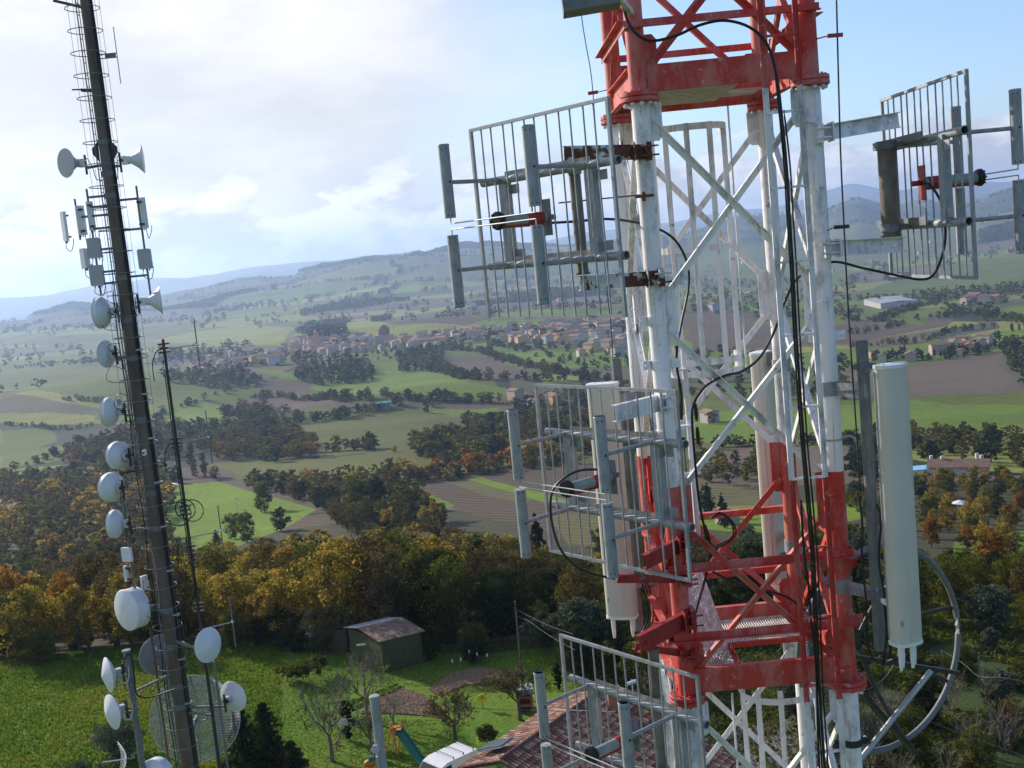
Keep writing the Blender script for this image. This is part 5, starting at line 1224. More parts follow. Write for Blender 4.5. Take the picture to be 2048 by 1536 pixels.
def hedge(line, sp, mix, h, zone, jit=2.0, skip=.0):
    sp *= .55; jit *= .8; h = (h[0] * .6, h[1])
    pts = [ground(*p) for p in line]
    for a, b2 in zip(pts, pts[1:]):
        L_ = (b2 - a).length; n_ = max(1, int(L_ / sp))
        for i in range(n_):
            if random.random() < skip: continue
            p = a.lerp(b2, (i + random.random() * .6) / n_); x, y = p.x + random.gauss(0, jit), p.y + random.gauss(0, jit * 1.5)
            CAND.append((math.hypot(x, y), pick(mix), x, y, random.uniform(*h), zone))
D1 = [('dark', 4), ('green', 3), ('brown', 3)]; D2 = [('brown', 5), ('orange', .5), ('dark', 3), ('green', 3)]; D3 = [('yellow', 4), ('orange', 3), ('brown', 3), ('green', 1)]
# near wood behind the meadow: planted in world space on the slope
def wood(az0, az1, d0, d1, sp, mix, h, n, zone, avoid=None):
    c = 0
    for _ in range(n * 14):
        d = math.sqrt(random.uniform(d0 * d0, d1 * d1)); a = math.radians(random.uniform(az0, az1)); x, y = d * math.sin(a), d * math.cos(a)
        if avoid and avoid(x, y, d, a): continue
        if GRID.ok(x, y, sp * random.uniform(.85, 1.2)):
            hq = random.uniform(*h) if h else float(np.interp(math.degrees(a), [-26, -14, -11, -8, -6, -4, 0], [6.9, 6.6, 8.5, 9.6, 8.4, 6.6, 5.6])) * random.uniform(.85, 1.06)
            hq = cap_h(x, y, hq)
            if hq < 3 and d > 93: continue
            CAND.append((d, pick(mix) if not callable(mix) else mix(x, y, d, a), x, y, hq, zone)); c += 1
            if c >= n: break
def nearmix(x, y, d, a):
    px_ = proj((x, y, float(terr(x, y)) + 6))[0]; v = vnoise(np.array([x / 14.]), np.array([y / 14.]))[0]
    if px_ < 340: return pick([('yellow', 6), ('orange', 3), ('brown', 4), ('green', 2)]) if v < .45 else pick([('green', 2), ('brown', 2)])
    if px_ < 760: return pick([('yellow', 6), ('green', 2.4), ('brown', 2.5)]) if v < .3 else pick([('green', 3), ('dark', 1)])
    if px_ < 1000: return pick([('brown', 5), ('yellow', 2), ('green', 2), ('dark', 1)])
    return pick([('brown', 3), ('green', 3), ('dark', 2), ('yellow', 1)])
for q_ in ((0, 1335), (150, 1310), (300, 1290), (500, 1285), (700, 1262), (900, 1262), (1100, 1262), (0,1420),(0,1250)):
    g_ = ground(*q_); print('edge', q_, round(math.degrees(math.atan2(g_.x, g_.y)), 1), round(math.hypot(g_.x, g_.y), 1))
def in_green(x, y, d, a):
    px_, py_ = proj((x, y, float(terr(x, y)))); return (320 < px_ < 640 and 960 < py_ < 1090)
SHED = ground(775, 1330)
def front(x, y, d, a):
    e = edge_d(a); return d < e - .5 or d > e + 13 or math.hypot(x - SHED.x, y - SHED.y) < 3.6
def behind(x, y, d, a): return d < edge_d(a) + 12 or in_green(x, y, d, a) or math.hypot(x - SHED.x, y - SHED.y) < 3.6
wood(-26.5, 4, 80, 113, 4.0, nearmix, None, 95, 'in the front row of the wood behind the meadow', front)
wood(-26.5, 5, 93, 230, 5.4, nearmix, (7.2, 9.0), 240, 'in the wood sloping down behind the front row', behind)
wood(-29, -13, 230, 420, 7.5, [('yellow', 2), ('brown', 4), ('green', 2)], (7, 10), 120, 'on the slope below the left wood')
wood(5, 17, 118, 215, 8.5, [('olive', 5), ('green', 3), ('dark', 2), ('brown', 1)], (4.5, 7.5), 75, 'among the olives behind the tower')
wood(17, 29, 135, 265, 8.2, [('yellow', 6), ('orange', 4), ('green', 2), ('brown', 1)], (4.6, 7.0), 90, 'in the open orchard at the right edge', lambda x, y, d, a: vnoise(np.array([x / 22.]), np.array([y / 22.]))[0] > .1)
wood(19, 30, 88, 128, 5.5, [('dark', 4), ('green', 4), ('brown', 3)], (6.5, 8.5), 42, 'in the dark thicket right of the ring dish')
wood(4, 19, 80, 116, 5.5, [('dark', 3), ('green', 3), ('olive', 3), ('brown', 2)], (5, 7), 40, 'behind the red platform of the tower')
wood(13, 30, 50, 88, 3.6, [('brown', 2), ('green', 5), ('olive', 2), ('dark', 1)], (1.8, 3.6), 120, 'in the scrub at the lower right corner')
bushes(60)
# middle distance
fill([(1850, 1000), (2160, 1000), (2160, 1110), (1850, 1100)], 9, [('yellow', 5), ('orange', 3), ('green', 3)], (4.2, 6), 44, 'in the upper orchard at the right edge')
fill([(1700, 985), (1850, 985), (1850, 1060), (1700, 1050)], 9, [('green', 4), ('olive', 2), ('yellow', 2)], (4, 6), 16, 'behind the grey pole below the lawn')
fill([(1075, 1300), (1290, 1290), (1300, 1400), (1140, 1390), (1080, 1340)], 4.5, [('olive', 5), ('green', 3), ('dark', 2)], (3, 5), 14, 'between the utility pole and the tower')
fill([(860, 1300), (1075, 1290), (1070, 1318), (860, 1335)], 4, [('green', 4), ('dark', 3), ('brown', 2)], (1.6, 3), 12, 'in the low hedge right of the green shed')
fill([(0, 985), (335, 978), (335, 1105), (0, 1110)], 9, [('brown', 4), ('yellow', 3), ('green', 3)], (7, 10), 90, 'on the slope below the left wood')
Z1 = 'in the woods of the middle distance'
fill([(290, 850), (430, 852), (560, 842), (600, 868), (645, 905), (620, 915), (560, 925), (440, 925), (430, 905), (240, 935), (110, 928), (200, 885)], 9, D2, (8, 11), 190, 'in the wooded valley left of the domed field')
hedge([(0, 850), (60, 852), (140, 860), (200, 848)], 6, D1, (4, 6), Z1); hedge([(60, 930), (130, 905), (220, 885), (300, 860)], 6, D2, (6, 9), Z1); hedge([(0, 950), (120, 945), (300, 935)], 8, D1, (5, 8), Z1, skip=.3)
hedge([(150, 880), (240, 905)], 9, D2, (5, 7), Z1); hedge([(430, 960), (340, 960), (0, 985)], 9, D2, (6, 8), Z1, 6); fill([(0, 955), (330, 940), (340, 970), (150, 1000), (0, 1005)], 11, D2, (6, 9), 60, Z1)
fill([(590, 745), (620, 732), (740, 728), (748, 765), (640, 772), (595, 760)], 9, [('dark', 5), ('cypress', 2), ('brown', 2)], (8, 12), 70, 'in the dark clump in the bright field below the village')
hedge([(500, 795), (560, 792), (640, 802)], 7, D1, (6, 9), Z1); hedge([(630, 800), (700, 800), (760, 792), (860, 800), (1000, 805)], 7, D1, (8, 12), Z1, 3); hedge([(660, 804), (900, 806)], 10, D1, (6, 9), Z1, 4)
hedge([(450, 830), (540, 845), (620, 845), (700, 832), (760, 815), (800, 806)], 6.5, D1, (8, 12), Z1, 4); hedge([(480, 812), (560, 828), (620, 840)], 12, D2, (8, 11), Z1, 5)
fill([(930, 850), (1010, 838), (1060, 855), (1200, 850), (1300, 860), (1300, 905), (1100, 895), (1010, 908), (965, 895)], 9, D1, (8, 12), 140, Z1)
fill([(1010, 808), (1180, 780), (1330, 770), (1330, 850), (1080, 850)], 12, D1, (7, 11), 110, Z1)
hedge([(650, 905), (700, 900), (765, 898)], 6, D2, (7, 10), Z1); fill([(830, 895), (900, 872), (965, 890), (1000, 912), (900, 925), (840, 915)], 8, [('dark', 4), ('green', 3), ('brown', 2)], (8, 11), 60, Z1)
for x_ in (783, 995): hedge([(x_, 905), (x_ + 8, 905)], 6, [('orange', 1)], (6, 7), Z1)
hedge([(770, 968), (860, 958), (930, 948), (1000, 935), (1080, 920), (1200, 905), (1300, 895)], 4.0, [('orange', 7), ('yellow', 2), ('brown', 1)], (8, 11), 'in the rusty orange belt above the vineyard', 3)
hedge([(740, 978), (860, 962), (930, 955), (1040, 940), (1150, 925)], 6, D1, (5, 7), 'in the rusty orange belt above the vineyard', 2)
fill([(490, 968), (640, 966), (775, 962), (790, 990), (800, 1005), (860, 1025), (720, 1035), (650, 1020), (560, 990), (500, 980)], 8.5, [('brown', 5), ('green', 4), ('dark', 2), ('yellow', 1)], (5.5, 8), 150, Z1)
fill([(640, 1030), (850, 1040), (900, 1065), (700, 1070)], 8, [('green', 5), ('brown', 3), ('yellow', 2)], (6, 8), 40, Z1)
fill([(1170, 1085), (1330, 1060), (1330, 1130), (1180, 1125)], 8, [('green', 4), ('brown', 3), ('yellow', 2)], (5, 7), 40, Z1)
fill([(330, 718), (560, 700), (600, 715), (860, 690), (1100, 688), (1260, 695), (1260, 745), (1160, 738), (1000, 700), (880, 705), (720, 727), (600, 738), (520, 732), (400, 745)], 20, [('dark', 5), ('green', 2), ('brown', 2), ('cypress', 1)], (5.5, 9), 110, 'around the hill village')
fill([(560, 706), (600, 684), (720, 676), (765, 692), (880, 670), (1060, 658), (1250, 640), (1260, 690), (1120, 692), (980, 684), (880, 690), (760, 704), (600, 716)], 22, [('dark', 3), ('green', 1)], (5, 8), 90, 'between the houses of the hill village')
fill([(795, 705), (885, 695), (885, 742), (800, 745)], 10, D1, (8, 12), 60, Z1); hedge([(880, 700), (960, 703), (1040, 728), (1120, 748), (1210, 762)], 7, D1, (8, 12), Z1, 4); hedge([(870, 738), (950, 760), (1060, 760), (1190, 762)], 7, D1, (8, 13), Z1, 5); hedge([(980, 690), (1060, 700), (1180, 695)], 10, D1, (8, 12), Z1, 4)
fill([(320, 748), (480, 738), (525, 762), (440, 778), (330, 765)], 11, D1, (8, 12), 70, Z1); hedge([(410, 800), (330, 825), (300, 850)], 9, D1, (7, 10), Z1, 3); hedge([(430, 790), (520, 765)], 8, D1, (7, 11), Z1, 4)
hedge([(28, 738), (100, 728), (180, 722), (240, 722)], 8, D2, (7, 10), 'in the hedge along the crest of the left hill', 2); hedge([(130, 800), (190, 802), (240, 812)], 8, D1, (6, 8), Z1)
fill([(330, 708), (470, 700), (500, 712), (400, 725), (330, 728)], 14, [('dark', 4), ('green', 2), ('yellow', 1)], (9, 13), 60, 'around the hill village')
fill([(610, 662), (690, 655), (700, 675), (620, 678)], 12, [('dark', 1)], (10, 13), 60, Z1)
# right hand side
fill([(1760, 868), (1960, 862), (2060, 872), (2160, 880), (2160, 940), (2000, 935), (1840, 925), (1760, 900)], 9, [('green', 4), ('dark', 3), ('brown', 3)], (4.5, 7), 60, 'by the long white house on the right')
fill([(1850, 965), (2160, 965), (2160, 1010), (1850, 1000)], 8, [('green', 4), ('yellow', 3), ('brown', 3)], (4.2, 5.6), 80, 'by the long white house on the right')
fill([(1700, 880), (1760, 870), (1770, 990), (1700, 985)], 10, [('green', 4), ('dark', 3)], (5, 7), 26, 'right of the tower below the green field')
hedge([(1380, 900), (1480, 893), (1600, 890), (1760, 885)], 6, D1, (5, 7), Z1, 3); fill([(1385, 925), (1520, 928), (1520, 965), (1440, 972), (1385, 965)], 9, [('green', 4), ('yellow', 1), ('brown', 2)], (5, 7), 34, Z1)
hedge([(1400, 845), (1450, 852), (1530, 848)], 22, D1, (5, 8), Z1); fill([(1395, 1020), (1440, 1024), (1470, 1060), (1395, 1060)], 12, [('conifer', 2), ('green', 1)], (6, 8), 8, Z1)
fill([(2000, 688), (2160, 680), (2160, 800), (2060, 775), (2015, 740)], 11, D1, (8, 11), 60, Z1); fill([(1830, 712), (1900, 700), (2000, 675), (2010, 690), (1960, 712), (1850, 725)], 13, [('dark', 4), ('cypress', 2), ('green', 2)], (7, 11), 70, 'round the hamlet at the right')
hedge([(1745, 722), (1820, 714)], 7, [('dark', 4), ('cypress', 1)], (9, 13), 'in the dark row left of the right hand hamlet', 4); hedge([(2020, 665), (2120, 650)], 6, [('cypress', 1)], (9, 12), Z1)
hedge([(1690, 640), (1760, 645), (1830, 615), (1880, 605)], 9, D1, (7, 11), Z1, 5); hedge([(1850, 640), (1960, 625), (2000, 640), (2100, 645)], 9, D1, (8, 12), Z1, 6); hedge([(1690, 600), (1860, 600), (2000, 590), (2120, 570)], 9, D1, (8, 12), Z1, 6); hedge([(1700, 695), (1840, 685), (1900, 665), (2000, 655)], 9, D1, (6, 10), Z1, 3)
fill([(1820, 590), (2160, 560), (2160, 585), (1960, 600), (1840, 608)], 16, D1, (9, 13), 90, Z1); hedge([(1640, 672), (1720, 668), (1810, 650)], 10, D1, (7, 10), Z1)
fill([(1380, 560), (1700, 560), (1700, 640), (1380, 630)], 22, D1, (8, 12), 120, Z1); fill([(1380, 700), (1700, 720), (1700, 800), (1380, 800)], 20, D1, (7, 11), 60, Z1)
CAND = [(d, k_, x, y, h * (.78 if d > 650 else 1), z_) for d, k_, x, y, h, z_ in CAND]; CAND.sort(key=lambda c: c[0])
print('countryside trees', len(CAND))
# the largest become things with crown and trunk; the rest are one mass of woodland
indiv = CAND[:]; count = {}; rest = []
for i, (d, kd, x, y, h, zn) in enumerate(indiv):
    nm = NAMES[kd][0]; count[nm] = count.get(nm, 0) + 1
    if sum(count.values()) > 640 and d > 420 or count[nm] > 240 or d > 900: rest.append((d, kd, x, y, h, zn)); continue
    plant(kd, x, y, h, 0 if d < 135 else (1 if d < 330 else 2), LOOK[kd] + ' ' + zn, 'trees ' + zn)
def merged(name, lst, label, cat=None):
    Vs, Fs, Ts, Ms, o = [], [], [], [], 0; mats = list(LM)
    for (d, kd, x, y, h, zn) in lst:
        _, _, V_, F_, T_, mat, h0 = proto(kd, random.randrange(3), 2 if d < 1500 else 3) if d < 1500 else FARP[(kd, random.randrange(3))]
        s = h / h0; a = random.random() * 6.28; R_ = np.array([[math.cos(a), -math.sin(a), 0], [math.sin(a), math.cos(a), 0], [0, 0, 1]])
        Vs.append(V_ @ R_.T * (s * np.array([1.35, 1.35, 1.0])) + np.array([x, y, float(terr(x, y)) - .3])); Fs.append(F_ + o); o += len(V_)
        T2 = T_.copy(); T2[:, 0] = np.clip(T2[:, 0] * .6 + random.random() * .4, 0, 1); Ts.append(T2); Ms.append(np.full(len(F_), mats.index(mat)))
    me = np_mesh(name, np.vstack(Vs), np.vstack(Fs), [LM[m_] for m_ in mats], np.vstack(Ts), np.concatenate(Ms)); print(name, len(me.polygons))
    return link(name, me, label=label, kind='stuff')
FARP = {}
for kd in NAMES:
    for v in range(3):
        rng = np.random.default_rng(v * 17 + sum(map(ord, kd))); b_ = proto(kd, v, 2)
        sh, hh, ww = ('cone', 9, 5) if kd == 'conifer' else ('poplar', 10, 3.4) if kd in ('poplar', 'cypress') else ('round', 8, 7.2)
        c_, r_ = crown(rng, hh, ww, .3, 9, sh); V_, F_, T_ = leaves(rng, c_, r_ * 1.5, 5, 1.1); FARP[(kd, v)] = (None, None, V_, F_, T_, b_[5], hh)
merged('woodland', rest, 'woods and hedgerows of the far fields')
# hedges and scattered trees between the distant patchwork of fields
XX = RNG.uniform(-3800, 4200, 400000); YY = RNG.uniform(700, 5800, 400000); dd_ = np.hypot(XX, YY); aa = np.degrees(np.arctan2(XX, YY))
h1, e1_ = patchwork(XX, YY, 250., 5); h2, e2_ = patchwork(XX + 900, YY, 520., 17); ee = np.where(dd_ > 3300, e2_, e1_); hh_ = np.where(dd_ > 3300, h2, h1)
zz_ = terr(XX, YY); px_, py_ = proj_np(XX, YY, zz_)
blk = np.zeros(len(XX), bool)
for kf, poly in FIELDS:
    if kf != 'w': blk |= inside(px_, py_, poly)
ok = (np.abs(aa) < 29) & (dd_ < 5800) & ~blk & ((ee < np.where(dd_ > 3300, 11, 4)) | ((hh_ > .63) & (hh_ < .70) & (dd_ > 1500))) & (dd_ > 1150)
ix = np.nonzero(ok)[0][:13000]
merged('hedgerows', [(2000., random.choice(('dark', 'dark', 'green', 'brown', 'brown')), XX[i], YY[i], random.uniform(7, 13) * (1 if dd_[i] < 3300 else 1.25), '') for i in ix], 'far hedgerows and copses between the hazy fields')
# ------------------------------------------------------------------ houses of the countryside
MROOF = [plain('terracotta_' + n, c, .85, 0, .3, 1.2) for n, c in (('red', (.24, .11, .070)), ('faded', (.27, .16, .115)), ('brown', (.20, .12, .085)))]
MWALL = [plain('render_' + n, c, .85, 0, .1, .6) for n, c in (('white', (.50, .49, .46)), ('cream', (.46, .40, .31)), ('pink', (.40, .30, .24)), ('ochre', (.50, .33, .15)), ('grey', (.38, .36, .34)))]
MGLASS = plain('dark_glass', (.02, .025, .03), .15, 0, .2)
HM = {}
def house_mesh(v):
    if v in HM: return HM[v]
    r = random.Random(v * 7 + 3); w, l, h = r.uniform(7, 10), r.uniform(9, 14), r.uniform(5, 8); rh = w * .17
    wl = MB(); wl.prism([(-w / 2, -l / 2, -2.5), (w / 2, -l / 2, -2.5), (w / 2, -l / 2, h), (0, -l / 2, h + rh), (-w / 2, -l / 2, h)], (0, l, 0))
    rf = MB(); e = .5
    for s in (-1, 1): rf.prism([(0, -l / 2 - e, h + rh + .03), (s * (w / 2 + e), -l / 2 - e, h - rh * e / (w / 2) + .03), (s * (w / 2 + e), -l / 2 - e, h - rh * e / (w / 2) + .25), (0, -l / 2 - e, h + rh + .28)], (0, l + 2 * e, 0))
    wn_ = MB()
    for fl in range(2 if h > 6 else 1):
        for q in range(3):
            for s in (-1, 1): wn_.box((s * (w / 2 + .02), -l / 3 + q * l / 3, 1.5 + fl * 3), .06, 1.1, 1.4)
    HM[v] = (wl.mesh('house_wall', (0, 0, 0), (MWALL[v % 5],), False), rf.mesh('house_roof', (0, 0, 0), (MROOF[v % 3],), False), wn_.mesh('house_windows', (0, 0, 0), (MGLASS,), False))
    return HM[v]
def house(x, y, s, label, group, rot=None, v=None, zoff=0):
    me = house_mesh(random.randrange(15) if v is None else v); t = thing('house', (x, y, float(terr(x, y)) + zoff), label, 'house', group)
    t.scale = (s, s, s); t.rotation_euler = (0, 0, random.choice((.3, .3 + PI / 2, .9, -.5)) + random.gauss(0, .15) if rot is None else rot)
    link('wall', me[0], parent=t); link('roof', me[1], parent=t); return t
HG = Grid(); NH = 0
def village(poly, n, sp, s, label, group):
    global NH
    xs = [p[0] for p in poly]; ys = [p[1] for p in poly]; c = 0
    for _ in range(n * 12):
        px_, py_ = random.uniform(min(xs), max(xs)), random.uniform(min(ys), max(ys))
        if not inside(np.array([px_]), np.array([py_]), poly)[0]: continue
        g = ground(px_, py_)
        if HG.ok(g.x, g.y, sp): house(g.x, g.y, random.uniform(*s), label, group); c += 1; NH += 1
        if c >= n: break
village([(330, 735), (560, 712), (620, 700), (620, 690), (560, 700), (330, 722)], 10, 18, (.8, 1.1), 'pale house low on the left flank of the hill village', 'houses on the left flank of the hill village')
village([(560, 704), (600, 682), (720, 673), (765, 690), (720, 706), (600, 714)], 62, 15, (.8, 1.15), 'pale house with terracotta roof in the left half of the hill village', 'houses in the left half of the hill village')
village([(740, 682), (880, 668), (890, 698), (760, 702)], 26, 20, (.8, 1.2), 'pale house with terracotta roof in the middle of the hill village', 'houses in the middle of the hill village')
village([(880, 668), (1060, 655), (1260, 636), (1270, 690), (1120, 692), (980, 682), (880, 680)], 118, 17, (.8, 1.25), 'pale house with terracotta roof in the right half of the hill village', 'houses in the right half of the hill village')
village([(495, 722), (555, 712), (560, 728), (500, 734)], 12, 15, (.8, 1.1), 'pale house on the spur between the hill village and the red tipped mast', 'houses on the spur')
village([(385, 738), (420, 725), (490, 728), (480, 755), (430, 760), (388, 752)], 16, 12, (.7, 1.0), 'house with terracotta roof in the hamlet right of the slim dark mast', 'hamlet beside the slim dark mast')
village([(1865, 708), (1900, 690), (1975, 682), (2005, 684), (1960, 706), (1890, 716)], 18, 14, (.7, 1.0), 'house in the hamlet above the brown field on the right', 'hamlet above the brown field')
village([(1150, 700), (1245, 694), (1250, 712), (1160, 716)], 8, 18, (.8, 1.1), 'house just left of the tower below the hill village', 'houses left of the tower')
village([(1740, 715), (1830, 712), (1840, 722), (1750, 726)], 7, 20, (.5, .75), 'house behind the grey pole at the right', 'houses behind the grey pole')
village([(1925, 606), (1990, 602), (1990, 610), (1925, 612)], 6, 22, (1, 1.4), 'house in the far cluster below the right hand grid panel', 'far cluster on the right'); village([(2020, 500), (2048, 497), (2060, 508), (2020, 512)], 6, 25, (1, 1.4), 'far house at the right edge below the grid panel', 'far houses at the right edge')
village([(1400, 610), (1470, 605), (1470, 625), (1400, 628)], 6, 25, (1, 1.4), 'far house seen through the white tower bracing', 'far houses seen through the bracing')
village([(250, 640), (900, 560), (1200, 560), (1230, 600), (700, 650), (300, 670)], 46, 60, (.7, 1.2), 'tiny far farmhouse on the hazy slopes', 'far farmhouses'); village([(1400, 520), (2040, 430), (2040, 480), (1400, 590)], 34, 60, (.7, 1.2), 'tiny far farmhouse on the bluish slopes right of the tower', 'far farmhouses on the right')
g = ground(1032, 800); house(g.x, g.y, .9, 'pink house with orange roof above the left grid panel by the trees', None, .5, 2); g = ground(1110, 806); house(g.x, g.y, 1.0, 'house with a bright orange roof seen through the middle left grid', None, .4, 3); g = ground(1068, 812); house(g.x, g.y, .7, 'low white farm building between two orange roofed houses', None, .6, 0)
def bigbox(name, a, b_, dep, h, label, cat, wm, rm, roofh=1.0):
    A_, B_ = ground(*a), ground(*b_); u = (B_ - A_); u.z = 0; l = u.length; u.normalize(); n_ = Vector((-u.y, u.x, 0)); z = min(A_.z, B_.z) - 1
    T = thing(name, (A_.x, A_.y, z), label, cat); MB().prism([A_ * 1, B_ * 1, B_ + n_ * dep, A_ + n_ * dep], (0, 0, h + 1)).build('wall', wm, T, smooth=False)
    r_ = MB(); zt_ = max(A_.z, B_.z) + h + .6
    for k_, s in ((0, 1), (1, -1)):
        e0 = (A_ - n_ * .5) if k_ == 0 else (A_ + n_ * (dep + .5)); m0 = A_ + n_ * dep / 2
        for q in (e0, m0): q.z = 0
        e0.z = zt_; m0.z = zt_ + roofh; r_.prism([e0 - u * .5, m0 - u * .5, m0 - u * .5 + Vector((0, 0, .2)), e0 - u * .5 + Vector((0, 0, .2))], u * (l + 1))
    r_.build('roof', rm, T, smooth=False); return T, A_, B_, n_, zt_
MWHITE = MWALL[0]; MSHEET = plain('pale_sheet_roof', (.30, .31, .33), .6, 0, .1, .3)
bigbox('warehouse', (1728, 610), (1762, 618), 45, 6, 'long low warehouse with a pale roof right of the tower', 'warehouse', MWALL[4], MSHEET, 1.5); bigbox('warehouse', (1765, 608), (1800, 606), 40, 6, 'second pale roofed warehouse behind the first', 'warehouse', MWHITE, MSHEET, 1.5)
bigbox('apartment_block', (815, 698), (872, 692), 12, 8, 'long terracotta roofed block below the middle of the hill village', 'building', MWALL[3], MROOF[0], 2)
bigbox('barn', (748, 822), (782, 818), 8, 4, 'small teal barn at the top of the domed field', 'barn', plain('teal_sheet', (.05, .20, .18), .6), plain('teal_roof', (.08, .26, .24), .6), .8)
g = ground(770, 690); t = thing('church', g, 'domed church in the middle of the hill village', 'church'); MB().box(g + Vector((0, 0, 6)), 22, 16, 16).build('nave', MWALL[2], t, smooth=False); MB().lathe([(8, 0), (8, 7), (7, 10), (4, 13), (0, 14.5)], g + Vector((0, 0, 13)), ZG, 16, False).build('dome', MROOF[2], t)
g = ground(636, 700); t = thing('bell_tower', g, 'orange bell tower at the left of the hill village', 'tower'); MB().box(g + Vector((0, 0, 11)), 6, 6, 26).build('shaft', plain('orange_brick', (.50, .25, .10), .8), t, smooth=False); MB().lathe([(4.4, 0), (0, 5)], g + Vector((0, 0, 24)), ZG, 4).build('roof', MROOF[0], t, smooth=False)
# long white house with chimneys on the right
T, A_, B_, n_, zt_ = bigbox('villa', (1858, 950), (1978, 950), 7, 1.5, 'long low white house with four white chimneys among trees on the right', 'house', MWHITE, MROOF[2], 1.8)
for f, o in ((.03, .5), (.22, .4), (.80, .8), (.88, .5)):
    c = A_.lerp(B_, f) + n_ * (9 * o); MB().box((c.x, c.y, zt_ + 1.4), .9, .8, 2.8).build('chimney', MWHITE, T, smooth=False)
g = ground(1843, 938); b3 = MB().box(g + Vector((0, 0, .25)), 9, 6, .5); o = b3.build('swimming_pool', plain('pool_water', (.20, .50, .72), .1), None, 'light blue swimming pool left of the long white house', cat='pool', smooth=False)
g = ground(1920, 1022); t = thing('parasol', g, 'white parasol in the garden among the orange trees on the right', 'parasol'); MB().tube(g, g + Vector((0, 0, 2.4)), .05, n=8).build('pole', MG, t); MB().lathe([(1.9, 0), (0, .7)], g + Vector((0, 0, 1.9)), ZG, 8, False).build('canopy', MW, t, smooth=False)
fgh = 1
T, A_, B_, n_, zt_ = bigbox('farmhouse', (-10, 1036), (50, 1040), 7, 2.2, 'flat brown roof with dark tanks at the far left edge', 'house', MWALL[2], MROOF[2], .6)
MB().box((A_.lerp(B_, .35).x, A_.y + 3, zt_ + 1.2), 2.4, 1.6, 1.4).build('roof_tank', MKM, T, smooth=False)
g = ground(1420, 845); house(g.x, g.y, .9, 'stone farmhouse in the green field seen through the tower', None, .3, 4); g = ground(1455, 1048); house(g.x, g.y, .5, 'small brown roofed shelter below the vineyard seen through the tower', None, .4, 4)
for a_, b_, lb in (((472, 1000), 6.5, 'thin pale lamp post in the bright green field right of the slim mast'), ((357, 1010), 6.5, 'thin pale lamp post in the bright green field left of the slim mast')):
    g = ground(a_[0] + 6, 1045); t = thing('street_lamp', g, lb, 'lamp post'); MB().tube(g, g + Vector((0, 0, 8)), .09, .05, 8).build('pole', MGL, t); MB().box(g + Vector((0, 0, 8)), 1.8, .25, .2).build('lamp_head', MGL, t, smooth=False)
# ------------------------------------------------------------------ single trees that stand out
def single(kind, px_, py_, h, label, w=1.0, tier=None, cat=None):
    g = ground(px_, py_); d = math.hypot(g.x, g.y); t = plant(kind, g.x, g.y, h, (0 if d < 135 else 1) if tier is None else tier, label, None, w); return t
single('green', 530, 1024, 11.5, 'dark oak with a bare trunk alone at the right of the bright green field', .85, 1)
single('poplar', 388, 952, 17, 'left of two poplars behind the slim dark mast'), single('poplar', 410, 955, 13, 'right of two poplars behind the slim dark mast')
single('green', 470, 1078, 8, 'round dark green bush below the bright green field'); single('green', 495, 1085, 9, 'tall dark green bush at the lower edge of the bright green field'); single('dark', 562, 1062, 7, 'small dark tree right of the bright green field'); single('green', 720, 1042, 13, 'leftmost of three big green oaks above the wood'); single('dark', 762, 1046, 13, 'middle one of three big green oaks above the wood', 1.0, 1); single('green', 822, 1048, 13, 'rightmost of three big green oaks above the wood', 1.2)
single('dark', 853, 826, 9, 'lone small tree casting a long shadow on the domed field', .6, 2); single('brown', 528, 815, 13, 'lone dark oak in the brown ploughed field', 1.1, 2); single('conifer', 1418, 1035, 9, 'dark pointed fir beside the vineyard, seen through the tower', .8); single('conifer', 1082, 1165, 11, 'tall dark conifer seen through the middle left grid', .7)
single('orange', 30, 942, 7, 'round brownish tree at the left edge below the dark valley', 1.0, 2)
# ------------------------------------------------------------------ the garden below
GZ = lambda p: Vector((p.x, p.y, float(terr(p.x, p.y))))
MGRN = plain('green_sheet', (.060, .064, .026), .7, 0, .25, 3); MRUSTR = M('rust_roof'); a = MRUSTR.noise(1.6, 8, .7); MRUSTR.color(MRUSTR.ramp(a, [(.3, (.09, .055, .042)), (.5, (.17, .11, .085)), (.62, (.24, .18, .15)), (.75, (.38, .36, .34))])).set(.8, 0, .2); MRUSTR = MRUSTR.m
F0, R0, L0 = ground(769, 1346), ground(848, 1326), ground(703, 1316); B0 = L0 + R0 - F0; T = thing('garden_shed', F0, 'dark green garden shed with a rusty and grey sheet roof', 'shed')
hh = 2.35; wl = MB().prism([F0, R0, B0, L0], (0, 0, hh)); wl.build('wall', MGRN, T, smooth=False)
mF, mB = F0.lerp(L0, .58), R0.lerp(B0, .58); up = Vector((0, 0, hh + .02)); rr = Vector((0, 0, .42))
o_ = (R0 - F0).normalized() * .25
MB().prism([F0 + up - (L0 - F0).normalized() * .2 - o_, R0 + up - (L0 - F0).normalized() * .2 + o_, mB + up + rr + o_, mF + up + rr - o_], (0, 0, .05)).build('rusty_sheet', MRUSTR, T, smooth=False)
MB().prism([mF + up + rr - o_, mB + up + rr + o_, B0 + up + (L0 - F0).normalized() * .2 + o_, L0 + up + (L0 - F0).normalized() * .2 - o_], (0, 0, .05)).build('grey_sheet', plain('worn_sheet', (.42, .43, .45), .5, .2, .3, 2), T, smooth=False)
q = F0.lerp(L0, .5); MB().box(Vector((q.x, q.y, F0.z + 1.6)) + (F0 - R0).normalized() * .04, 1.2, .06, .12).build('batten', MW, T, smooth=False)
MPL = plain('old_planks', (.10, .075, .055), .9, 0, .4, 5)
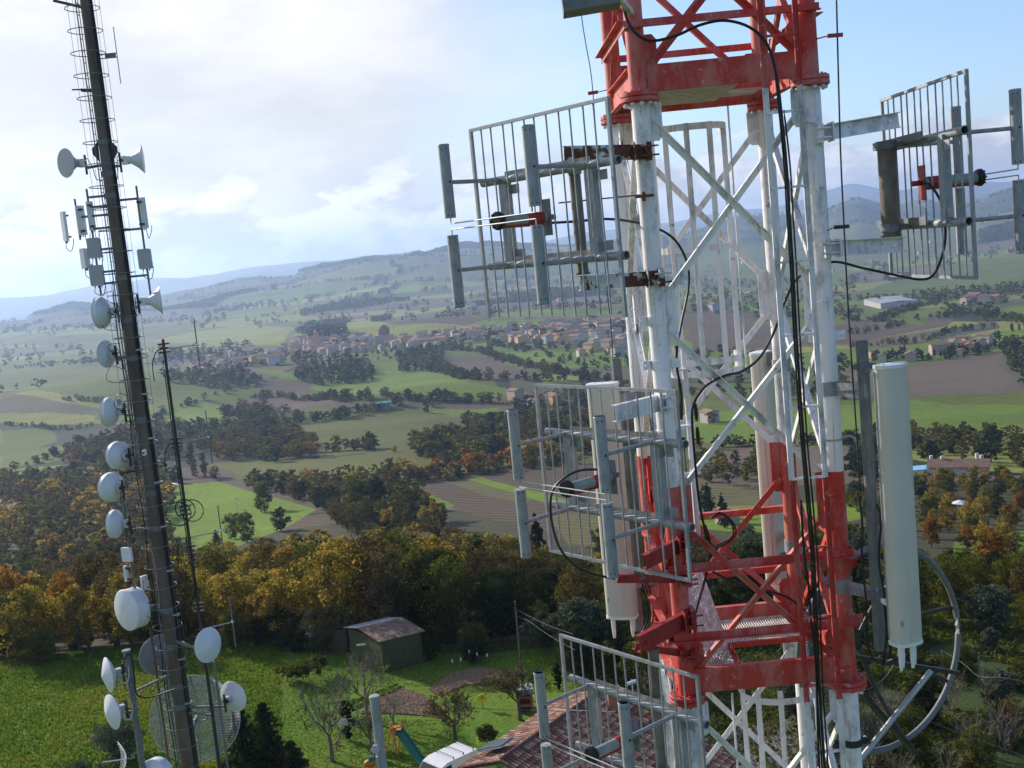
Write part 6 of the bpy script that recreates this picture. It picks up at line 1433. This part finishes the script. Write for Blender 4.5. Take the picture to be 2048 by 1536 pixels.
g = ground(668, 1306); T = thing('garden_shed', g, 'low dark shack of boards left of the green shed', 'shed'); MB().box(g + Vector((0, .8, .9)), 2.2, 1.8, 1.8).build('wall', MPL, T, smooth=False); MB().box(g + Vector((0, .8, 1.9)), 2.6, 2.2, .06, (Vector((.97, 0, .22)), Vector((0, 1, 0)), Vector((-.22, 0, .97)))).build('roof', MKM, T, smooth=False)
g = ground(640, 1300); T = thing('rabbit_hutch', g, 'small dark hutch with a flat lid left of the shack', 'hutch'); MB().box(g + Vector((0, .5, .6)), 1.3, .9, .9).build('box', MPL, T, smooth=False); MB().box(g + Vector((0, .5, 1.1)), 1.6, 1.1, .05).build('lid', MKM, T, smooth=False)
g = ground(690, 1290); T = thing('tilted_panel', g + Vector((0, 0, 0)), 'tilted dark blue sheet propped beside the green shed', 'panel'); MB().box(g + Vector((.1, .2, 2.2)), 2.2, .9, .05, (Vector((.86, 0, .5)), Vector((0, 1, 0)), Vector((-.5, 0, .86)))).build('sheet', plain('blue_sheet', (.06, .08, .10), .4), T, smooth=False); MB().tube(g, g + Vector((0, 0, 2.1)), .04).build('leg', MKM, T)
g = ground(607, 1296); MB().box(g + Vector((0, 0, .3)), .5, .05, .6, (Vector((.9, .1, -.3)).normalized(), Vector((0, 1, 0)), Vector((.3, 0, .9)).normalized())).build('board', MSHEET, None, 'small pale board leaning in the grass left of the hutch', cat='board', smooth=False)
# soil beds
def sheet(name, pts, mat, lift, label, kind='structure', n=26):
    Q = [ground(*p) for p in pts]; xs = [q.x for q in Q]; ys = [q.y for q in Q]; P2 = [(q.x, q.y) for q in Q]
    gx_, gy_ = np.meshgrid(np.linspace(min(xs), max(xs), n * 4), np.linspace(min(ys), max(ys), n * 4)); zz = terr(gx_.ravel(), gy_.ravel()) + lift
    ins = inside(gx_.ravel() + RNG.normal(size=zz.shape) * .02, gy_.ravel(), P2); zz = zz + RNG.random(zz.shape) * .05
    V_ = np.stack([gx_.ravel(), gy_.ravel(), zz], 1); m_ = n * 4; ii = (np.arange(m_ - 1)[:, None] * m_ + np.arange(m_ - 1)[None]).ravel(); F_ = np.stack([ii, ii + 1, ii + m_ + 1, ii + m_], 1); F_ = F_[ins[F_].all(1)]
    me = np_mesh(name, V_, F_, [mat]); return link(name, me, label=label, kind=kind)
k = M('soil'); k.color(k.ramp(k.noise(7, 8, .75), [(.3, (.085, .055, .036)), (.5, (.23, .15, .095)), (.72, (.34, .24, .17))])).set(.95, 0, .1); MSOIL = k.m
k = M('gravel'); k.color(k.ramp(k.noise(9, 6, .7), [(.3, (.16, .14, .12)), (.7, (.30, .27, .24))])).set(.95, 0, .1); MGRAV = k.m
sheet('vegetable_bed', [(716, 1428), (772, 1386), (807, 1376), (853, 1392), (885, 1420), (898, 1440), (840, 1432), (770, 1428)], MSOIL, .03, 'brown dug vegetable bed in the lawn')
sheet('soil_path', [(855, 1380), (905, 1345), (960, 1335), (1050, 1345), (1010, 1365), (930, 1372), (880, 1395)], MSOIL, .03, 'brown soil strip behind the lawn')
sheet('drive', [(1380, 1480), (1600, 1430), (1720, 1440), (1760, 1536), (1500, 1580), (1380, 1560)], MGRAV, .03, 'gravel yard at the foot of the tower')
lr = MB(); me_l = None
V_, F_, T_ = leaves(RNG, RNG.normal(size=(7, 3)) * np.array([.08, .08, .03]) + [0, 0, .08], np.full(7, .09), 9, .07); lettuce = np_mesh('salad_plant', V_, F_, [leafmat('salad_leaves', [(.14, .22, .03), (.24, .30, .05)], .4)], T_)
for ra, rb in (((705, 1418), (800, 1376)), ((700, 1408), (790, 1372))):
    A_, B_ = ground(*ra), ground(*rb)
    for i in range(16):
        p = A_.lerp(B_, i / 15); link('salad_plant', lettuce, GZ(p) + Vector((RNG.normal() * .06, 0, .02)), None, 'yellow green salad plant in the rows beside the dug bed', 'plant', 'salad rows').rotation_euler = (0, 0, i)
# bare fruit trees: twigs are real branches
def bare_tree(px_, py_, h, w, label, mat=None, leafy=None, seed=1, trunk=.12, up=1.0, name='fruit_tree'):
    g = ground(px_, py_); rng = np.random.default_rng(seed); t = thing(name, GZ(g), label, 'tree'); mb = MB(); tips = []
    def br(p, d, l, r, dep):
        q = p + d * l; m1 = p.lerp(q, .5) + Vector(rng.normal(size=3)) * l * .07; mb.poly([p, m1, q], [r, r * .8, r * .62], 6 if dep > 2 else 4); tips.append(q)
        if dep == 0: return
        for _ in range(3 if dep > 1 else 4):
            e = Vector(rng.normal(size=3)); nd = (d + e * .55 + Vector((0, 0, .28 * up))).normalized(); br(q if rng.random() < .6 else m1, nd, l * rng.uniform(.62, .86), r * .58, dep - 1)
    th = h * .30; mb.poly([(0, 0, -.3), (.03, 0, th * .5), (0, .02, th)], [trunk * 1.2, trunk, trunk * .85], 8, smooth=3)
    for i in range(5):
        a_ = 2 * PI * i / 5 + rng.random(); br(Vector((0, 0, th)), Vector((math.cos(a_) * w, math.sin(a_) * w, 1.0)).normalized(), h * .24, trunk * .55, 4)
    tm = mb.mesh('branches', (0, 0, 0), (mat or MBARK2,)); link('branches', tm, parent=t)
    if leafy:
        c_ = np.array([tuple(x) for x in tips]); c_ = c_[rng.permutation(len(c_))[:leafy[1]]]; V_, F_, T_ = leaves(rng, c_, np.full(len(c_), .22), leafy[2], .07); link('leaves', np_mesh('leaves', V_, F_, [LM[leafy[0]]], T_), parent=t)
    return t
bare_tree(664, 1522, 5.2, .75, 'bare fruit tree with a forked trunk left of the dug bed', leafy=('green', 60, 9), seed=3)
bare_tree(735, 1442, 5.0, .65, 'bare pale fruit tree in front of the green shed', leafy=('green', 50, 6), seed=5, mat=MBARK2)
bare_tree(911, 1488, 3.6, 1.0, 'low reddish brown fruit tree over the dug bed', mat=MBARK, leafy=('brown', 160, 8), seed=7)
bare_tree(1040, 1440, 3.8, 1.2, 'tangled brown tree left of the brick oven', mat=MBARK, leafy=('brown', 220, 9), seed=8)
bare_tree(745, 1515, 3.2, .5, 'small twiggy tree behind the grey tube', mat=MBARK2, leafy=('green', 60, 6), seed=9); bare_tree(790, 1470, 3.0, .5, 'thin twiggy sapling by the slide', mat=MBARK2, seed=10, trunk=.06)
bare_tree(352, 1400, 4.6, .6, 'bare dark tree seen left of the dark grey dish', mat=MBARK, seed=11, trunk=.08); bare_tree(640, 1310, 4.2, .5, 'thin bare tree beside the hutch', mat=MBARK, seed=12, trunk=.07)
bare_tree(1320, 1440, 3.4, .8, 'bare bush beyond the tiled roof behind the lowest grid', mat=MBARK2, leafy=('brown', 120, 6), seed=21)
for i, (px_, py_, h) in enumerate(((593, 1372, 1.5), (618, 1364, 1.7), (575, 1362, 1.3), (640, 1352, 1.5))):
    bare_tree(px_, py_, h, .9, ['small round leafed shrub beside the dark fir', 'small shrub second from the shack', 'smallest shrub nearest the meadow', 'small shrub nearest the shack'][i], leafy=('green', 150, 12), seed=30 + i, trunk=.035, name='shrub')
bare_tree(975, 1498, 1.3, .8, 'little round shrub behind the van', leafy=('green', 150, 12), seed=36, trunk=.035, name='shrub')
def topi(px_, py_, h, w, label, mat='dark', n=120, kind='poplar', name='cypress'):
    g = ground(px_, py_); rng = np.random.default_rng(int(px_)); c_, r_ = crown(rng, h, w, .05, n, kind); V_, F_, T_ = leaves(rng, c_, r_ * .9, 60, .06); t = thing(name, GZ(g), label, 'tree'); link('crown', np_mesh('crown', V_, F_, [LM[mat]], T_), parent=t); MB().tube((0, 0, -.2), (0, 0, h * .6), .06).build('trunk', MBARK, None).parent = t; return t
topi(699, 1480, 2.7, 1.2, 'clipped brown green column between fruit tree and grey tube', 'dark', 90); topi(1117, 1380, 1.9, .8, 'small dark clipped column right of the utility pole', 'dark', 60)
topi(1135, 1340, 2.2, 1.6, 'dark shrub behind the lowest grid panel', 'green', 60)
# dark firs in front
def fir(px_, py_, h, w, label, seed):
    g = ground(px_, py_); rng = np.random.default_rng(seed); t = thing('fir_tree', GZ(g), label, 'tree'); C_, R_ = [], []; mb = MB(); mb.poly([(0, 0, -.3), (0, 0, h * .5), (0, 0, h)], [h * .022, h * .013, .01], 8)
    z = h * .06
    while z < h * .98:
        rr_ = w / 2 * (1 - z / h) ** .8 * rng.uniform(.75, 1.15); nb = 7
        for i in range(nb):
            a_ = 2 * PI * i / nb + rng.random(); l = rr_ * rng.uniform(.7, 1.2); tip = Vector((math.cos(a_) * l, math.sin(a_) * l, z - l * .12)); mb.poly([(0, 0, z), (tip.x * .5, tip.y * .5, z + .05), tip], [.03, .02, .006], 4)
            for f in np.linspace(.25, 1, max(2, int(l / .22))): C_.append((tip.x * f, tip.y * f, z + (tip.z - z) * f ** 1.5 + .05)); R_.append(.10 + .12 * (1 - f) + .05)
        z += h * .035
    V_, F_, T_ = leaves(rng, np.array(C_), np.array(R_), 34, .055); link('crown', np_mesh('crown', V_, F_, [LM['dark']], T_), parent=t); o = mb.build('trunk', MBARK, None, org=(0, 0, 0)); o.parent = t; return t
fir(548, 1600, 5.6, 4.6, 'big dark fir at the bottom edge right of the mesh dish', 1); fir(505, 1640, 6.4, 4.6, 'dark fir against the mesh dish rim', 2); fir(600, 1650, 4.6, 4.2, 'lower dark fir right of the big one', 5); fir(438, 1120, 7.5, 5.5, 'dark sparse cedar above the orange trees beside the slim mast', 3)
topi(240, 1520, 2.6, 3.6, 'round grey green bush left of the thick capped pole', 'olive', 120, 'round', 'bush'); topi(170, 1600, 2.4, 3.2, 'low bush at the lower left', 'olive', 100, 'round', 'bush')
# play corner
MORG = plain('orange_plastic', (.55, .20, .03), .5); MSLG = plain('green_plastic', (.02, .16, .11), .4); MYEL = plain('yellow_panel', (.75, .62, .02), .6, 0, .1)
g = ground(800, 1508); T = thing('playground_slide', g, 'green slide on an orange frame in the lawn', 'slide'); s0 = g + Vector((.0, .1, 1.55)); s1 = ground(852, 1540) + Vector((0, 0, .15)); dv = (s1 - s0); sd_ = dv.cross(Vector(ZG)).normalized()
mb = MB(); pts = [s0, s0 + dv * .12, s0 + dv * .75 - Vector((0, 0, .10)), s1]
for a_, b2 in zip(pts, pts[1:]):
    mb.beam(a_, b2, .5, .03)
    for e in (-1, 1): mb.beam(a_ + sd_ * (.25 * e) + Vector((0, 0, .09)), b2 + sd_ * (.25 * e) + Vector((0, 0, .09)), .04, .2)
mb.build('chute', MSLG, T)
mb = MB()
for e in (-1, 1): mb.beam(s0 + sd_ * (.35 * e) + Vector((0, 0, .5)), g + sd_ * (.45 * e) + Vector((-.5, 0, 0)), .09, .06); mb.beam(s0 + sd_ * (.35 * e) + Vector((0, 0, .5)), g + sd_ * (.45 * e) + Vector((.25, 0, 0)), .09, .06)
for q in range(5): mb.beam(s0.lerp(g + Vector((-.5, 0, 0)), .15 + .17 * q) + sd_ * .38 + Vector((0, 0, .3 * (1 - q / 5))), s0.lerp(g + Vector((-.5, 0, 0)), .15 + .17 * q) - sd_ * .38 + Vector((0, 0, .3 * (1 - q / 5))), .07, .04)
mb.box(s0 + Vector((-.1, 0, .02)), .7, .7, .05); mb.build('frame', MORG, T, smooth=False)
g = ground(742, 1536); T = thing('ride_on_toy', g, 'orange toy at the bottom edge left of the grey tube', 'toy'); MB().ball(g + Vector((0, 0, .3)), .3, 8, (1.3, .8, .8)).build('body', MORG, T); MB().box(g + Vector((.1, 0, .6)), .3, .4, .2).build('seat', MSLG, T, smooth=False)
MB().ball(ground(673, 1490) + Vector((0, 0, .12)), .12, 8).build('ball', plain('red_ball', (.5, .03, .02), .4), None, 'small red ball beside the trunk of the forked fruit tree', cat='ball')
g = ground(672, 1500); T = thing('basketball_hoop', g, 'small white basketball backboard on a leaning pole', 'hoop'); MB().tube(g, g + Vector((.55, -.1, 1.5)), .03).build('pole', MPL, T); MB().box(g + Vector((.65, -.12, 1.75)), .55, .03, .42).build('backboard', MW, T, smooth=False); MB().ring(g + Vector((.65, -.32, 1.62)), ZG, .18, .012).build('hoop', MORG, T)
g = ground(966, 1418); T = thing('yellow_sign', g, 'yellow panel with dark marks on a stake in the lawn', 'sign'); MB().tube(g, g + Vector((0, 0, .9)), .02).build('stake', MKM, T); sx_ = Vector((.93, .1, .33)).normalized(); MB().box(g + Vector((0, 0, .75)), .58, .03, .46, (sx_, Vector((0, 1, 0)), sx_.cross(Vector((0, 1, 0))).normalized())).build('board', MYEL, T, smooth=False)
mb = MB(); mb.box(g + Vector((-.08, -.022, .74)), .16, .006, .10); mb.box(g + Vector((.06, -.022, .80)), .10, .006, .08); mb.box(g + Vector((.16, -.022, .84)), .05, .006, .05); mb.build('marks', plain('ochre_mark', (.35, .28, .01), .6), T, smooth=False)
# brick oven
MBR = M('bricks'); bt = MBR.n.new('ShaderNodeTexBrick'); bt.inputs['Scale'].default_value = 6; bt.inputs['Color1'].default_value = (.42, .16, .07, 1); bt.inputs['Color2'].default_value = (.34, .12, .06, 1); bt.inputs['Mortar'].default_value = (.35, .30, .26, 1); MBR.l.new(MBR.tc.outputs['Object'], bt.inputs[0]); MBR.color(bt.outputs[0]).set(.9); MBR = MBR.m
g = ground(1052, 1420); T = thing('brick_oven', g, 'orange brick garden oven with a pale hood right of the tangled tree', 'oven'); mb = MB(); mb.box(g + Vector((-.42, 0, .55)), .16, .9, 1.3).box(g + Vector((.42, 0, .55)), .16, .9, 1.3).box(g + Vector((0, .38, .55)), .70, .14, 1.3).box(g + Vector((0, -.05, .45)), .68, .7, .12).box(g + Vector((0, -.05, .98)), .68, .74, .1); mb.build('brickwork', MBR, T, smooth=False)
MB().prism([g + Vector((-.55, -.5, 1.2)), g + Vector((.55, -.5, 1.2)), g + Vector((.55, .5, 1.2)), g + Vector((-.55, .5, 1.2))], (0, 0, .34)).build('hood', MSHEET, T, smooth=False); MB().ball(g + Vector((-.1, 0, 1.65)), .12, 6).ball(g + Vector((.25, .1, 1.62)), .10, 6).box(g + Vector((-.4, .1, 1.58)), .2, .2, .08).build('pots', MWALL[1], T)
for i, (px_, py_) in enumerate(((908, 1355), (925, 1352), (941, 1330), (957, 1335), (977, 1338))):
    g = ground(px_, py_); T = thing('garden_stake', g, ['leftmost', 'second', 'third', 'fourth', 'rightmost'][i] + ' of the stakes with white caps behind the lawn', 'stake', 'capped stakes'); MB().tube(g, g + Vector((0, 0, .9 + .2 * (i < 2))), .022, n=8).build('pole', MPL, T); MB().tube(g + Vector((0, 0, .9 + .2 * (i < 2))), g + Vector((0, 0, 1.12 + .2 * (i < 2))), .045, n=8).build('cap', MW, T)
def pole_wires(base, h, label, r=.09):
    g = ground(*base); T = thing('utility_pole', g, label, 'pole'); MB().tube(g, g + Vector((0, 0, h)), r, r * .7, 10).build('pole', MPL, T); MB().box(g + Vector((0, 0, h - .3)), .12, .12, .2).build('insulator', MKM, T); return g + Vector((0, 0, h - .1))
up_ = pole_wires((1049, 1398), 6.6, 'thin brown utility pole behind the lawn')
for i, (a_, b_, c_) in enumerate((((1015, 1208, 85), (1052, 1229, 78), (1145, 1268, 66)), ((1020, 1232, 85), (1050, 1238, 78), (1150, 1300, 66)))):
    MB().poly([P(*a_), P(*b_), P(*b_).lerp(P(*c_), .5) - Vector((0, 0, .1)), P(*c_)], .008, 5, smooth=4).build('overhead_wire', MGD, None, ['upper', 'lower'][i] + ' wire at the top of the thin brown utility pole', cat='wire')
MB().poly([P(820, 1408, 48), P(900, 1412, 50), P(1010, 1420, 52), P(1130, 1420, 50), P(1230, 1424, 46)], .011, 5, smooth=4).build('overhead_wire', MK, None, 'black wire sagging across the lawn to the tiled roof', cat='wire')
MB().poly([P(735, 1505 , 50), P(770, 1450, 49), P(800, 1415, 48.5), P(822, 1408, 48)], .014, 5, smooth=4).build('overhead_wire', MK, None, 'black wire rising from behind the grey tube', cat='wire')
for i, (px_, py_, h) in enumerate(((1957, 1365, 1.9), (2003, 1425, 2.3), (1886, 1345, 1.5))):
    g = ground(px_, py_); T = thing('fence_post', g, ['weathered leaning post right of the ring dish', 'tallest weathered post at the lower right edge', 'short post just right of the ring dish rim'][i], 'post', 'weathered posts'); MB().tube(g, g + Vector((.12 * (i == 0), 0, h)), .055, n=8).build('post', MBARK2, T)
for i, w_ in enumerate((((1735, 1392, 44), (1830, 1432, 43), (1930, 1470, 42), (2060, 1516, 41)), ((1860, 1305, 62), (1886, 1303, 62), (1930, 1330, 60), (1957, 1352, 58), (2003, 1355, 56), (2060, 1365, 55)))):
    MB().poly([P(*p) for p in w_], .008, 5, smooth=4).build('fence_wire', MGD, None, ['pale wire crossing the thicket below the ring dish', 'sagging wire between the weathered posts'][i], cat='wire')
# pale bare shrubs in the lower right corner
BS = []
for s_ in range(4):
    rng = np.random.default_rng(50 + s_); mb = MB()
    for i in range(15):
        a_ = rng.random() * 6.28; d_ = Vector((math.cos(a_) * .5, math.sin(a_) * .5, 1)).normalized(); p = Vector(rng.normal(size=3)) * .15; p.z = 0; L_ = rng.uniform(1.2, 2.6); pts = [p]
        for q in range(4): pts.append(pts[-1] + (d_ + Vector(rng.normal(size=3)) * .18) * (L_ / 4))
        mb.poly(pts, [.026, .018, .008], 5)
        for _ in range(9):
            b0 = pts[rng.integers(1, 4)].lerp(pts[rng.integers(2, 5)], rng.random()); e = b0 + (d_ + Vector(rng.normal(size=3)) * .7).normalized() * rng.uniform(.3, .8); mb.poly([b0, b0.lerp(e, .5) + Vector(rng.normal(size=3)) * .04, e], [.010, .007, .004], 4)
    BS.append(mb.mesh('bare_shrub', (0, 0, 0), (MBARK2,)))
for i in range(24):
    px_, py_ = random.uniform(1660, 2060), random.uniform(1400, 1640); g = ground(px_, py_)
    o = link('bare_shrub', BS[i % 4], GZ(g), None, 'pale bare shrub in the thicket at the lower right', 'shrub', 'bare shrubs at the lower right'); s_ = random.uniform(.7, 1.15); o.scale = (s_, s_, s_); o.rotation_euler = (0, 0, random.random() * 6)
# ------------------------------------------------------------------ tiled house
def ztop(px_, py_, z):
    r_ = ray(px_, py_); t_ = (z - EYE) / r_.z; return Vector((r_.x * t_, r_.y * t_, z))
RZ = 6.0; Ra, Rb = ztop(1180, 1396, RZ), ztop(1002, 1521, RZ); ud = (Ra - Rb); ud.z = 0; RLn = ud.length; ud.normalize(); Rb2 = Rb - ud * 0.0
nr = Vector((ud.y, -ud.x, 0))     # towards the right-hand, shaded slope
T = thing('tiled_house', (Ra.x, Ra.y, 0), 'house with a clay tiled hip roof under the lowest grid panel', 'house')
k = M('clay_tiles'); at_ = k.n.new('ShaderNodeVertexColor'); at_.layer_name = 'tint'; spc = k.n.new('ShaderNodeSeparateColor'); k.l.new(at_.outputs[0], spc.inputs[0])
k.color(k.mix(k.ramp(k.noise(1.2, 6, .7), [(.45, 0.0), (.7, .5)]), k.ramp(spc.outputs[0], [(0, (.13, .065, .048)), (.35, (.26, .12, .085)), (.7, (.38, .21, .15)), (1, (.48, .34, .27))]), (.12, .10, .085))).set(.85, 0, .2); MTILE = k.m
def tiles(o, ue, down, ln, wid, hip0=0.0, hip1=0.0):
    """rows of round tiles from the ridge at o along ue (length ln), running down the slope for wid"""
    V_, F_, C_ = [], [], []; nn = ue.cross(down).normalized(); nn = nn if nn.z > 0 else -nn; st, lg_ = .21, .38; nu, nv = int(ln / st) + 1, int(wid / lg_)
    for iv in range(nv):
        ext0, ext1 = hip0 * iv * lg_, hip1 * iv * lg_
        for iu in range(int(-ext0 / st), nu + int(ext1 / st)):
            b0 = o + ue * (iu * st) + down * (iv * lg_); col = RNG.random() ** 1.2; n0 = len(V_)
            for e, (dn, lf) in enumerate(((0, .0), (lg_ * 1.12, .035))):
                for q in range(5):
                    a_ = PI * q / 4; V_.append(b0 + ue * (-.085 * math.cos(a_) * (1 if e else .82)) + down * dn + nn * (.075 * math.sin(a_) + lf)); C_.append((col, 0, 0))
            for q in range(4): F_.append((n0 + q, n0 + 5 + q, n0 + 6 + q, n0 + q + 1))
            F_.append((n0 + 5, n0 + 9, n0 + 8, n0 + 6)); 
            n1 = len(V_); gap = .5 * st
            for dn in (0, lg_):
                for s_ in (-.06, .06): V_.append(b0 + ue * (gap + s_) + down * dn + nn * -.004); C_.append((col * .4, 0, 0))
            F_.append((n1, n1 + 2, n1 + 3, n1 + 1))
    me = np_mesh('tiles', np.array([tuple(v) for v in V_]), np.array(F_), [MTILE], np.array(C_, np.float32)); return me
pit = math.radians(19); dR = (nr * math.cos(pit) - Vector(ZG) * math.sin(pit)); dL = (-nr * math.cos(pit) - Vector(ZG) * math.sin(pit)); WD = 4.6
rid = Vector((Rb.x, Rb.y, RZ)); orgT = Vector((Ra.x, Ra.y, 0))
for dn, nm in ((dR, 'shaded_slope'), (dL, 'sunny_slope')):
    me = tiles(rid, ud, dn, RLn + 1.4, WD + (3 if dn is dR else -1.6), .0, 0); o = link(nm, me, -orgT, T)
    q0, q1 = rid - Vector((0, 0, .06)), rid + ud * (RLn + 1.4) - Vector((0, 0, .06)); W2 = WD + (3 if dn is dR else -1.6); MB().prism([q0, q1, q1 + dn * W2, q0 + dn * W2], (0, 0, -.10)).build('roof_deck', MPL, T, smooth=False)
rc_ = MB(); q = 0
while q < RLn + 1.3: rc_.tube(rid + ud * q + Vector((0, 0, .04)), rid + ud * (q + .40) + Vector((0, 0, .055)), .10, .115, 8); q += .36
rc_.build('ridge_tiles', MTILE, T)
e1 = rid + dR * (WD + 3); e2 = rid + dL * (WD - 1.6); w0 = [e2 + nr * .5, e2 + nr * .5 + ud * (RLn + .9), e1 - nr * .5 + ud * (RLn + .9), e1 - nr * .5]; w0 = [Vector((p.x, p.y, -.2)) + ud * .5 for p in w0]; MB().prism(w0, (0, 0, 3.6)).build('wall', MWALL[1], T, smooth=False)
MB().prism([Vector((w0[0].x, w0[0].y, 3.35)), Vector((w0[3].x, w0[3].y, 3.35)), rid + ud * .5 - Vector((0, 0, .3))], ud * .2).build('gable', MWALL[1], T, smooth=False)
sc_ = rid + ud * 1.3 + dL * 1.3 + Vector((0, 0, .16)); nL = ud.cross(dL).normalized(); nL = nL if nL.z > 0 else -nL
MB().box(sc_ + nL * .25, 1.0, 1.5, .06, (ud, dL, nL)).build('solar_panel', plain('panel_glass', (.10, .13, .15), .12, 0, .1), T, smooth=False); MB().box(sc_ + nL * .20, 1.1, 1.6, .05, (ud, dL, nL)).build('panel_frame', MGL, T, smooth=False)
c = rid + ud * (RLn + .4) + dR * 1.2; MB().box(c + Vector((0, 0, .35)), .55, .5, 1.0).build('chimney', MBR, T, smooth=False); MB().box(c + Vector((0, 0, .9)), .7, .65, .08).build('chimney_cap', MSHEET, T, smooth=False); MB().tube(c + Vector((1, 0, 0)), c + Vector((1, 0, 1.3)), .025).tube(c + Vector((.7, -.1, 1.1)), c + Vector((1.2, .1, 1.15)), .09, n=12).build('roof_lamp', MW, T)
# ------------------------------------------------------------------ white van
vg = ground(893, 1578); hd = Vector((-.74, -.67, 0)).normalized(); sd_ = Vector((-hd.y, hd.x, 0)); T = thing('parked_van', vg, 'white van with a roof rack at the bottom edge beside the tiled roof', 'van'); z_ = Vector(ZG)
def vp(a, s_, h_): return vg + hd * a + sd_ * s_ + z_ * h_
prof = [(-1.95, .35), (-2.0, 1.0), (-1.92, 1.75), (-1.75, 1.86), (.35, 1.88), (.75, 1.75), (1.35, 1.12), (1.95, .92), (2.1, .6), (2.08, .35)]
MB().prism([vp(a, -.82, h_) for a, h_ in prof], sd_ * 1.64).build('body', plain('van_white', (.72, .73, .74), .25, 0, .03, .8, .6), T, smooth=False)
MB().prism([vp(.82, -.72, 1.72), vp(1.36, -.72, 1.145), vp(1.40, -.72, 1.155), vp(.86, -.72, 1.74)], sd_ * 1.44).build('windscreen', MGLASS, T, smooth=False)
for s_ in (-1, 1):
    MB().prism([vp(.10, s_ * .815, 1.12), vp(1.0, s_ * .815, 1.12), vp(.62, s_ * .815, 1.66), (vp(.10, s_ * .815, 1.70))], sd_ * (s_ * .02)).build('side_window', MGLASS, T, smooth=False)
    MB().prism([vp(-1.7, s_ * .815, .72), vp(-.2, s_ * .815, .72), vp(-.2, s_ * .815, .80), vp(-1.7, s_ * .815, .95)], sd_ * (s_ * .012)).build('blue_stripe', plain('blue_decal', (.10, .32, .52), .4), T, smooth=False)
    for a in (-1.3, 1.35): MB().tube(vp(a, s_ * .66, .33), vp(a, s_ * .84, .33), .33, n=24).build('wheel', MK, T)
    MB().box(vp(1.0, s_ * .93, 1.15), .12, .18, .2).build('mirror', MKM, T, smooth=False)
rk = MB()
for a in (-1.55, -.85, -.15): rk.tube(vp(a, -.78, 1.99), vp(a, .78, 1.99), .02); rk.tube(vp(a, -.74, 1.85), vp(a, -.74, 2.0), .03); rk.tube(vp(a, .74, 1.85), vp(a, .74, 2.0), .03)
rk.build('roof_rack', MKM, T)
for a_, b2 in (((908 + 24, 1500), .8),):
    g = vp(-1.9, .8, 2.0); MB().tube(g, g + z_ * .5, .03).build('beacon', MYEL, T)
# ------------------------------------------------------------------ grass of the meadow and lawn
n = 230000; a_ = np.radians(RNG.uniform(-30, 11, n)); d_ = np.sqrt(RNG.uniform(44 ** 2, 100 ** 2, n)); x, y = d_ * np.sin(a_), d_ * np.cos(a_); px_, py_ = proj_np(x, y, terr(x, y))
lush = vnoise(x / 3.5, y / 3.5) + .6 * vnoise(x / .9 + 9, y / .9); keep = (lush > -9) & (d_ < edge_d(a_) + 1) & ~((px_ > 700) & (px_ < 905) & (py_ > 1374) & (py_ < 1440)) & ~((px_ > 930) & (py_ > 1385)); x, y, lush, px_ = x[keep], y[keep], lush[keep], px_[keep]; n = len(x)
z = terr(x, y); hgt = np.where(px_ < 560, .15, .045) * (.5 + RNG.random(n)) * (1 + .5 * np.clip(lush, 0, 1)); th = RNG.random(n) * 6.28; ln = RNG.normal(size=(n, 2)) * .05; w_ = .035 + .05 * RNG.random(n)
b0 = np.stack([x - np.cos(th) * w_, y - np.sin(th) * w_, z - .01], 1); b1 = np.stack([x + np.cos(th) * w_, y + np.sin(th) * w_, z - .01], 1); t0 = np.stack([x + ln[:, 0], y + ln[:, 1], z + hgt], 1)
V_ = np.stack([b0, b1, t0], 1).reshape(-1, 3); F_ = np.arange(3 * n).reshape(-1, 3); hue = np.clip(.45 + .38 * vnoise(x / 6 + 40, y / 6) + .3 * vnoise(x / 1.6, y / 1.1) + .18 * RNG.normal(size=n), 0, 1); T_ = np.repeat(np.stack([hue, np.clip(.5 + .2 * RNG.normal(size=n), 0, 1), hue * 0], 1), 3, axis=0).astype(np.float32)
link('grass', np_mesh('grass', V_, F_, [leafmat('grass_blades', [(.050, .110, .012), (.095, .175, .016), (.155, .215, .024), (.21, .19, .05)], .4)], T_), label='bright green grass of the meadow and lawn', kind='stuff')
# weeds and ground cover in the shaded scrub
n = 90000; a_ = np.radians(RNG.uniform(2, 31, n)); d_ = np.sqrt(RNG.uniform(36 ** 2, 125 ** 2, n)); x, y = d_ * np.sin(a_), d_ * np.cos(a_); z = terr(x, y); v_ = vnoise(x / 4, y / 4) > -.5; x, y, z = x[v_], y[v_], z[v_]
V_, F_, T_ = leaves(RNG, np.stack([x, y, z + .12], 1), np.full(len(x), .28), 2, .12); link('undergrowth', np_mesh('undergrowth', V_, F_, [LM['green']], T_), label='low green and brown undergrowth of the scrub', kind='stuff')
